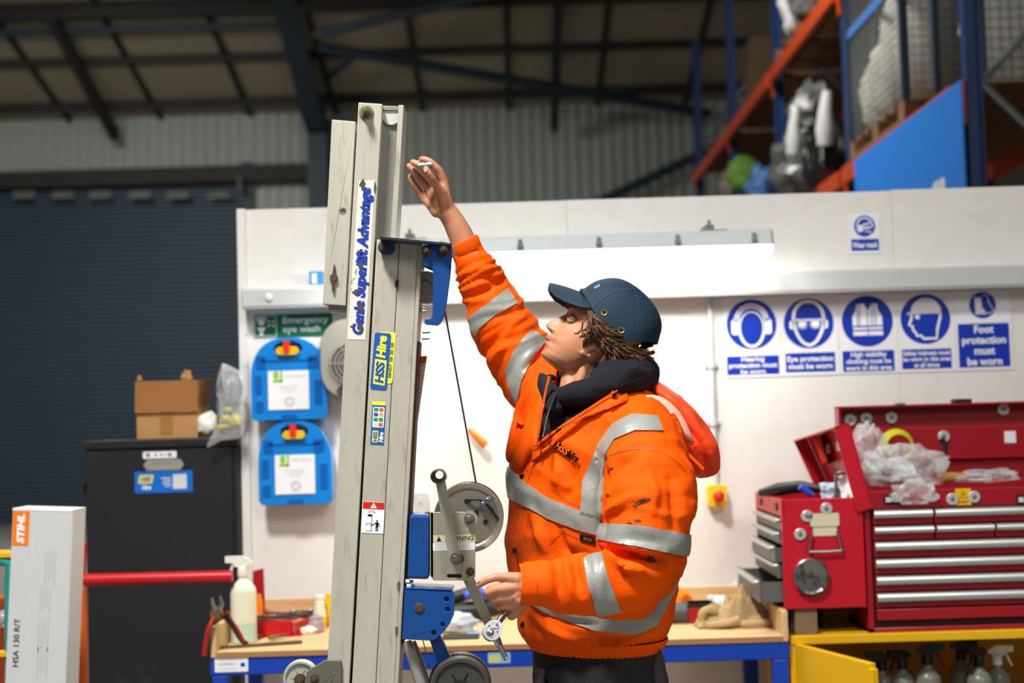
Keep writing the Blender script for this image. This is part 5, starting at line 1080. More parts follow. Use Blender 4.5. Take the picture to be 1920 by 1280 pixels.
pp([(807, 960), (886, 959), (892, 965), (891, 1081), (885, 1088), (813, 1088), (807, 1080)], PD, PD+.004, [rrect(28, 7, 3, 852, 1079.5)]).build('gearbox_plate', m_zinc, lift, bevel=.001)
pp([(806, 959), (813, 960), (813, 1086), (806, 1078)], PD, PD+.09).build('gearbox_flange', m_zinc, lift, bevel=.001)
pp([(815, 965), (884, 964), (884, 1084), (815, 1084)], 3.235, 3.24).build('gearbox_back', m_zinc, lift, bevel=.001)
pp([(839, 1076), (865, 1076), (865, 1083), (839, 1083)], 3.18, 3.184).build('gearbox_slot', m_rust, lift)
MB(frame(P(880, 972, PD))).prism(circ(15*s3, n=24), 0, .0006).build('washer_mark', m_zinc, lift)
bolt(880, 972, PD, 7); bolt(882, 1071, PD, 5.5, m_rust); MB(frame(P(882, 1071, PD))).prism(circ(7*s3, n=18), 0, .002).build('washer', m_gap, lift)
o = P(852, 1009, PD); M = frame(o)
MB(M).prism(rect(78*s3, 13*s3), 0, .0004).build('warning_band', pm('band_cream', '#c9c8a0', .5), lift)
lettering('WARNING', M @ Matrix.Translation((9*s3, 0, 0)), mk, lift, w=52*s3, h=8.5*s3, bold=.012)
mb = MB(M); mb.prism([(-33*s3, -4.5*s3), (-24*s3, -4.5*s3), (-28.5*s3, 4.5*s3)], .0004, .0006); mb.build('warning_triangle', mk, lift)
MB(frame(P(851, 1024, PD))).prism(rect(77*s3, 14*s3), 0, .0004).build('warning_text_panel', m_sign, lift)
mb = MB(frame(P(851, 1024, PD)))
for k in range(6): stroke(mb, [(-36*s3, (5.5-2.1*k)*s3), ((36-8*(k % 2)-6*(k == 5))*s3, (5.5-2.1*k)*s3)], .9*s3, .0006)
mb.build('print_line', m_gprint, lift)
# crank
MB(frame(P(859, 1047, PD))).prism(circ(10*s3, n=20), 0, .003).build('crank_washer', m_gap, lift)
CRD = 3.13
pp([(816, 899), (834, 897), (851, 985), (862, 1035), (866, 1051), (862, 1058), (848, 1058), (843, 1050), (840, 1040), (828, 970)], CRD, CRD+.006).build('crank_arm', m_zinc, lift, bevel=.0012)
MB(frame(P(855, 1047, PD))).lathe([(.008, 0), (.008, PD-CRD+.001)], 16).build('crank_shaft', m_rust, lift)
bolt(855, 1047, CRD, 8)
MB(frame(P(825, 893, CRD+.004))).lathe([(.0145, -.012), (.0145, .01), (.013, .012), (.013, .016)], 24).build('crank_boss', m_zinc, lift, smooth=40)
MB(frame(P(824, 890, CRD-.012))).lathe([(.0135, 0), (.0145, .004), (.0145, .09), (.012, .096), (.0085, .096), (.0085, .094), (.0, .094)], 24).build('crank_grip', m_rubber, lift, smooth=40)
MB(frame(P(824, 890, CRD-.107))).prism(circ(.0082, n=20), 0, .002).build('grip_plug', m_trig, lift)
pp([(866, 1083), (889, 1083), (927, 1172), (913, 1182)], 3.255, 3.261).build('brake_arm', m_zinc, lift, bevel=.001)
# blue winch post and lower plate
pp([(768, 964), (805, 964), (804, 1086), (764, 1085)], 3.17, 3.25).build('winch_post', m_lblue, lift, bevel=.006)
pp([(796, 961), (810, 961), (809, 1050), (800, 1050)], 3.2, 3.24).build('post_bracket', m_rust, lift)
pp([(759, 1103), (846, 1106), (853, 1113), (851, 1152), (844, 1168), (832, 1184), (818, 1198), (808, 1201), (754, 1198)], 3.165, 3.175, [pc(837, 1123, 5), pc(839, 1142, 5), pc(830, 1170, 5), pc(813, 1186, 5)]).build('axle_plate', m_lblue, lift, bevel=.0015)
pp([(759, 1101), (848, 1105), (848, 1109), (759, 1105)], 3.165, 3.26).build('axle_plate_flange', m_lblue, lift)
pp([(759, 1103), (846, 1106), (853, 1113), (851, 1152), (844, 1168), (832, 1184), (818, 1198), (808, 1201), (754, 1198)], 3.26, 3.27).build('axle_plate', m_lblue, lift, bevel=.0015)
MB(frame(P(786, 1139, 3.165))).lathe([(.011, 0), (.011, .002), (.006, .004), (0, .003)], 20).build('pivot_cap', m_rust, lift, smooth=40)
m_gtube = pm('grey_tube', '#9c9d9e', .3, metal=.25, var=.15)
MB().tube([tuple(p) for p in spline([tuple(P(x, y, dd)) for x, y, dd in ((762, 1203, 3.2), (770, 1225, 3.2), (782, 1262, 3.2), (795, 1300, 3.2), (830, 1400, 3.2))], 5)], .0115, 14).build('frame_tube', m_gtube, lift, smooth=60)
MB().tube([tuple(p) for p in spline([tuple(P(x, y, dd)) for x, y, dd in ((772, 1203, 3.28), (785, 1235, 3.28), (800, 1285, 3.28), (835, 1400, 3.28))], 5)], .0095, 14).build('frame_tube', m_gtube, lift, smooth=60)
MB().tube([P(793, 1200, 3.24), P(803, 1240, 3.24), P(806, 1255, 3.23)], .0012, 6).build('wire_loop', m_bolt, lift)
pp([(805, 1198), (826, 1193), (850, 1242), (826, 1262)], 3.2, 3.225).build('wheel_arm', m_lblue, lift, bevel=.002)
def wheel(x, y, r, d, wd, part, tyre, hub):
    R = r*mpp(d); M = frame(P(x, y, d))
    w = MB(M).lathe([(R*.8, -wd), (R*.95, -wd), (R, -wd*.8), (R, -wd*.2), (R*.95, 0), (R*.84, 0), (R*.8, -.004)], 40).build(part, tyre, lift, smooth=40)
    MB(M).lathe([(R*.81, -wd*.9), (R*.81, -.012), (R*.3, -.016), (R*.26, .0), (R*.14, .002), (R*.14, .01), (0, .01)], 32).build('wheel_hub', hub, w, smooth=35)
    for k in range(6): MB(M).tube([(R*.24*cos(k*pi/3), R*.24*sin(k*pi/3), -.006), (R*.8*cos(k*pi/3), R*.8*sin(k*pi/3), -.008)], .0035, 6).build('wheel_rib', hub, w)
m_hub = pm('hub_black', '#19191a', .35, var=.2)
wheel(863, 1290, 57, 3.1, .03, 'wheel', pm('tyre_grey', '#3d3d3c', .45, var=.3), m_hub); wheel(862, 1283, 58, 3.26, .03, 'wheel', pm('tyre_grey', '#3d3d3c'), m_hub)
wheel(563, 1272, 33, 3.22, .03, 'caster', pm('caster_pale', '#a9aaa0', .5, var=.25, scale=20), pm('caster_hub', '#8d8c80', .45, metal=.3))
pp([(575, 1258), (608, 1238), (640, 1238), (640, 1330), (585, 1330), (570, 1285)], 3.19, 3.2).build('caster_bracket', pm('bracket_olive', '#5f6055', .5, var=.2), lift, bevel=.002)
bolt(563, 1274, 3.21, 8, m_rust); bolt(590, 1272, 3.19, 6, m_rust)
MB().tube([P(600, 1284, 3.18), P(618, 1276, 3.16), P(626, 1260, 3.15)], [.008, .007, .003], 8).build('lock_lever', m_bolt, lift, smooth=60)
# stance on the floor
zb_ = P(600, YB_, 3.2)
xb_c = (P(L2(YB_), YB_, 3.2).x+P(R4(YB_), YB_, 3.2).x)/2
MB().box2((xb_c-.13, 3.17, .05), (xb_c+.13, 3.33, zb_.z+.06)).build('base_shoe', m_lblue, lift, bevel=.004)
for sx, sy in ((-1, -1), (-1, 1), (1, -1), (1, 1)):
    e = Vector((xb_c+sx*.35, 3.25+sy*.3, .05)); MB().tube([Vector((xb_c+sx*.1, 3.25+sy*.06, .1)), e+Vector((0, 0, .03))], .022, 10).build('base_leg', m_gtube, lift, smooth=60)
    MB(frame(e-Vector((0, .015, 0)))).lathe([(.05, -.03), (.05, 0)], 20).build('base_caster', m_rubber, lift)
# paper inspection sheet hanging behind the mast flange
m_pink = pm('pink_paper', '#d8b8ac', .6, var=.08)
t = thing('inspection_sheet', 'narrow pink paper sheet with an orange top hanging behind the mast', 'sheet', P(790, 760, 3.27)); 
MB().hexa([P(770, 860, 3.27), P(775, 850, 3.27), P(775, 850, 3.272), P(770, 860, 3.272), P(780, 668, 3.27), P(801, 667, 3.262), P(801, 667, 3.264), P(780, 668, 3.272)]).build('sheet', m_pink, t)
MB().hexa([P(783, 679, 3.267), P(799, 679, 3.259), P(799, 679, 3.2595), P(783, 679, 3.2675), P(783, 668, 3.267), P(801, 667, 3.259), P(801, 667, 3.2595), P(783, 668, 3.2675)]).build('sheet_header', m_trucko, t)
mb = MB()
for k in range(16): y = 684+9*k; mb.hexa([P(783, y, 3.266), P(796-k*1.2, y-1, 3.258), P(796-k*1.2, y-1, 3.2585), P(783, y, 3.2665), P(783, y-2, 3.266), P(796-k*1.2, y-3, 3.258), P(796-k*1.2, y-3, 3.2585), P(783, y-2, 3.2665)])
mb.build('print_line', m_gprint, t)
# ---------------------------------------------------------------- the worker
from mathutils.bvhtree import BVHTree
m_skin = pm('skin', '#c48a69', .48, var=.1, scale=18, dirt='#b4664c', dirt_amt=.5, dscale=14, dlow=.45, dhigh=.75, bump=.05, bscale=140, sss=.12)
def evalmesh(mb, name, voxel, smooth=4, fac=.5):
    o = bpy.data.objects.new('tmp', mb.mesh(name)); COL.objects.link(o)
    r = o.modifiers.new('r', 'REMESH'); r.mode = 'VOXEL'; r.voxel_size = voxel
    if smooth: s = o.modifiers.new('s', 'SMOOTH'); s.iterations = smooth; s.factor = fac
    me = bpy.data.meshes.new_from_object(o.evaluated_get(bpy.context.evaluated_depsgraph_get())); bpy.data.objects.remove(o); me.name = name
    return me
def coords(me):
    n = len(me.vertices); v = np.empty(n*3); me.vertices.foreach_get('co', v); return v.reshape(-1, 3)
def normals(me):
    n = len(me.vertices); v = np.empty(n*3); me.vertices.foreach_get('normal', v); return v.reshape(-1, 3)
def capsule(mb, pts, n=14):
    """pts: (px, py, depth, radius m) chain with round ends"""
    q = [(P(a, b, c), r) for a, b, c, r in pts]; o = []
    t0 = (q[0][0]-q[1][0]).normalized(); t1 = (q[-1][0]-q[-2][0]).normalized()
    o += [(q[0][0]+t0*q[0][1]*s, q[0][1]*math.sqrt(max(0, 1-s*s))+1e-4) for s in (1, .9, .6)] + q + [(q[-1][0]+t1*q[-1][1]*s, q[-1][1]*math.sqrt(max(0, 1-s*s))+1e-4) for s in (.6, .9, 1)]
    mb.tube([p for p, r in o], [r for p, r in o], n)
# ---- head in its own axes: a forward, b towards the camera, c up (pixel-sized units), face tilted up
HD = 3.42; hs = HD/FPX
def Hd(a, b, c): return P(1120-.87*a+.49*c, 600-.49*a-.87*c, HD)+Vector((0, -b*hs, 0))
fc = [(-119, 20), (-116, 36), (-113, 48), (-110, 56), (-106, 59.5), (-100, 60.5), (-94, 58.5), (-88, 59.5), (-80, 59), (-72, 61), (-66, 60.5), (-58, 59), (-48, 57), (-36, 55), (-26, 53.5), (-20, 54), (-12, 58), (-4, 61), (6, 58), (18, 50), (34, 38), (50, 24), (62, 8), (70, -8)]
bc = [(-119, 0), (-112, -6), (-100, -16), (-88, -30), (-75, -48), (-50, -74), (-20, -92), (20, -92), (45, -76), (60, -50), (70, -12)]
wc = [(-119, 12), (-116, 20), (-110, 29), (-100, 37), (-88, 43), (-75, 49), (-60, 53), (-45, 56), (-25, 59), (0, 60), (20, 57), (40, 48), (58, 32), (70, 5)]
np_ = [(-68, 0), (-64, 2), (-60, 16), (-56, 21.5), (-52, 22.5), (-46, 20.5), (-38, 16.5), (-30, 12.5), (-22, 5), (-14, 0)]
nw = [(-68, 12), (-58, 12.5), (-52, 12), (-44, 8.5), (-30, 6.5), (-14, 9)]
lipf = [(-93, 0), (-89, 3), (-85, 6.2), (-81.5, 4), (-79, 1.2), (-77, 3), (-72, 8.6), (-68.5, 6), (-65, 1), (-64, 0)]
itp = lambda tb, c: float(np.interp(c, [p[0] for p in tb], [p[1] for p in tb]))
def head_ring(c, N=150):
    f, bk, w = itp(fc, c), itp(bc, c), itp(wc, c); k_ = min(1, max(0, (c+95)/60)); mid = f*(.42-.17*k_)+bk*(.58+.17*k_); r = []
    for j in range(N):
        t = 2*pi*j/N; t = t - .42*sin(t)*.9; ca, sa = cos(t), sin(t)
        if ca > 0: a = mid+(f-mid)*abs(ca)**.86; b = w*math.copysign(abs(sa)**.92, sa)
        else: a = mid+(mid-bk)*-abs(ca)**.9; b = w*math.copysign(abs(sa)**.9, sa)
        if ca > 0:
            a += itp(np_, c)*math.exp(-(b/itp(nw, c))**2)
            if -66 < c < -50: a += 7*math.exp(-((abs(b)-12)/5.5)**2-((c+57)/4.5)**2)   # nostril wings
            a += itp(lipf, c)*math.exp(-(b/18)**4)
            a -= 11*math.exp(-((abs(b)-25)/11)**2-((c+22)/9)**2)      # eye sockets
            a += 3.5*math.exp(-((abs(b)-26)/14)**2-((c+6)/6)**2)       # brow ridge
            a += 2.5*math.exp(-((abs(b)-38)/12)**2-((c+46)/12)**2)     # cheekbone
            a -= 2.5*math.exp(-((abs(b)-25)/6)**2-((c+79)/6)**2)       # mouth corner
            a += 3*math.exp(-(b/12)**2-((c+107)/6)**2)
        r.append(Hd(a, b, c))
    return r
bd = MB(); bd.loft([head_ring(c) for c in list(np.arange(-119, -40, 1.5))+list(np.arange(-40, 71, 3.5))])
for s in (1, -1):   # ears
    e = lambda a, b, c: Hd(a, s*b, c)
    pts = [e(-10+15*cos(q)*1.0-6, 58+4*sin(q)**2+(3 if cos(q) < 0 else 0), -45+25*sin(q)) for q in np.linspace(-1.9, 3.6, 26)]
    bd.tube(pts, [4.6*hs]*26, 8)
    bd.tube([e(-4, 55, -64), e(-5, 57, -72), e(-7, 57, -75)], [6*hs, 6.5*hs, 4*hs], 10)
    bd.tube([e(-16, 52, -30), e(-17, 54, -48), e(-9, 54, -64)], [8*hs, 10*hs, 6*hs], 10)
    bd.tube([e(0, 56, -44), e(-2, 58, -50)], [4*hs, 4*hs], 8)
capsule(bd, [(1128, 640, 3.43, .054), (1108, 690, 3.43, .053), (1092, 745, 3.43, .062), (1090, 800, 3.43, .085)], 28)
capsule(bd, [(1068, 690, 3.415, .018), (1070, 745, 3.4, .03)], 16)
capsule(bd, [(1104, 672, 3.385, .014), (1078, 735, 3.375, .012)], 12)        # neck muscle
capsule(bd, [(1110, 830, 3.44, .13), (1110, 960, 3.45, .14), (1115, 1150, 3.45, .13)], 24)   # trunk under the clothes
capsule(bd, [(1090, 800, 3.5, .075), (1010, 705, 3.6, .05), (935, 605, 3.62, .042), (880, 480, 3.6, .034), (862, 437, 3.595, .031), (849, 412, 3.59, .0275), (838, 396, 3.585, .026)], 20)   # raised right arm
capsule(bd, [(1170, 830, 3.33, .07), (1205, 950, 3.2, .05), (1190, 1085, 3.15, .043), (1080, 1096, 3.12, .036), (1010, 1097, 3.11, .029), (985, 1098, 3.107, .027)], 20)
# raised right hand: metacarpals, fingers, thumb
RK = [(832, 340, 3.565), (817, 341, 3.58), (802, 350, 3.6), (790, 366, 3.618)]
for k, (x, y, d) in enumerate(RK): capsule(bd, [(843-4*k, 402, 3.578+.008*k, .016), ((838-3*k+x)/2, (400+y)/2, (3.58+d)/2-.004, .0155), (x, y, d, .0115-.0006*k)], 12)
capsule(bd, [(839, 398, 3.578, .015), (833, 380, 3.566, .0165), (826, 360, 3.55, .0135), (818, 347, 3.536, .0106), (809, 334, 3.52, .0102), (803, 325, 3.513, .0096), (799, 317, 3.512, .0082)], 14)
capsule(bd, [(831, 376, 3.566, .0135), (832, 356, 3.566, .0115), (829, 345, 3.57, .01)], 12)
capsule(bd, [(826, 385, 3.585, .017), (818, 366, 3.588, .0165), (813, 354, 3.588, .0135)], 12)
capsule(bd, [(818, 398, 3.592, .014), (806, 380, 3.602, .0135), (798, 366, 3.608, .012)], 12)
capsule(bd, [(832, 340, 3.565, .0112), (824, 321, 3.556, .0102), (819, 315, 3.552, .0096), (808, 304, 3.548, .0087), (800, 300, 3.55, .0083), (791, 298, 3.555, .0074)], 12)
capsule(bd, [(817, 341, 3.58, .011), (802, 324, 3.566, .0102), (795, 317, 3.563, .0096), (783, 308, 3.56, .0086), (774, 304, 3.563, .0075)], 12)
capsule(bd, [(802, 350, 3.6, .0108), (789, 335, 3.588, .01), (782, 327, 3.585, .0094), (773, 317, 3.583, .0084), (767, 311, 3.585, .0074)], 12)
capsule(bd, [(790, 366, 3.618, .0105), (780, 351, 3.61, .0094), (775, 344, 3.608, .0088), (771, 336, 3.606, .0079), (769, 331, 3.606, .007)], 12)
# near left hand closed round the ratchet handle
LK = [(950, 1082, 3.095), (948, 1103, 3.09), (954, 1121, 3.097), (962, 1136, 3.108)]
for k, (x, y, d) in enumerate(LK): capsule(bd, [(990+2*k, 1088+8*k, 3.106, .0145), (970+k, (1088+8*k+y)/2, 3.098, .0145), (x, y, d, .0118-.0006*k)], 12)
capsule(bd, [(950, 1082, 3.095, .011), (930, 1082, 3.09, .0092), (915, 1086, 3.088, .0088), (904, 1092, 3.092, .0078), (898, 1097, 3.096, .0068)], 12)
capsule(bd, [(948, 1103, 3.09, .0116), (928, 1105, 3.084, .0102), (915, 1110, 3.09, .0098), (913, 1114, 3.108, .009), (925, 1116, 3.125, .0078)], 12)
capsule(bd, [(954, 1121, 3.097, .0112), (934, 1122, 3.09, .0098), (924, 1125, 3.096, .0093), (923, 1128, 3.114, .0085), (935, 1129, 3.13, .0074)], 12)
capsule(bd, [(962, 1136, 3.108, .0105), (944, 1136, 3.1, .009), (934, 1137, 3.106, .0084), (935, 1140, 3.12, .0076), (945, 1142, 3.132, .0068)], 12)
capsule(bd, [(988, 1118, 3.118, .017), (972, 1136, 3.122, .018), (960, 1152, 3.124, .0125)], 12)          # heel of the hand
capsule(bd, [(985, 1098, 3.125, .016), (965, 1098, 3.14, .0125), (940, 1100, 3.142, .0098), (920, 1102, 3.135, .0085)], 12)   # thumb behind
me = evalmesh(bd, 'person', .0026, 3, .45)
man = link('person', me, m_skin, None, smooth=180, origin=(P(1110, 1000, 3.45).x, 3.45, 0))
tag(man, 'worker in orange hi-vis jacket and navy cap reaching up to the aluminium lift', 'person')
# ---- eyes, brows, nails
m_eyew = pm('shaded_eye_white', '#a89e94', .3, var=.02); m_iris = pm('iris_dark', '#2e2a20', .15); m_brow = pm('brow_hair', '#4a3524', .8, var=.3, scale=80); m_nail = pm('nail', '#cf9c84', .3)  # shadow under the cap peak is put into the darker eye white
for s in (1, -1):
    c = Hd(42.5, s*25, -25); mb = MB(); mb.sphere(c, 9.0*hs, 18, 12); ey = mb.build('eye', m_eyew, man, smooth=180)
    g = (Hd(60, s*25+9, -18)-c).normalized(); mb = MB(); M = frame(c+g*8.6*hs, g.cross(Vector((0, 1, 0))), Vector((0, -1, 0)))
    mb.sphere(c+g*4.4*hs, 5.0*hs, 14, 10); mb.build('iris', m_iris, ey, smooth=180)
    up = [Hd(48.5-abs(u)**2*9, s*(25+11*u), -21-4*u*u) for u in np.linspace(-1, 1, 9)]
    MB().tube(up, [1.6*hs]+[3.4*hs]*7+[1.6*hs], 8).build('eyelid', m_skin, man, smooth=180)
    lo = [Hd(47.5-abs(u)**2*9, s*(25+11*u), -29.8+3.5*u*u) for u in np.linspace(-1, 1, 9)]
    MB().tube(lo, [1.4*hs]+[2.8*hs]*7+[1.4*hs], 8).build('eyelid', m_skin, man, smooth=180)
    la = [Hd(51.2-abs(u)**2*9, s*(25+11*u), -22.2-4*u*u) for u in np.linspace(-1, 1, 9)]
    MB().tube(la, 1.1*hs, 6).build('eyelash', m_iris, man, smooth=180)
    br = [Hd(61.5-abs(u)**2*8-2*u, s*(27+15*u), -3+2*u-4*u*u) for u in np.linspace(-1, 1, 9)]
    MB().tube(br, [1.5*hs, 3*hs, 3.4*hs, 3.4*hs, 3.2*hs, 3*hs, 2.6*hs, 2*hs, 1*hs], 8).build('eyebrow', m_brow, man, smooth=180)
MB().prism(ell(.0052, .0068, n=14), 0, .0016, frame(P(799, 319, 3.512)+Vector((0, -.0086, 0)), (1, 0, -.28), (.28, .15, 1))).build('nail', m_nail, man, bevel=.0006)
MB().prism(ell(.0055, .004, n=14), 0, .0014, frame(P(900, 1092.5, 3.093)+Vector((-.002, -.003, .0058)), (1, -.1, .45), (-.3, .6, .7))).build('nail', m_nail, man, bevel=.0005)
lipm = pm('lip', '#b06f62', .4, var=.1)
mb = MB(); mb.tube([Hd(60+7.6-abs(u)**2*13, 17*u, -74.5+2*abs(u)-5*u*u) for u in np.linspace(-1, 1, 11)], [1*hs]+[2.6*hs]*9+[1*hs], 8); mb.build('lip', lipm, man, smooth=180)
mb = MB(); mb.tube([Hd(60+4.2-abs(u)**2*11, 16*u, -84+3*u*u) for u in np.linspace(-1, 1, 11)], [1*hs]+[2.9*hs]*9+[1*hs], 8); mb.build('lip', lipm, man, smooth=180)
# ---- hair: a base mass and many wavy locks
m_hair = pm('brown_hair', '#64472d', .4, var=.5, scale=40, bump=.4, bscale=200, spec=.5)
def pillow(mb, out, d, T, k=5, front=1, back=1):
    pts = [P(x, y, d) if True else None for x, y in out]; c = sum(pts, Vector())/len(pts); rings = []
    fs = [math.sin(pi/2*i/k) for i in range(1, k+1)]
    for f in fs[:-1]: rings.append([c+(p-c)*f+Vector((0, T*back*math.sqrt(1-f*f), 0)) for p in pts])
    rings.append(pts)
    for f in fs[:-1][::-1]: rings.append([c+(p-c)*f+Vector((0, -T*front*math.sqrt(1-f*f), 0)) for p in pts])
    mb.loft(rings); return mb
hb = MB(); pillow(hb, [(1090, 592), (1099, 576), (1113, 598), (1139, 636), (1168, 641), (1198, 650), (1213, 670), (1216, 688), (1195, 698), (1160, 700), (1140, 712), (1118, 716), (1112, 690), (1124, 668), (1120, 655), (1098, 650), (1087, 640), (1091, 615)], 3.395, .062, 6)
R_ = random.Random(11)
def lock(x, y, ang, L, r, d, curl):
    pts = []; n = 9; px, py = x, y; a = ang
    for i in range(n):
        pts.append(P(px, py, d-.012*sin(pi*i/(n-1)))); a += curl*sin(i*1.2+x)*.5; px += L/n*cos(a); py += L/n*sin(a)
    hb.tube(pts, [r*(.45+.75*sin(pi*(i+.8)/(n+.6))) for i in range(n)], 6)
hem = spline([(1104, 584), (1114, 602), (1138, 641), (1165, 651), (1200, 662)], 10)
for k in range(430):
    u = R_.random(); row = R_.random(); bx, by = hem[int(u*(len(hem)-1))]
    ang = 1.12-.62*u+R_.uniform(-.3, .3)+.3*sin(8*u+4*row); L = R_.uniform(30, 58)*(1-.2*u)
    lock(bx+row*8*(1-u)-1+R_.uniform(-3, 3), by-5-8*u+row*24, ang, L, R_.uniform(.0013, .0029), 3.335+.055*u*u+R_.uniform(-.012, .012), R_.uniform(.5, 1.1))
for k in range(26):   # sideburn curling forward
    lock(1098+R_.uniform(0, 10), 612+R_.uniform(0, 22), 1.75+R_.uniform(-.3, .5), R_.uniform(16, 30), R_.uniform(.0012, .0022), 3.336+R_.uniform(-.006, .005), R_.uniform(.6, 1.3))
for k in range(120):   # curls at the nape
    lock(1160+R_.uniform(-14, 44), 660+R_.uniform(-2, 20), .5+R_.uniform(-.6, .8), R_.uniform(14, 32), R_.uniform(.0011, .0024), 3.37+R_.uniform(-.02, .06), R_.uniform(.8, 1.8))
hb.build('hair', m_hair, man, smooth=180)
# ---- cap
m_cap = pm('cap_navy', '#0b2a3d', .75, var=.15, scale=10, bump=.15, bscale=300)
CC = (1139, 641); CW = .088
crown = spline([(1087, 547), (1089, 542), (1096, 541), (1113, 530), (1128, 524.5), (1149, 522), (1171, 526.5), (1194, 540), (1213, 557), (1228, 576), (1237, 596), (1239.5, 614), (1236, 630), (1232, 645)], 4)
cm = MB(); nl = 28
rings = []
for qx, qy in crown:
    r = []
    for j in range(nl+1):
        l = -pi/2+pi*j/nl; k = abs(cos(l))**.72; p = P(CC[0]+(qx-CC[0])*k, CC[1]+(qy-CC[1])*k, HD+.005); r.append(p+Vector((0, -CW*math.copysign(abs(sin(l))**1.0, sin(l)), 0)))
    rings.append(r)
cm.loft(rings, False, False); cme = cm.mesh('crown'); cv = [v.co.copy() for v in cme.vertices]; cbv = BVHTree.FromPolygons(cv, [tuple(p.vertices) for p in cme.polygons])
cap = link('cap', cme, m_cap, man, smooth=60); so = cap.modifiers.new('s', 'SOLIDIFY'); so.thickness = .003; so.offset = 0
pk = MB()
def peak(u, v):
    s = abs(u); A = np.array((1087+17*s**1.7, 548+36*s**1.6)); ks = (0, .2, .35, .5, .65, .8, .92, 1)
    E = np.array((np.interp(s, ks, (1031, 1028, 1027.5, 1031, 1040, 1058, 1080, 1104)), np.interp(s, ks, (531, 535, 540.5, 549, 559, 570.5, 579, 584)))); q = A+(E-A)*v
    return P(q[0], q[1]-1.5*sin(pi*v), HD)+Vector((0, -62*u*hs, 0))
sheet(pk, lambda a, b: peak(a*2-1, b), 28, 12)
o = pk.build('cap_peak', m_cap, man, smooth=60); so = o.modifiers.new('s', 'SOLIDIFY'); so.thickness = .004; so.offset = 0
MB().tube([peak(u, -.015) for u in np.linspace(-.99, .99, 30)], .0026, 6).build('peak_seam', m_cap, cap, smooth=60)
def hit(bvh, px, py):
    v = (P(px, py, 3)-CAM).normalized(); h = bvh.ray_cast(CAM, v); return h[0], h[1], v
def decal(name, mat, parent, bvh, vs, fs, off=.0012, **k):
    mb = MB(); q = []; bad = set()
    for i, (x, y) in enumerate(vs):
        h, n, v = hit(bvh, x, y)
        if h is None: bad.add(i); h = Vector(); v = Vector()
        q.append(h-v*off)
    mb.add(q, [f for f in fs if not bad.intersection(f)]); return mb.build(name, mat, parent, **k)
def decal_line(name, mat, parent, bvh, pts, w=1.6, off=.0012, n=6):
    c = spline(pts, n); L = []; 
    for i, p in enumerate(c):
        t = c[min(i+1, len(c)-1)]-c[max(i-1, 0)]; t = t/np.linalg.norm(t); q = np.array((-t[1], t[0]))*w/2; L += [tuple(p+q), tuple(p-q)]
    return decal(name, mat, parent, bvh, L, [(2*i, 2*i+1, 2*i+3, 2*i+2) for i in range(len(c)-1)], off)
def decal_text(txt, cx, cy, w, h, ang, mat, parent, bvh, off=.0016, name='lettering', **k):
    v, f, s = text_mesh(txt, **k); ca, sa = cos(ang), sin(ang); V = []
    for a, b in v: x, y = a*w/s[0], -b*h/s[1]; V.append((cx+x*ca-y*sa, cy+x*sa+y*ca))
    return decal(name, mat, parent, bvh, V, f, off)
m_seam = pm('cap_seam', '#1d4054', .8); m_brassr = pm('brass_ring', '#a89a5c', .35, metal=.8)
decal_line('seam', m_seam, cap, cbv, [(1108, 582), (1130, 560), (1160, 543), (1192, 541)], 1.7, .003)
decal_line('seam', m_seam, cap, cbv, [(1198, 655), (1196, 610), (1197, 570), (1193, 541)], 1.7, .003)
for x, y in ((1133, 586), (1165, 619)):
    h, n, v = hit(cbv, x, y); M = frame(h, n.cross(Vector((0, 0, 1))) if abs(n.z) < .9 else (1, 0, 0), Vector((0, 0, 1)))
    if M.to_3x3().col[2].dot(n) < 0: M = M @ Matrix.Rotation(pi, 4, 'X')
    if n.dot(v) > 0: n = -n
    M = frame(h, Vector((0, 0, 1)).cross(n), n.cross(Vector((0, 0, 1)).cross(n)))
    MB(M).lathe([(.0045, .0018), (.0055, .003), (.0072, .003), (.0078, .0012)], 20, cap=False).build('eyelet', m_brassr, cap, smooth=60)
    MB(M).prism(circ(.0046, n=16), .0018, .0022).build('eyelet_hole', m_gap, cap)
decal_text('SS', 1117.5, 533, 12, 13, -.45, pm('cap_print', '#5aa0e0', .5), cap, cbv, .0034, bold=.03)
MB().tube([tuple(p) for p in spline([tuple(P(x, y, d)) for x, y, d in ((1188, 655, 3.37), (1196, 661, 3.38), (1206, 650, 3.4), (1222, 646, 3.42))], 4)], .006, 8).build('back_strap', m_cap, cap, smooth=60)
# ---- jacket: trunk and two sleeves grown into one surface
TY = 3.45
def ringT(py, xl, xr, hy, ph=-.31, n=48):
    c = P((xl+xr)/2, py, TY); a = (xr-xl)/2*TY/FPX
    return [Vector((c.x+a*cos(t), TY+hy*sin(t+ph), c.z)) for t in (2*pi*j/n for j in range(n))]
TR = [(1213, 992, 1238, .165), (1196, 982, 1243, .175), (1178, 973, 1250, .195), (1130, 966, 1257, .21), (1060, 957, 1264, .222), (1000, 953, 1268, .228), (930, 955, 1276, .232), (870, 957, 1282, .232), (825, 965, 1280, .228), (790, 985, 1262, .215), (762, 1008, 1240, .185), (742, 1030, 1215, .145), (728, 1050, 1195, .11)]
SN = [(1188, 800, 3.33, .085), (1204, 850, 3.25, .1), (1214, 905, 3.2, .102), (1214, 960, 3.17, .1), (1208, 1020, 3.155, .092), (1196, 1066, 3.15, .084), (1172, 1092, 3.145, .074), (1130, 1096, 3.13, .065), (1085, 1096, 3.12, .056), (1040, 1096, 3.115, .049), (1005, 1096, 3.11, .043), (978, 1096, 3.106, .0405)]
SF = [(1100, 800, 3.52, .1), (1050, 750, 3.56, .098), (1012, 712, 3.59, .09), (976, 667, 3.61, .084), (944, 610, 3.62, .073), (915, 556, 3.615, .061), (892, 508, 3.61, .052), (877, 474, 3.605, .044), (869, 455, 3.6, .039)]
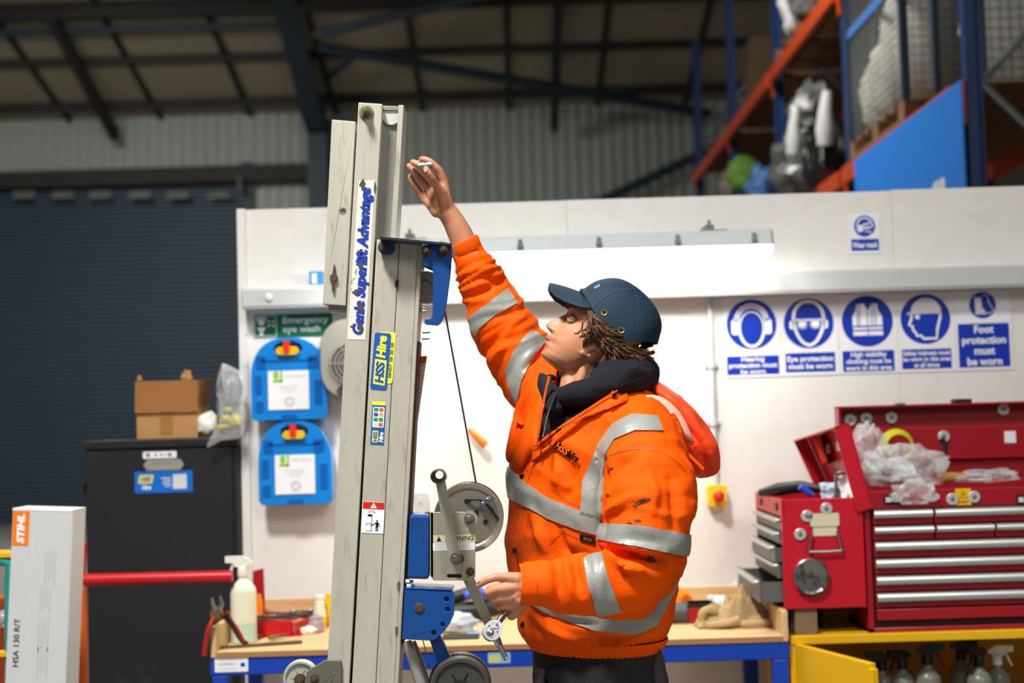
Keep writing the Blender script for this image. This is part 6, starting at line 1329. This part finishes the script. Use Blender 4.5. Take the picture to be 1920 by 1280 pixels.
jk = MB(); jk.loft([ringT(*r) for r in TR])
for S in (SN, SF): jk.tube([P(a, b, c) for a, b, c, r in S], [r for a, b, c, r in S], 28)
jm = evalmesh(jk, 'jacket', .0058, 7, .5)
V = coords(jm); Nn = normals(jm)
def seg_dist(Q, pts):
    """distance, parameter and side to a 2D or 3D polyline"""
    pts = np.array(pts, float); best = np.full(len(Q), 1e9); par = np.zeros(len(Q)); acc = 0
    for a, b in zip(pts, pts[1:]):
        ab = b-a; L = np.linalg.norm(ab); t = np.clip(((Q-a)@ab)/(L*L), 0, 1); d = np.linalg.norm(Q-(a+t[:, None]*ab), axis=1)
        m = d < best; best[m] = d[m]; par[m] = acc+t[m]*L; acc += L
    return best, par/acc
def comp(V):
    rn = np.array([P(a, b, c) for a, b, c, r in SN]); rf = np.array([P(a, b, c) for a, b, c, r in SF])
    dn, pn = seg_dist(V, rn); df, pf = seg_dist(V, rf)
    cum = lambda A: np.concatenate([[0], np.cumsum(np.linalg.norm(np.diff(A, axis=0), axis=1))])
    cn = cum(rn); cf = cum(rf)
    en = dn-np.interp(pn*cn[-1], cn, [q[3] for q in SN]); ef = df-np.interp(pf*cf[-1], cf, [q[3] for q in SF])
    X, Y = projn(V); zz = V[:, 2]
    tz = np.array([P((q[1]+q[2])/2, q[0], TY).z for q in TR]); xc = np.interp(zz, tz, [P((q[1]+q[2])/2, q[0], TY).x for q in TR]); ax = np.interp(zz, tz, [(q[2]-q[1])/2*TY/FPX for q in TR]); hy = np.interp(zz, tz, [q[3] for q in TR])
    u = (V[:, 0]-xc)/ax; w = (V[:, 1]-TY)/hy; cph, sph = cos(-.31), sin(-.31); w2 = (w-u*sph)/cph
    et = (np.sqrt(u*u+w2*w2)-1)*np.minimum(ax, hy)
    return en, ef, et, pn, pf
en, ef, et, pn, pf = comp(V)
is_n = (en < et) & (en < ef); is_f = (ef < et) & ~is_n; is_t = ~is_n & ~is_f
VX, VY = projn(V); view = (np.array(CAM)-V); view /= np.linalg.norm(view, axis=1)[:, None]; facing = np.clip((Nn*view).sum(1)*1.6, 0, 1)
nz = lambda A, s, o=0: np.array([noise.noise(Vector((a[0]*s[0]+o, a[1]*s[1]+o*.7, a[2]*s[2]+o*1.3))) for a in A])
disp = .008*nz(V, (9, 9, 9), 3)+.005*nz(V, (22, 22, 22), 8)
rid = lambda x: 1-2*np.abs(x)
def cyl(pts, par):   # coordinates for folds that run round a sleeve
    return np.stack([par, V[:, 0]*1.0, V[:, 1]*1.0], 1)
fn_ = rid(nz(np.stack([pn*14+nz(V, (7, 7, 7), 5)*1.2, V[:, 1]*4, V[:, 2]*1.5], 1), (1, 1, 1), 2)); ff = rid(nz(np.stack([pf*17+nz(V, (8, 8, 8), 9)*1.3, V[:, 1]*4, V[:, 0]*1.5], 1), (1, 1, 1), 4))
disp += np.where(is_n, .011*fn_*np.clip((pn-.12)*4, 0, 1), 0)+np.where(is_f, .0105*ff*np.clip((.97-pf)*8, 0, 1)*np.clip((pf-.25)*4, 0, 1), 0)
tb = rid(nz(np.stack([V[:, 2]*9+V[:, 0]*4, V[:, 1]*3, V[:, 0]*3], 1), (1, 1, 1), 6)); disp += np.where(is_t, .009*tb, 0)
# named folds, followed where the photograph shows them: (pixel line, half width, height, which piece)
FOLDS = [([(1130, 1030), (1170, 1035), (1215, 1050), (1245, 1062)], 9, -.016, 'n'), ([(1125, 1048), (1165, 1062), (1200, 1068)], 8, .010, 'n'), ([(1150, 1020), (1200, 1028), (1240, 1034)], 8, .007, 'n'),
 ([(1075, 1050), (1085, 1085), (1092, 1110)], 6, -.007, 'n'), ([(1058, 1052), (1066, 1090), (1070, 1120)], 6, .006, 'n'), ([(1040, 1060), (1046, 1100), (1044, 1128)], 5, -.005, 'n'),
 ([(1135, 960), (1180, 935), (1215, 930)], 9, .006, 'n'), ([(1140, 900), (1165, 870), (1200, 855)], 8, -.005, 'n'), ([(1220, 890), (1228, 930), (1222, 965)], 8, .005, 'n'), ([(1255, 900), (1262, 950), (1258, 990)], 8, -.005, 'n'),
 ([(1135, 860), (1130, 910), (1130, 975), (1138, 1030)], 6, -.012, 'tn'),
 ([(1040, 855), (1050, 885), (1045, 915)], 9, .006, 't'), ([(1075, 880), (1080, 915), (1060, 935)], 9, -.005, 't'), ([(1000, 960), (1020, 1010), (1030, 1045)], 10, .006, 't'), ([(1050, 990), (1060, 1030), (1080, 1040)], 8, -.006, 't'),
 ([(1000, 1150), (1040, 1180), (1080, 1200)], 8, .005, 't'), ([(1120, 1195), (1180, 1200), (1225, 1185)], 7, -.005, 't'), ([(1035, 1150), (1075, 1165), (1120, 1170)], 7, -.004, 't'),
 ([(905, 520), (935, 528), (950, 520)], 6, -.008, 'f'), ([(866, 520), (895, 505), (925, 500)], 6, .007, 'f'), ([(875, 560), (905, 545), (940, 530)], 7, -.007, 'f'), ([(915, 650), (945, 625), (985, 600)], 7, -.009, 'f'), ([(930, 640), (965, 610), (990, 592)], 7, .009, 'f'), ([(925, 690), (935, 665), (950, 645)], 6, .006, 'f'), ([(985, 690), (1010, 665), (1030, 650)], 7, -.008, 'f'), ([(860, 480), (880, 470), (905, 470)], 4, -.005, 'f')]
Q2 = np.stack([VX, VY], 1)
for pts, w_, h_, k_ in FOLDS:
    d_, p_ = seg_dist(Q2, pts); msk = (is_n if k_ == 'n' else is_f if k_ == 'f' else is_t if k_ == 't' else (is_n | is_t))
    disp += np.where(msk, 2.3*h_*np.exp(-(d_/w_)**2)*np.sin(np.clip(p_, .06, .94)*pi)**.6*facing, 0)
V2 = V+Nn*disp[:, None]
V = V2.copy(); en, ef, et, pn, pf = comp(V); VX, VY = projn(V)
jm.vertices.foreach_set('co', V.ravel()); jm.update(); N2 = normals(jm)
F = [tuple(p.vertices) for p in jm.polygons]
T3 = np.array([t for f in F for t in ([f] if len(f) == 3 else [(f[0], f[1], f[2]), (f[0], f[2], f[3])])])
def clip_mesh(T, fields):
    """keep the part of the jacket surface where every field is >= 0 (cuts triangles exactly)"""
    A = np.stack(fields, 1); V6 = np.hstack([V, N2])
    anyin = np.ones(len(T), bool)
    for k in range(A.shape[1]): anyin &= (A[T][:, :, k] >= 0).any(1)
    vs = []; fs = []; cache = {}
    def vid(pos, key):
        if key not in cache: cache[key] = len(vs); vs.append(pos)
        return cache[key]
    for t in T[anyin]:
        poly = [(V6[i], A[i], (int(i),)) for i in t]
        for k in range(A.shape[1]):
            out = []
            for i in range(len(poly)):
                p, q = poly[i], poly[(i+1) % len(poly)]; fp, fq = p[1][k], q[1][k]
                if fp >= 0: out.append(p)
                if (fp >= 0) != (fq >= 0):
                    s = fp/(fp-fq); key = ('e', k)+tuple(sorted((p[2], q[2]), key=str)); out.append((p[0]+(q[0]-p[0])*s, p[1]+(q[1]-p[1])*s, key))
            poly = out
            if not poly: break
        if len(poly) >= 3:
            ids = [vid(p[0], p[2]) for p in poly]; ids = [a for n, a in enumerate(ids) if a != ids[n-1]]
            if len(ids) >= 3: fs.append(tuple(ids))
    return vs, fs
def cloth_part(name, mat, parent, fields, off=.0035, T=None):
    vs, fs = clip_mesh(T3 if T is None else T, fields); A = np.array(vs); nn = A[:, 3:]/np.linalg.norm(A[:, 3:], axis=1)[:, None]; n = len(A)
    edges = {}
    for f in fs:
        for a, b in zip(f, f[1:]+f[:1]): edges[(a, b)] = 1
    rim = [(a, b) for a, b in edges if (b, a) not in edges]
    mb = MB(); mb.v = [Vector(p) for p in A[:, :3]+nn*off]+[Vector(p) for p in A[:, :3]-nn*.002]; mb.f = list(fs)+[(b, a, n+a, n+b) for a, b in rim]
    return mb.build(name, mat, parent, smooth=50)
yc = lambda pts: np.interp(VX, [p[0] for p in pts], [p[1] for p in pts])
m_hv = pm('hivis_orange', '#f55700', .7, var=.1, scale=5, dirt='#7a3d12', dirt_amt=.6, dscale=6, dlow=.56, dhigh=.76, bump=.12, bscale=220, spec=.12)
m_body = m_hv.copy(); m_body.name = 'hivis_orange_stained'; nt = m_body.node_tree; bs = nt.nodes['Principled BSDF']; old = bs.inputs['Base Color'].links[0].from_socket
geo = nt.nodes.new('ShaderNodeNewGeometry'); nn3 = nt.nodes.new('ShaderNodeTexNoise'); nn3.inputs['Scale'].default_value = 16; nn3.inputs['Detail'].default_value = 6; nt.links.new(geo.outputs['Position'], nn3.inputs['Vector']); prev = None
for px_, py_, d_, r_ in ((975, 1015, 3.33, .13), (1075, 1005, 3.22, .07), (985, 1150, 3.3, .09), (1235, 1052, 3.1, .07), (1120, 1200, 3.24, .12)):   # grease rubbed into the cloth
    vm = nt.nodes.new('ShaderNodeVectorMath'); vm.operation = 'DISTANCE'; nt.links.new(geo.outputs['Position'], vm.inputs[0]); vm.inputs[1].default_value = P(px_, py_, d_)
    mr = nt.nodes.new('ShaderNodeMapRange'); nt.links.new(vm.outputs['Value'], mr.inputs[0]); mr.inputs[1].default_value = r_; mr.inputs[2].default_value = r_*.3
    if prev is None: prev = mr.outputs[0]
    else: mm = nt.nodes.new('ShaderNodeMath'); mm.operation = 'MAXIMUM'; nt.links.new(prev, mm.inputs[0]); nt.links.new(mr.outputs[0], mm.inputs[1]); prev = mm.outputs[0]
mr2 = nt.nodes.new('ShaderNodeMapRange'); nt.links.new(nn3.outputs['Fac'], mr2.inputs[0]); mr2.inputs[1].default_value = .4; mr2.inputs[2].default_value = .68; mr2.inputs[4].default_value = .75
mm = nt.nodes.new('ShaderNodeMath'); mm.operation = 'MULTIPLY'; nt.links.new(prev, mm.inputs[0]); nt.links.new(mr2.outputs[0], mm.inputs[1])
mxs = nt.nodes.new('ShaderNodeMix'); mxs.data_type = 'RGBA'; nt.links.new(mm.outputs[0], mxs.inputs[0]); nt.links.new(old, mxs.inputs[6]); mxs.inputs[7].default_value = lin('#6b2e0c'); nt.links.new(mxs.outputs[2], bs.inputs['Base Color'])
# neckline: open the front between zip edge and lapel line
lap = [(1000, 842), (1050, 803), (1110, 764), (1152, 737), (1230, 722)]; zipx = [(680, 1030), (720, 1024), (760, 1018), (800, 1012), (842, 1004)]
f_right = np.interp(VY, [p[0] for p in zipx], [p[1] for p in zipx])-VX; f_below = VY-yc(lap)
f_neck = np.maximum(np.maximum(f_right, f_below), (V[:, 1]-3.62)*300)
f_neck = np.where(ef < et-.004, 50.0, f_neck)
hemcut = V[:, 2]-P(1110, 1190, TY).z
cuffn = VX-982; cuffn = np.where(en < et, cuffn, 50)
vs, fs = clip_mesh(T3, [f_neck, hemcut, cuffn]); vs = [v[:3] for v in vs]; mb = MB(); mb.add(vs, fs); jme = mb.mesh('jacket')
jac = link('jacket', jme, m_body, man, smooth=180); so = jac.modifiers.new('s', 'SOLIDIFY'); so.thickness = .005; so.offset = -1
jbv = BVHTree.FromPolygons([Vector(v) for v in vs], fs)
# reflective tapes
m_tape = pm('reflective_tape', '#8f938c', .4, var=.1, scale=20, spec=.6, dirt='#5c5a52', dirt_amt=.35, dscale=18, dlow=.55, bump=.1, bscale=120)
ft = np.minimum(en, ef)-et; fN = np.minimum(et, ef)-en; fF = np.minimum(et, en)-ef
def band(top, bot, comp_f, extra=()): return cloth_part('reflective_tape', m_tape, jac, [VY-yc(top), yc(bot)-VY, comp_f]+list(extra))
band([(930, 862), (953, 874), (985, 905), (1028, 934), (1087, 957), (1127, 968), (1300, 985)], [(930, 908), (956, 934), (990, 951), (1028, 972), (1078, 991), (1132, 1007), (1300, 1025)], ft)
band([(990, 1124), (1010, 1134), (1060, 1147), (1120, 1153), (1175, 1150), (1215, 1140), (1240, 1105), (1270, 1060)], [(990, 1127), (1019, 1145), (1070, 1168), (1116, 1181), (1192, 1188), (1230, 1172), (1262, 1110), (1275, 1080)], ft)
band([(1100, 979), (1129, 981), (1200, 985), (1290, 1002)], [(1100, 1005), (1130, 1012), (1167, 1020), (1276, 1040), (1300, 1043)], fN)
def poly_field(poly):
    """signed distance (px) inside a polygon"""
    Qx = np.stack([VX, VY], 1); d_, _ = seg_dist(Qx, list(poly)+[poly[0]]); ins = np.zeros(len(VX), bool); n = len(poly)
    for i in range(n):
        (x1, y1), (x2, y2) = poly[i], poly[(i+1) % n]
        c = ((y1 > VY) != (y2 > VY)) & (VX < (x2-x1)*(VY-y1)/((y2-y1) if y2 != y1 else 1e-9)+x1); ins ^= c
    return np.where(ins, d_, -d_)
nearf = (3.47-V[:, 1])*100
cloth_part('reflective_tape', m_tape, jac, [poly_field([(1094, 1046), (1112, 1039), (1129, 1036), (1137, 1077), (1165, 1146), (1120, 1154), (1103, 1098)]), fN])
cloth_part('reflective_tape', m_tape, jac, [poly_field([(1186, 777), (1150, 795), (1125, 829), (1105, 875), (1093, 902), (1089, 966), (1128, 976), (1131, 905), (1137, 850), (1152, 824), (1190, 807), (1243, 808), (1232, 781)]), nearf])
pF = [(878, 597), (951, 541), (970, 569), (932, 588), (899, 616), (890, 634)]
cloth_part('reflective_tape', m_tape, jac, [poly_field(pF), fF])
cloth_part('reflective_tape', m_tape, jac, [poly_field([(996, 618), (1026, 637), (1002, 665), (978, 715), (970, 760), (955, 725), (947, 694), (965, 655)]), fF])
# ribbed hem
hr = []
for py, k in ((1190, 1.0), (1194, 1.01), (1205, .992), (1213, .985), (1216, .965)):
    xl, xr = np.interp(py, [q[0] for q in TR[::-1]], [q[1] for q in TR[::-1]]), np.interp(py, [q[0] for q in TR[::-1]], [q[2] for q in TR[::-1]]); hy = np.interp(py, [q[0] for q in TR[::-1]], [q[3] for q in TR[::-1]])
    py = min(py, 1216); r = ringT(py, xl, xr, hy*k, n=360); c = sum(r, Vector())/360
    hr.append([c+(p-c)*(k*(1+.012*sin(j*2*pi/360*72)+.006*noise.noise(p*30))) for j, p in enumerate(r)])
MB().loft(hr, False).build('hem_band', m_hv, jac, smooth=180)
# cuffs
def cuff(S, name, L, r0):
    a, b = P(*S[-1][:3]), P(*S[-2][:3]); t = (a-b).normalized(); ux = t.cross(Vector((0, 0, 1))).normalized(); M = frame(a, ux, t.cross(ux))
    MB(M).lathe([(r0*1.0, -L), (r0*1.05, -L*.9), (r0*1.06, -L*.5), (r0*1.08, .003), (r0*1.02, .006), (r0*.9, .002), (r0*.84, -.012)], 30, cap=False).build(name, m_hv, jac, smooth=60)
cuff(SN, 'cuff', .045, .0415); cuff(SF, 'cuff', .03, .038)
m_dk = pm('stud_black', '#17120f', .35); m_stitch = pm('seam_orange', '#c84c06', .6)
# lapels, placket, flap
def flap(name, pts, off, thick=.004, mat=None):
    c = np.array(pts, float); m0 = c.mean(0); n = len(c); V_ = [tuple(p) for p in c]+[tuple(m0+(p-m0)*.6) for p in c]+[tuple(m0+(p-m0)*.25) for p in c]+[tuple(m0)]
    fs_ = [(i, (i+1) % n, n+(i+1) % n, n+i) for i in range(n)]+[(n+i, n+(i+1) % n, 2*n+(i+1) % n, 2*n+i) for i in range(n)]+[(2*n+i, 2*n+(i+1) % n, 3*n) for i in range(n)]
    q = []; last = 3.25; ds = []
    for x, y in V_:
        h, nn_, v = hit(jbv, x, y); ds.append(h.y if h is not None and h.y < 3.6 else None)
    kn = [(p, d) for p, d in zip(V_, ds) if d is not None]
    for (x, y), d in zip(V_, ds):
        if d is None: d = min(kn, key=lambda e: (e[0][0]-x)**2+(e[0][1]-y)**2)[1]
        q.append(P(x, y, d-off))
    mb = MB(); mb.add(q, fs_); o = mb.build(name, mat or m_hv, jac, smooth=50); so = o.modifiers.new('s', 'SOLIDIFY'); so.thickness = thick; so.offset = 0; return o
flap('lapel', [tuple(p) for p in spline([(1001, 838), (1048, 800), (1108, 761), (1150, 734), (1166, 717), (1174, 735), (1176, 750), (1150, 760), (1110, 776), (1062, 804), (1030, 828), (1010, 850), (998, 866)], 3)], .012, .006)
flap('storm_flap', [tuple(p) for p in spline([(1009, 700), (990, 722), (972, 752), (960, 790), (948, 850), (956, 868), (972, 878), (988, 858), (1003, 838), (1010, 790), (1018, 745), (1026, 712)], 3)], .014, .006)
m_zip = pm('zip_orange', '#e05a10', .5)
zp = [tuple(P(x, y, 3.33 if y < 760 else 3.3)) for x, y in spline([(1030, 705), (1021, 745), (1013, 790), (1005, 835)], 10)]
mb = MB()
for i, (x, y) in enumerate(spline([(1000, 841), (1048, 803), (1108, 764), (1150, 737), (1165, 722)], 14)):
    h, nn_, v = hit(jbv, x+2, y+4)
    if h is not None: mb.box(P(x, y, h.y-.016), (.0035, .004, .0028))
mb.build('zip_teeth', m_zip, jac)['kind'] = 'stuff'
MB().tube(zp, .0035, 6).build('zip_edge', m_zip, jac, smooth=60)
for x, y, r in ((1047, 806, .0068), (979, 892, .0065), (967, 1032, .0085), (982, 1171, .0085), (1152, 740, .0058), (978, 862, .003)):
    h, n, v = hit(jbv, x, y)
    if h is None: continue
    MB(frame(h-v*(.018 if y < 830 else .003), (1, 0, 0), (0, 0, 1))).lathe([(r, 0), (r, .002), (r*.7, .003), (r*.6, .0022), (0, .0022)], 18).build('press_stud', m_dk, jac, smooth=40)
for pts in ([(1128, 870), (1140, 855), (1165, 846), (1200, 840), (1240, 848), (1270, 866), (1290, 890)], [(1192, 1180), (1193, 1165), (1194, 1150)], [(1010, 1062), (1007, 1098), (1011, 1130)], [(955, 960), (985, 1030), (985, 1060)], [(1030, 1020), (1055, 1000), (1085, 1010)], [(1000, 870), (985, 920), (978, 1000), (982, 1060)]):
    decal_line('seam', m_stitch, jac, jbv, pts, 1.8)
decal_line('pocket_seam', m_stitch, jac, jbv, [(1045, 925), (1055, 935), (1085, 948), (1090, 945)], 2)
# chest logo and pocket label
decal('logo_block', m_dk, jac, jbv, [(1039+i/14*30-j/7*2, 823+i/14*21+j/7*15) for i in range(15) for j in range(8)], [(i*8+j, i*8+j+1, (i+1)*8+j+1, (i+1)*8+j) for i in range(14) for j in range(7)], .006)
decal_text('HSS', 1053.5, 841, 29, 13, .62, pm('logo_orange_print', '#f06a10', .5), jac, jbv, .0085, bold=.04, shear=.2)
decal_text('Hire', 1075, 855, 24, 14, .62, m_dk, jac, jbv, .0075, bold=.05, shear=.2)
decal('pocket_label', m_dk, jac, jbv, [(1087+i/4*29, 1001+i/4*7+j/2*13) for i in range(5) for j in range(3)], [(i*3+j, i*3+j+1, (i+1)*3+j+1, (i+1)*3+j) for i in range(4) for j in range(2)], .003)
decal_text('NYX', 1102, 1011, 15, 6, .24, pm('label_thread', '#8f8672', .6), jac, jbv, .0038)
# dirt marks on the sleeve and cuff
m_mark = pm('oil_mark', '#5a2c10', .7, var=.4, scale=40)
for x, y, w_, h_, a_ in ((1203, 940, 20, 4, -.5), (1139, 928, 5, 3, 0), (1128, 885, 3, 6, .4), (1196, 976, 9, 2.5, 0), (1180, 980, 7, 2, .2), (1144, 880, 7, 3, -.7), (878, 457, 3, 2, .5), (1222, 1048, 12, 7, .5)):
    R_ = random.Random(int(x)); vs_ = [(x, y)]+[(x+(w_*cos(t)*cos(a_)-h_*sin(t)*sin(a_))*R_.uniform(.5, 1.2), y+(w_*cos(t)*sin(a_)+h_*sin(t)*cos(a_))*R_.uniform(.5, 1.2)) for t in np.linspace(0, 2*pi, 15)[:-1]]
    decal('oil_mark', m_mark, jac, jbv, vs_, [(0, 1+i, 1+(i+1) % 14) for i in range(14)], .0012)
# hood of the jacket, lying on the back
m_hood = pm('hood_orange_red', '#ff4a1c', .55, var=.08, scale=6, bump=.1, bscale=200, spec=.3)
hd_ = MB(); pillow(hd_, [tuple(p) for p in spline([(1215, 722), (1228, 716), (1262, 738), (1300, 772), (1330, 815), (1344, 850), (1344, 876), (1334, 889), (1308, 891), (1296, 872), (1270, 840), (1245, 800), (1225, 770)], 3)], 3.42, .1, 7)
me = evalmesh(hd_, 'hood', .005, 5); hv = coords(me); hn = normals(me); hx, hy_ = projn(hv)
dd = .007*rid(nz(hv, (12, 12, 12), 14))
for pts, w_, h_ in (([(1222, 735), (1270, 775), (1310, 830), (1325, 880)], 9, -.02), ([(1235, 735), (1290, 780), (1328, 840), (1338, 875)], 8, .012), ([(1250, 800), (1285, 840), (1310, 880)], 9, .01)):
    d_, p_ = seg_dist(np.stack([hx, hy_], 1), pts); dd = dd+h_*np.exp(-(d_/w_)**2)*np.sin(np.clip(p_, .05, .95)*pi)**.5
me.vertices.foreach_set('co', (hv+hn*dd[:, None]).ravel()); hood = link('hood', me, m_hood, man, smooth=180)
ml = pm('lit_hood_lining', '#e9b6a4', .5, var=.1)  # pale pink: light on the inside of the hood put into its colour
mb = MB(); pillow(mb, [tuple(p) for p in spline([(1180, 752), (1205, 741), (1236, 742), (1264, 760), (1286, 790), (1300, 826), (1284, 822), (1256, 800), (1228, 778), (1202, 766)], 3)], 3.325, .02, 4); mb.build('lit_hood_lining', ml, hood, smooth=180)
mb = MB(); mb.tube([tuple(p) for p in spline([tuple(P(x, y, 3.3)) for x, y in ((1180, 752), (1210, 768), (1245, 800), (1275, 838), (1300, 862), (1318, 880))], 5)], .005, 8); mb.build('hood_binding', m_hv, hood, smooth=60)
MB().tube([tuple(p) for p in spline([tuple(P(x, y, d)) for x, y, d in ((1250, 812, 3.24), (1268, 860, 3.16), (1277, 910, 3.12), (1282, 955, 3.1))], 5)], .0025, 6).build('drawstring', m_stitch, hood, smooth=60)
MB().tube([P(1282, 950, 3.1), P(1284, 968, 3.1)], [.004, .006], 8).build('toggle', m_hv, hood, smooth=60)
# navy hooded sweatshirt at the neck
m_navy = pm('sweatshirt_navy', '#070a17', .9, var=.2, scale=20, bump=.3, bscale=160)
nv = MB()
nv.loft([ringT(py, xl, xr, hy) for py, xl, xr, hy in ((950, 985, 1250, .19), (860, 978, 1262, .2), (800, 992, 1245, .19), (765, 1016, 1222, .165), (740, 1034, 1200, .13), (722, 1042, 1185, .105))])
def roll(pts, rs): nv.tube([tuple(p) for p in spline([tuple(P(x, y, d)) for x, y, d in pts], 4)], list(np.interp(np.linspace(0, 1, 4*(len(pts)-1)+1), np.linspace(0, 1, len(rs)), rs)), 14)
roll([(1052, 742, 3.34), (1085, 738, 3.31), (1125, 728, 3.305), (1165, 712, 3.33), (1195, 705, 3.38), (1205, 700, 3.45), (1180, 695, 3.53), (1120, 705, 3.55)], [.02, .028, .034, .04, .042, .04, .036, .03])
roll([(1110, 712, 3.34), (1150, 694, 3.345), (1185, 688, 3.39), (1200, 688, 3.45)], [.018, .028, .03, .026])
roll([(1017, 705, 3.42), (1024, 722, 3.4), (1036, 745, 3.36), (1040, 775, 3.33)], [.010, .018, .022, .02])
roll([(1014, 701, 3.42), (1018, 712, 3.41)], [.006, .012])
roll([(1030, 720, 3.48), (1050, 715, 3.52), (1100, 710, 3.55)], [.02, .026, .03])
me = evalmesh(nv, 'sweatshirt', .0045, 4); sv = coords(me); sn = normals(me); me.vertices.foreach_set('co', (sv+sn*(.004*rid(nz(sv, (14, 14, 22), 31)))[:, None]).ravel())
link('sweatshirt', me, m_navy, man, smooth=180)
MB().tube([tuple(p) for p in spline([tuple(P(x, y, d)) for x, y, d in ((1042, 738, 3.325), (1028, 775, 3.29), (1018, 820, 3.26))], 4)], .003, 6).build('sweatshirt_zip', pm('zip_black', '#0d0e12', .4), man, smooth=60)
# trousers and boots
m_tr = pm('trousers_black', '#1c1c1e', .8, var=.25, scale=14, bump=.3, bscale=120); m_trg = pm('trouser_grey', '#3d3d3e', .8, var=.2, scale=14)
tz = MB(); tz.loft([ringT(py, xl, xr, hy) for py, xl, xr, hy in ((1190, 1000, 1230, .15), (1225, 1003, 1236, .155), (1270, 1003, 1244, .16), (1310, 1005, 1244, .165))])
hipn, hipf = Vector((P(1135, 1330, 3.36).x, 3.36, .86)), Vector((P(1105, 1330, 3.54).x, 3.54, .86))
for h in (hipn, hipf): tz.tube([h+Vector((0, 0, .06)), h, h+Vector((-.01, 0, -.3)), h+Vector((.0, 0, -.42)), h+Vector((.02, 0, -.72)), h+Vector((.02, 0, -.8))], [.1, .105, .085, .078, .07, .075], 22)
me = evalmesh(tz, 'trousers', .008, 4); sv = coords(me); sn = normals(me); me.vertices.foreach_set('co', (sv+sn*(.006*rid(nz(sv, (9, 9, 12), 41)))[:, None]).ravel())
link('trousers', me, m_tr, man, smooth=180)
mb = MB(); pillow(mb, [(1212, 1222), (1236, 1206), (1246, 1236), (1250, 1262), (1249, 1340), (1212, 1340), (1206, 1270)], 3.36, .05, 4); mb.build('holster_pocket', m_trg, man, smooth=60)
mb = MB(); pillow(mb, [(998, 1262), (1010, 1250), (1022, 1256), (1022, 1340), (1002, 1340)], 3.38, .04, 4); mb.build('holster_pocket', m_trg, man, smooth=60)
for h in (hipn, hipf):
    b = Vector((h.x+.02, h.y, 0)); mb = MB()
    mb.loft([[b+Vector((x*l-(.06 if z < .09 else .0)*(1-z*6), y*w, z)) for x, y in circ(1, n=20)] for z, l, w in ((0, .145, .052), (.02, .15, .055), (.05, .145, .053), (.08, .115, .05), (.11, .075, .05), (.2, .062, .055))]); mb.build('boot', m_rubber, man, smooth=60)
# ---------------------------------------------------------------- ratchet and socket in his hands
rt = thing('ratchet', 'chrome ratchet wrench with an extension bar held in his lower hand', 'ratchet', P(925, 1182, 3.09))
a, b = P(964, 1124, 3.13), P(933, 1168, 3.088)
MB().tube([a, a.lerp(b, .6), b, P(928, 1176, 3.083)], [.0075, .0075, .0065, .009], 14).build('handle', m_chrome, rt, smooth=60)
Mr = frame(P(923, 1182, 3.075), Vector((.8, -.1, -.6)), Vector((.6, .35, .8)))
MB(Mr).prism([(.02*cos(t)*(1 if sin(t) < 0 else .95), .026*sin(t) if sin(t) > 0 else .021*sin(t)) for t in np.linspace(0, 2*pi, 29)[:-1]], -.014, 0).build('ratchet_head', m_chrome, rt, bevel=.0025, seg=3)
MB(Mr).prism(ell(.0145, .0185, 0, .001, 24), 0, .0012).build('head_plate', pm('satin_chrome', '#9fa3a6', .35, metal=.9), rt)
MB(Mr).lathe([(.0075, 0), (.0075, .003), (.005, .0045), (0, .0045)], 20, Matrix.Translation((-.001, -.006, .001))).build('release_button', m_chrome, rt, smooth=40)
MB(Mr).prism([(-.006, .004), (.002, .006), (.008, .012), (.006, .015), (-.004, .011)], .001, .004).build('pawl_lever', m_chrome, rt, bevel=.001)
for x in (-.011, .0105): MB(Mr).prism(circ(.0017, x, .004, 10), .001, .0016).build('screw', m_gap, rt)
e0_, e1_ = P(931, 1198, 3.088), P(950, 1237, 3.08)
MB().tube([e0_.lerp(e1_, -.15), e0_.lerp(e1_, .1), e0_.lerp(e1_, .3)], [.0085, .0085, .007], 12).build('drive_collar', m_chrome, rt, smooth=40)
MB().tube([e0_, e0_.lerp(e1_, .86)], [.0062, .0058], 10).build('extension_bar', m_chrome, rt, smooth=60)
MB().tube([e0_.lerp(e1_, .86), e1_], .0056, 4).build('drive_square', m_chrome, rt)
s0_, s1_ = P(784, 312, 3.53), P(810, 310, 3.534); sx = (s1_-s0_).normalized(); Ms = frame(s0_, Vector((0, 1, 0)), sx.cross(Vector((0, 1, 0)))); 
if Ms.to_3x3().col[2].dot(sx) < 0: Ms = frame(s0_, Vector((0, -1, 0)), sx.cross(Vector((0, -1, 0))))
sk_ = thing('socket', 'small chrome socket pinched between his raised thumb and fingers', 'socket', s0_)
L_ = (s1_-s0_).length
MB(Ms).lathe([(.0062, .012), (.0066, 0), (.0088, 0), (.0092, .001), (.0092, L_*.5), (.0085, L_*.55), (.0085, L_*.62), (.0092, L_*.66), (.0092, L_), (.004, L_)], 24, cap=False)\
    .build('socket_body', pm('satin_chrome', '#9fa3a6', .35, metal=.9), sk_, smooth=35)
MB(Ms).lathe([(.0066, .004), (0, .004)], 20, cap=False).build('socket_bore', m_gap, sk_)
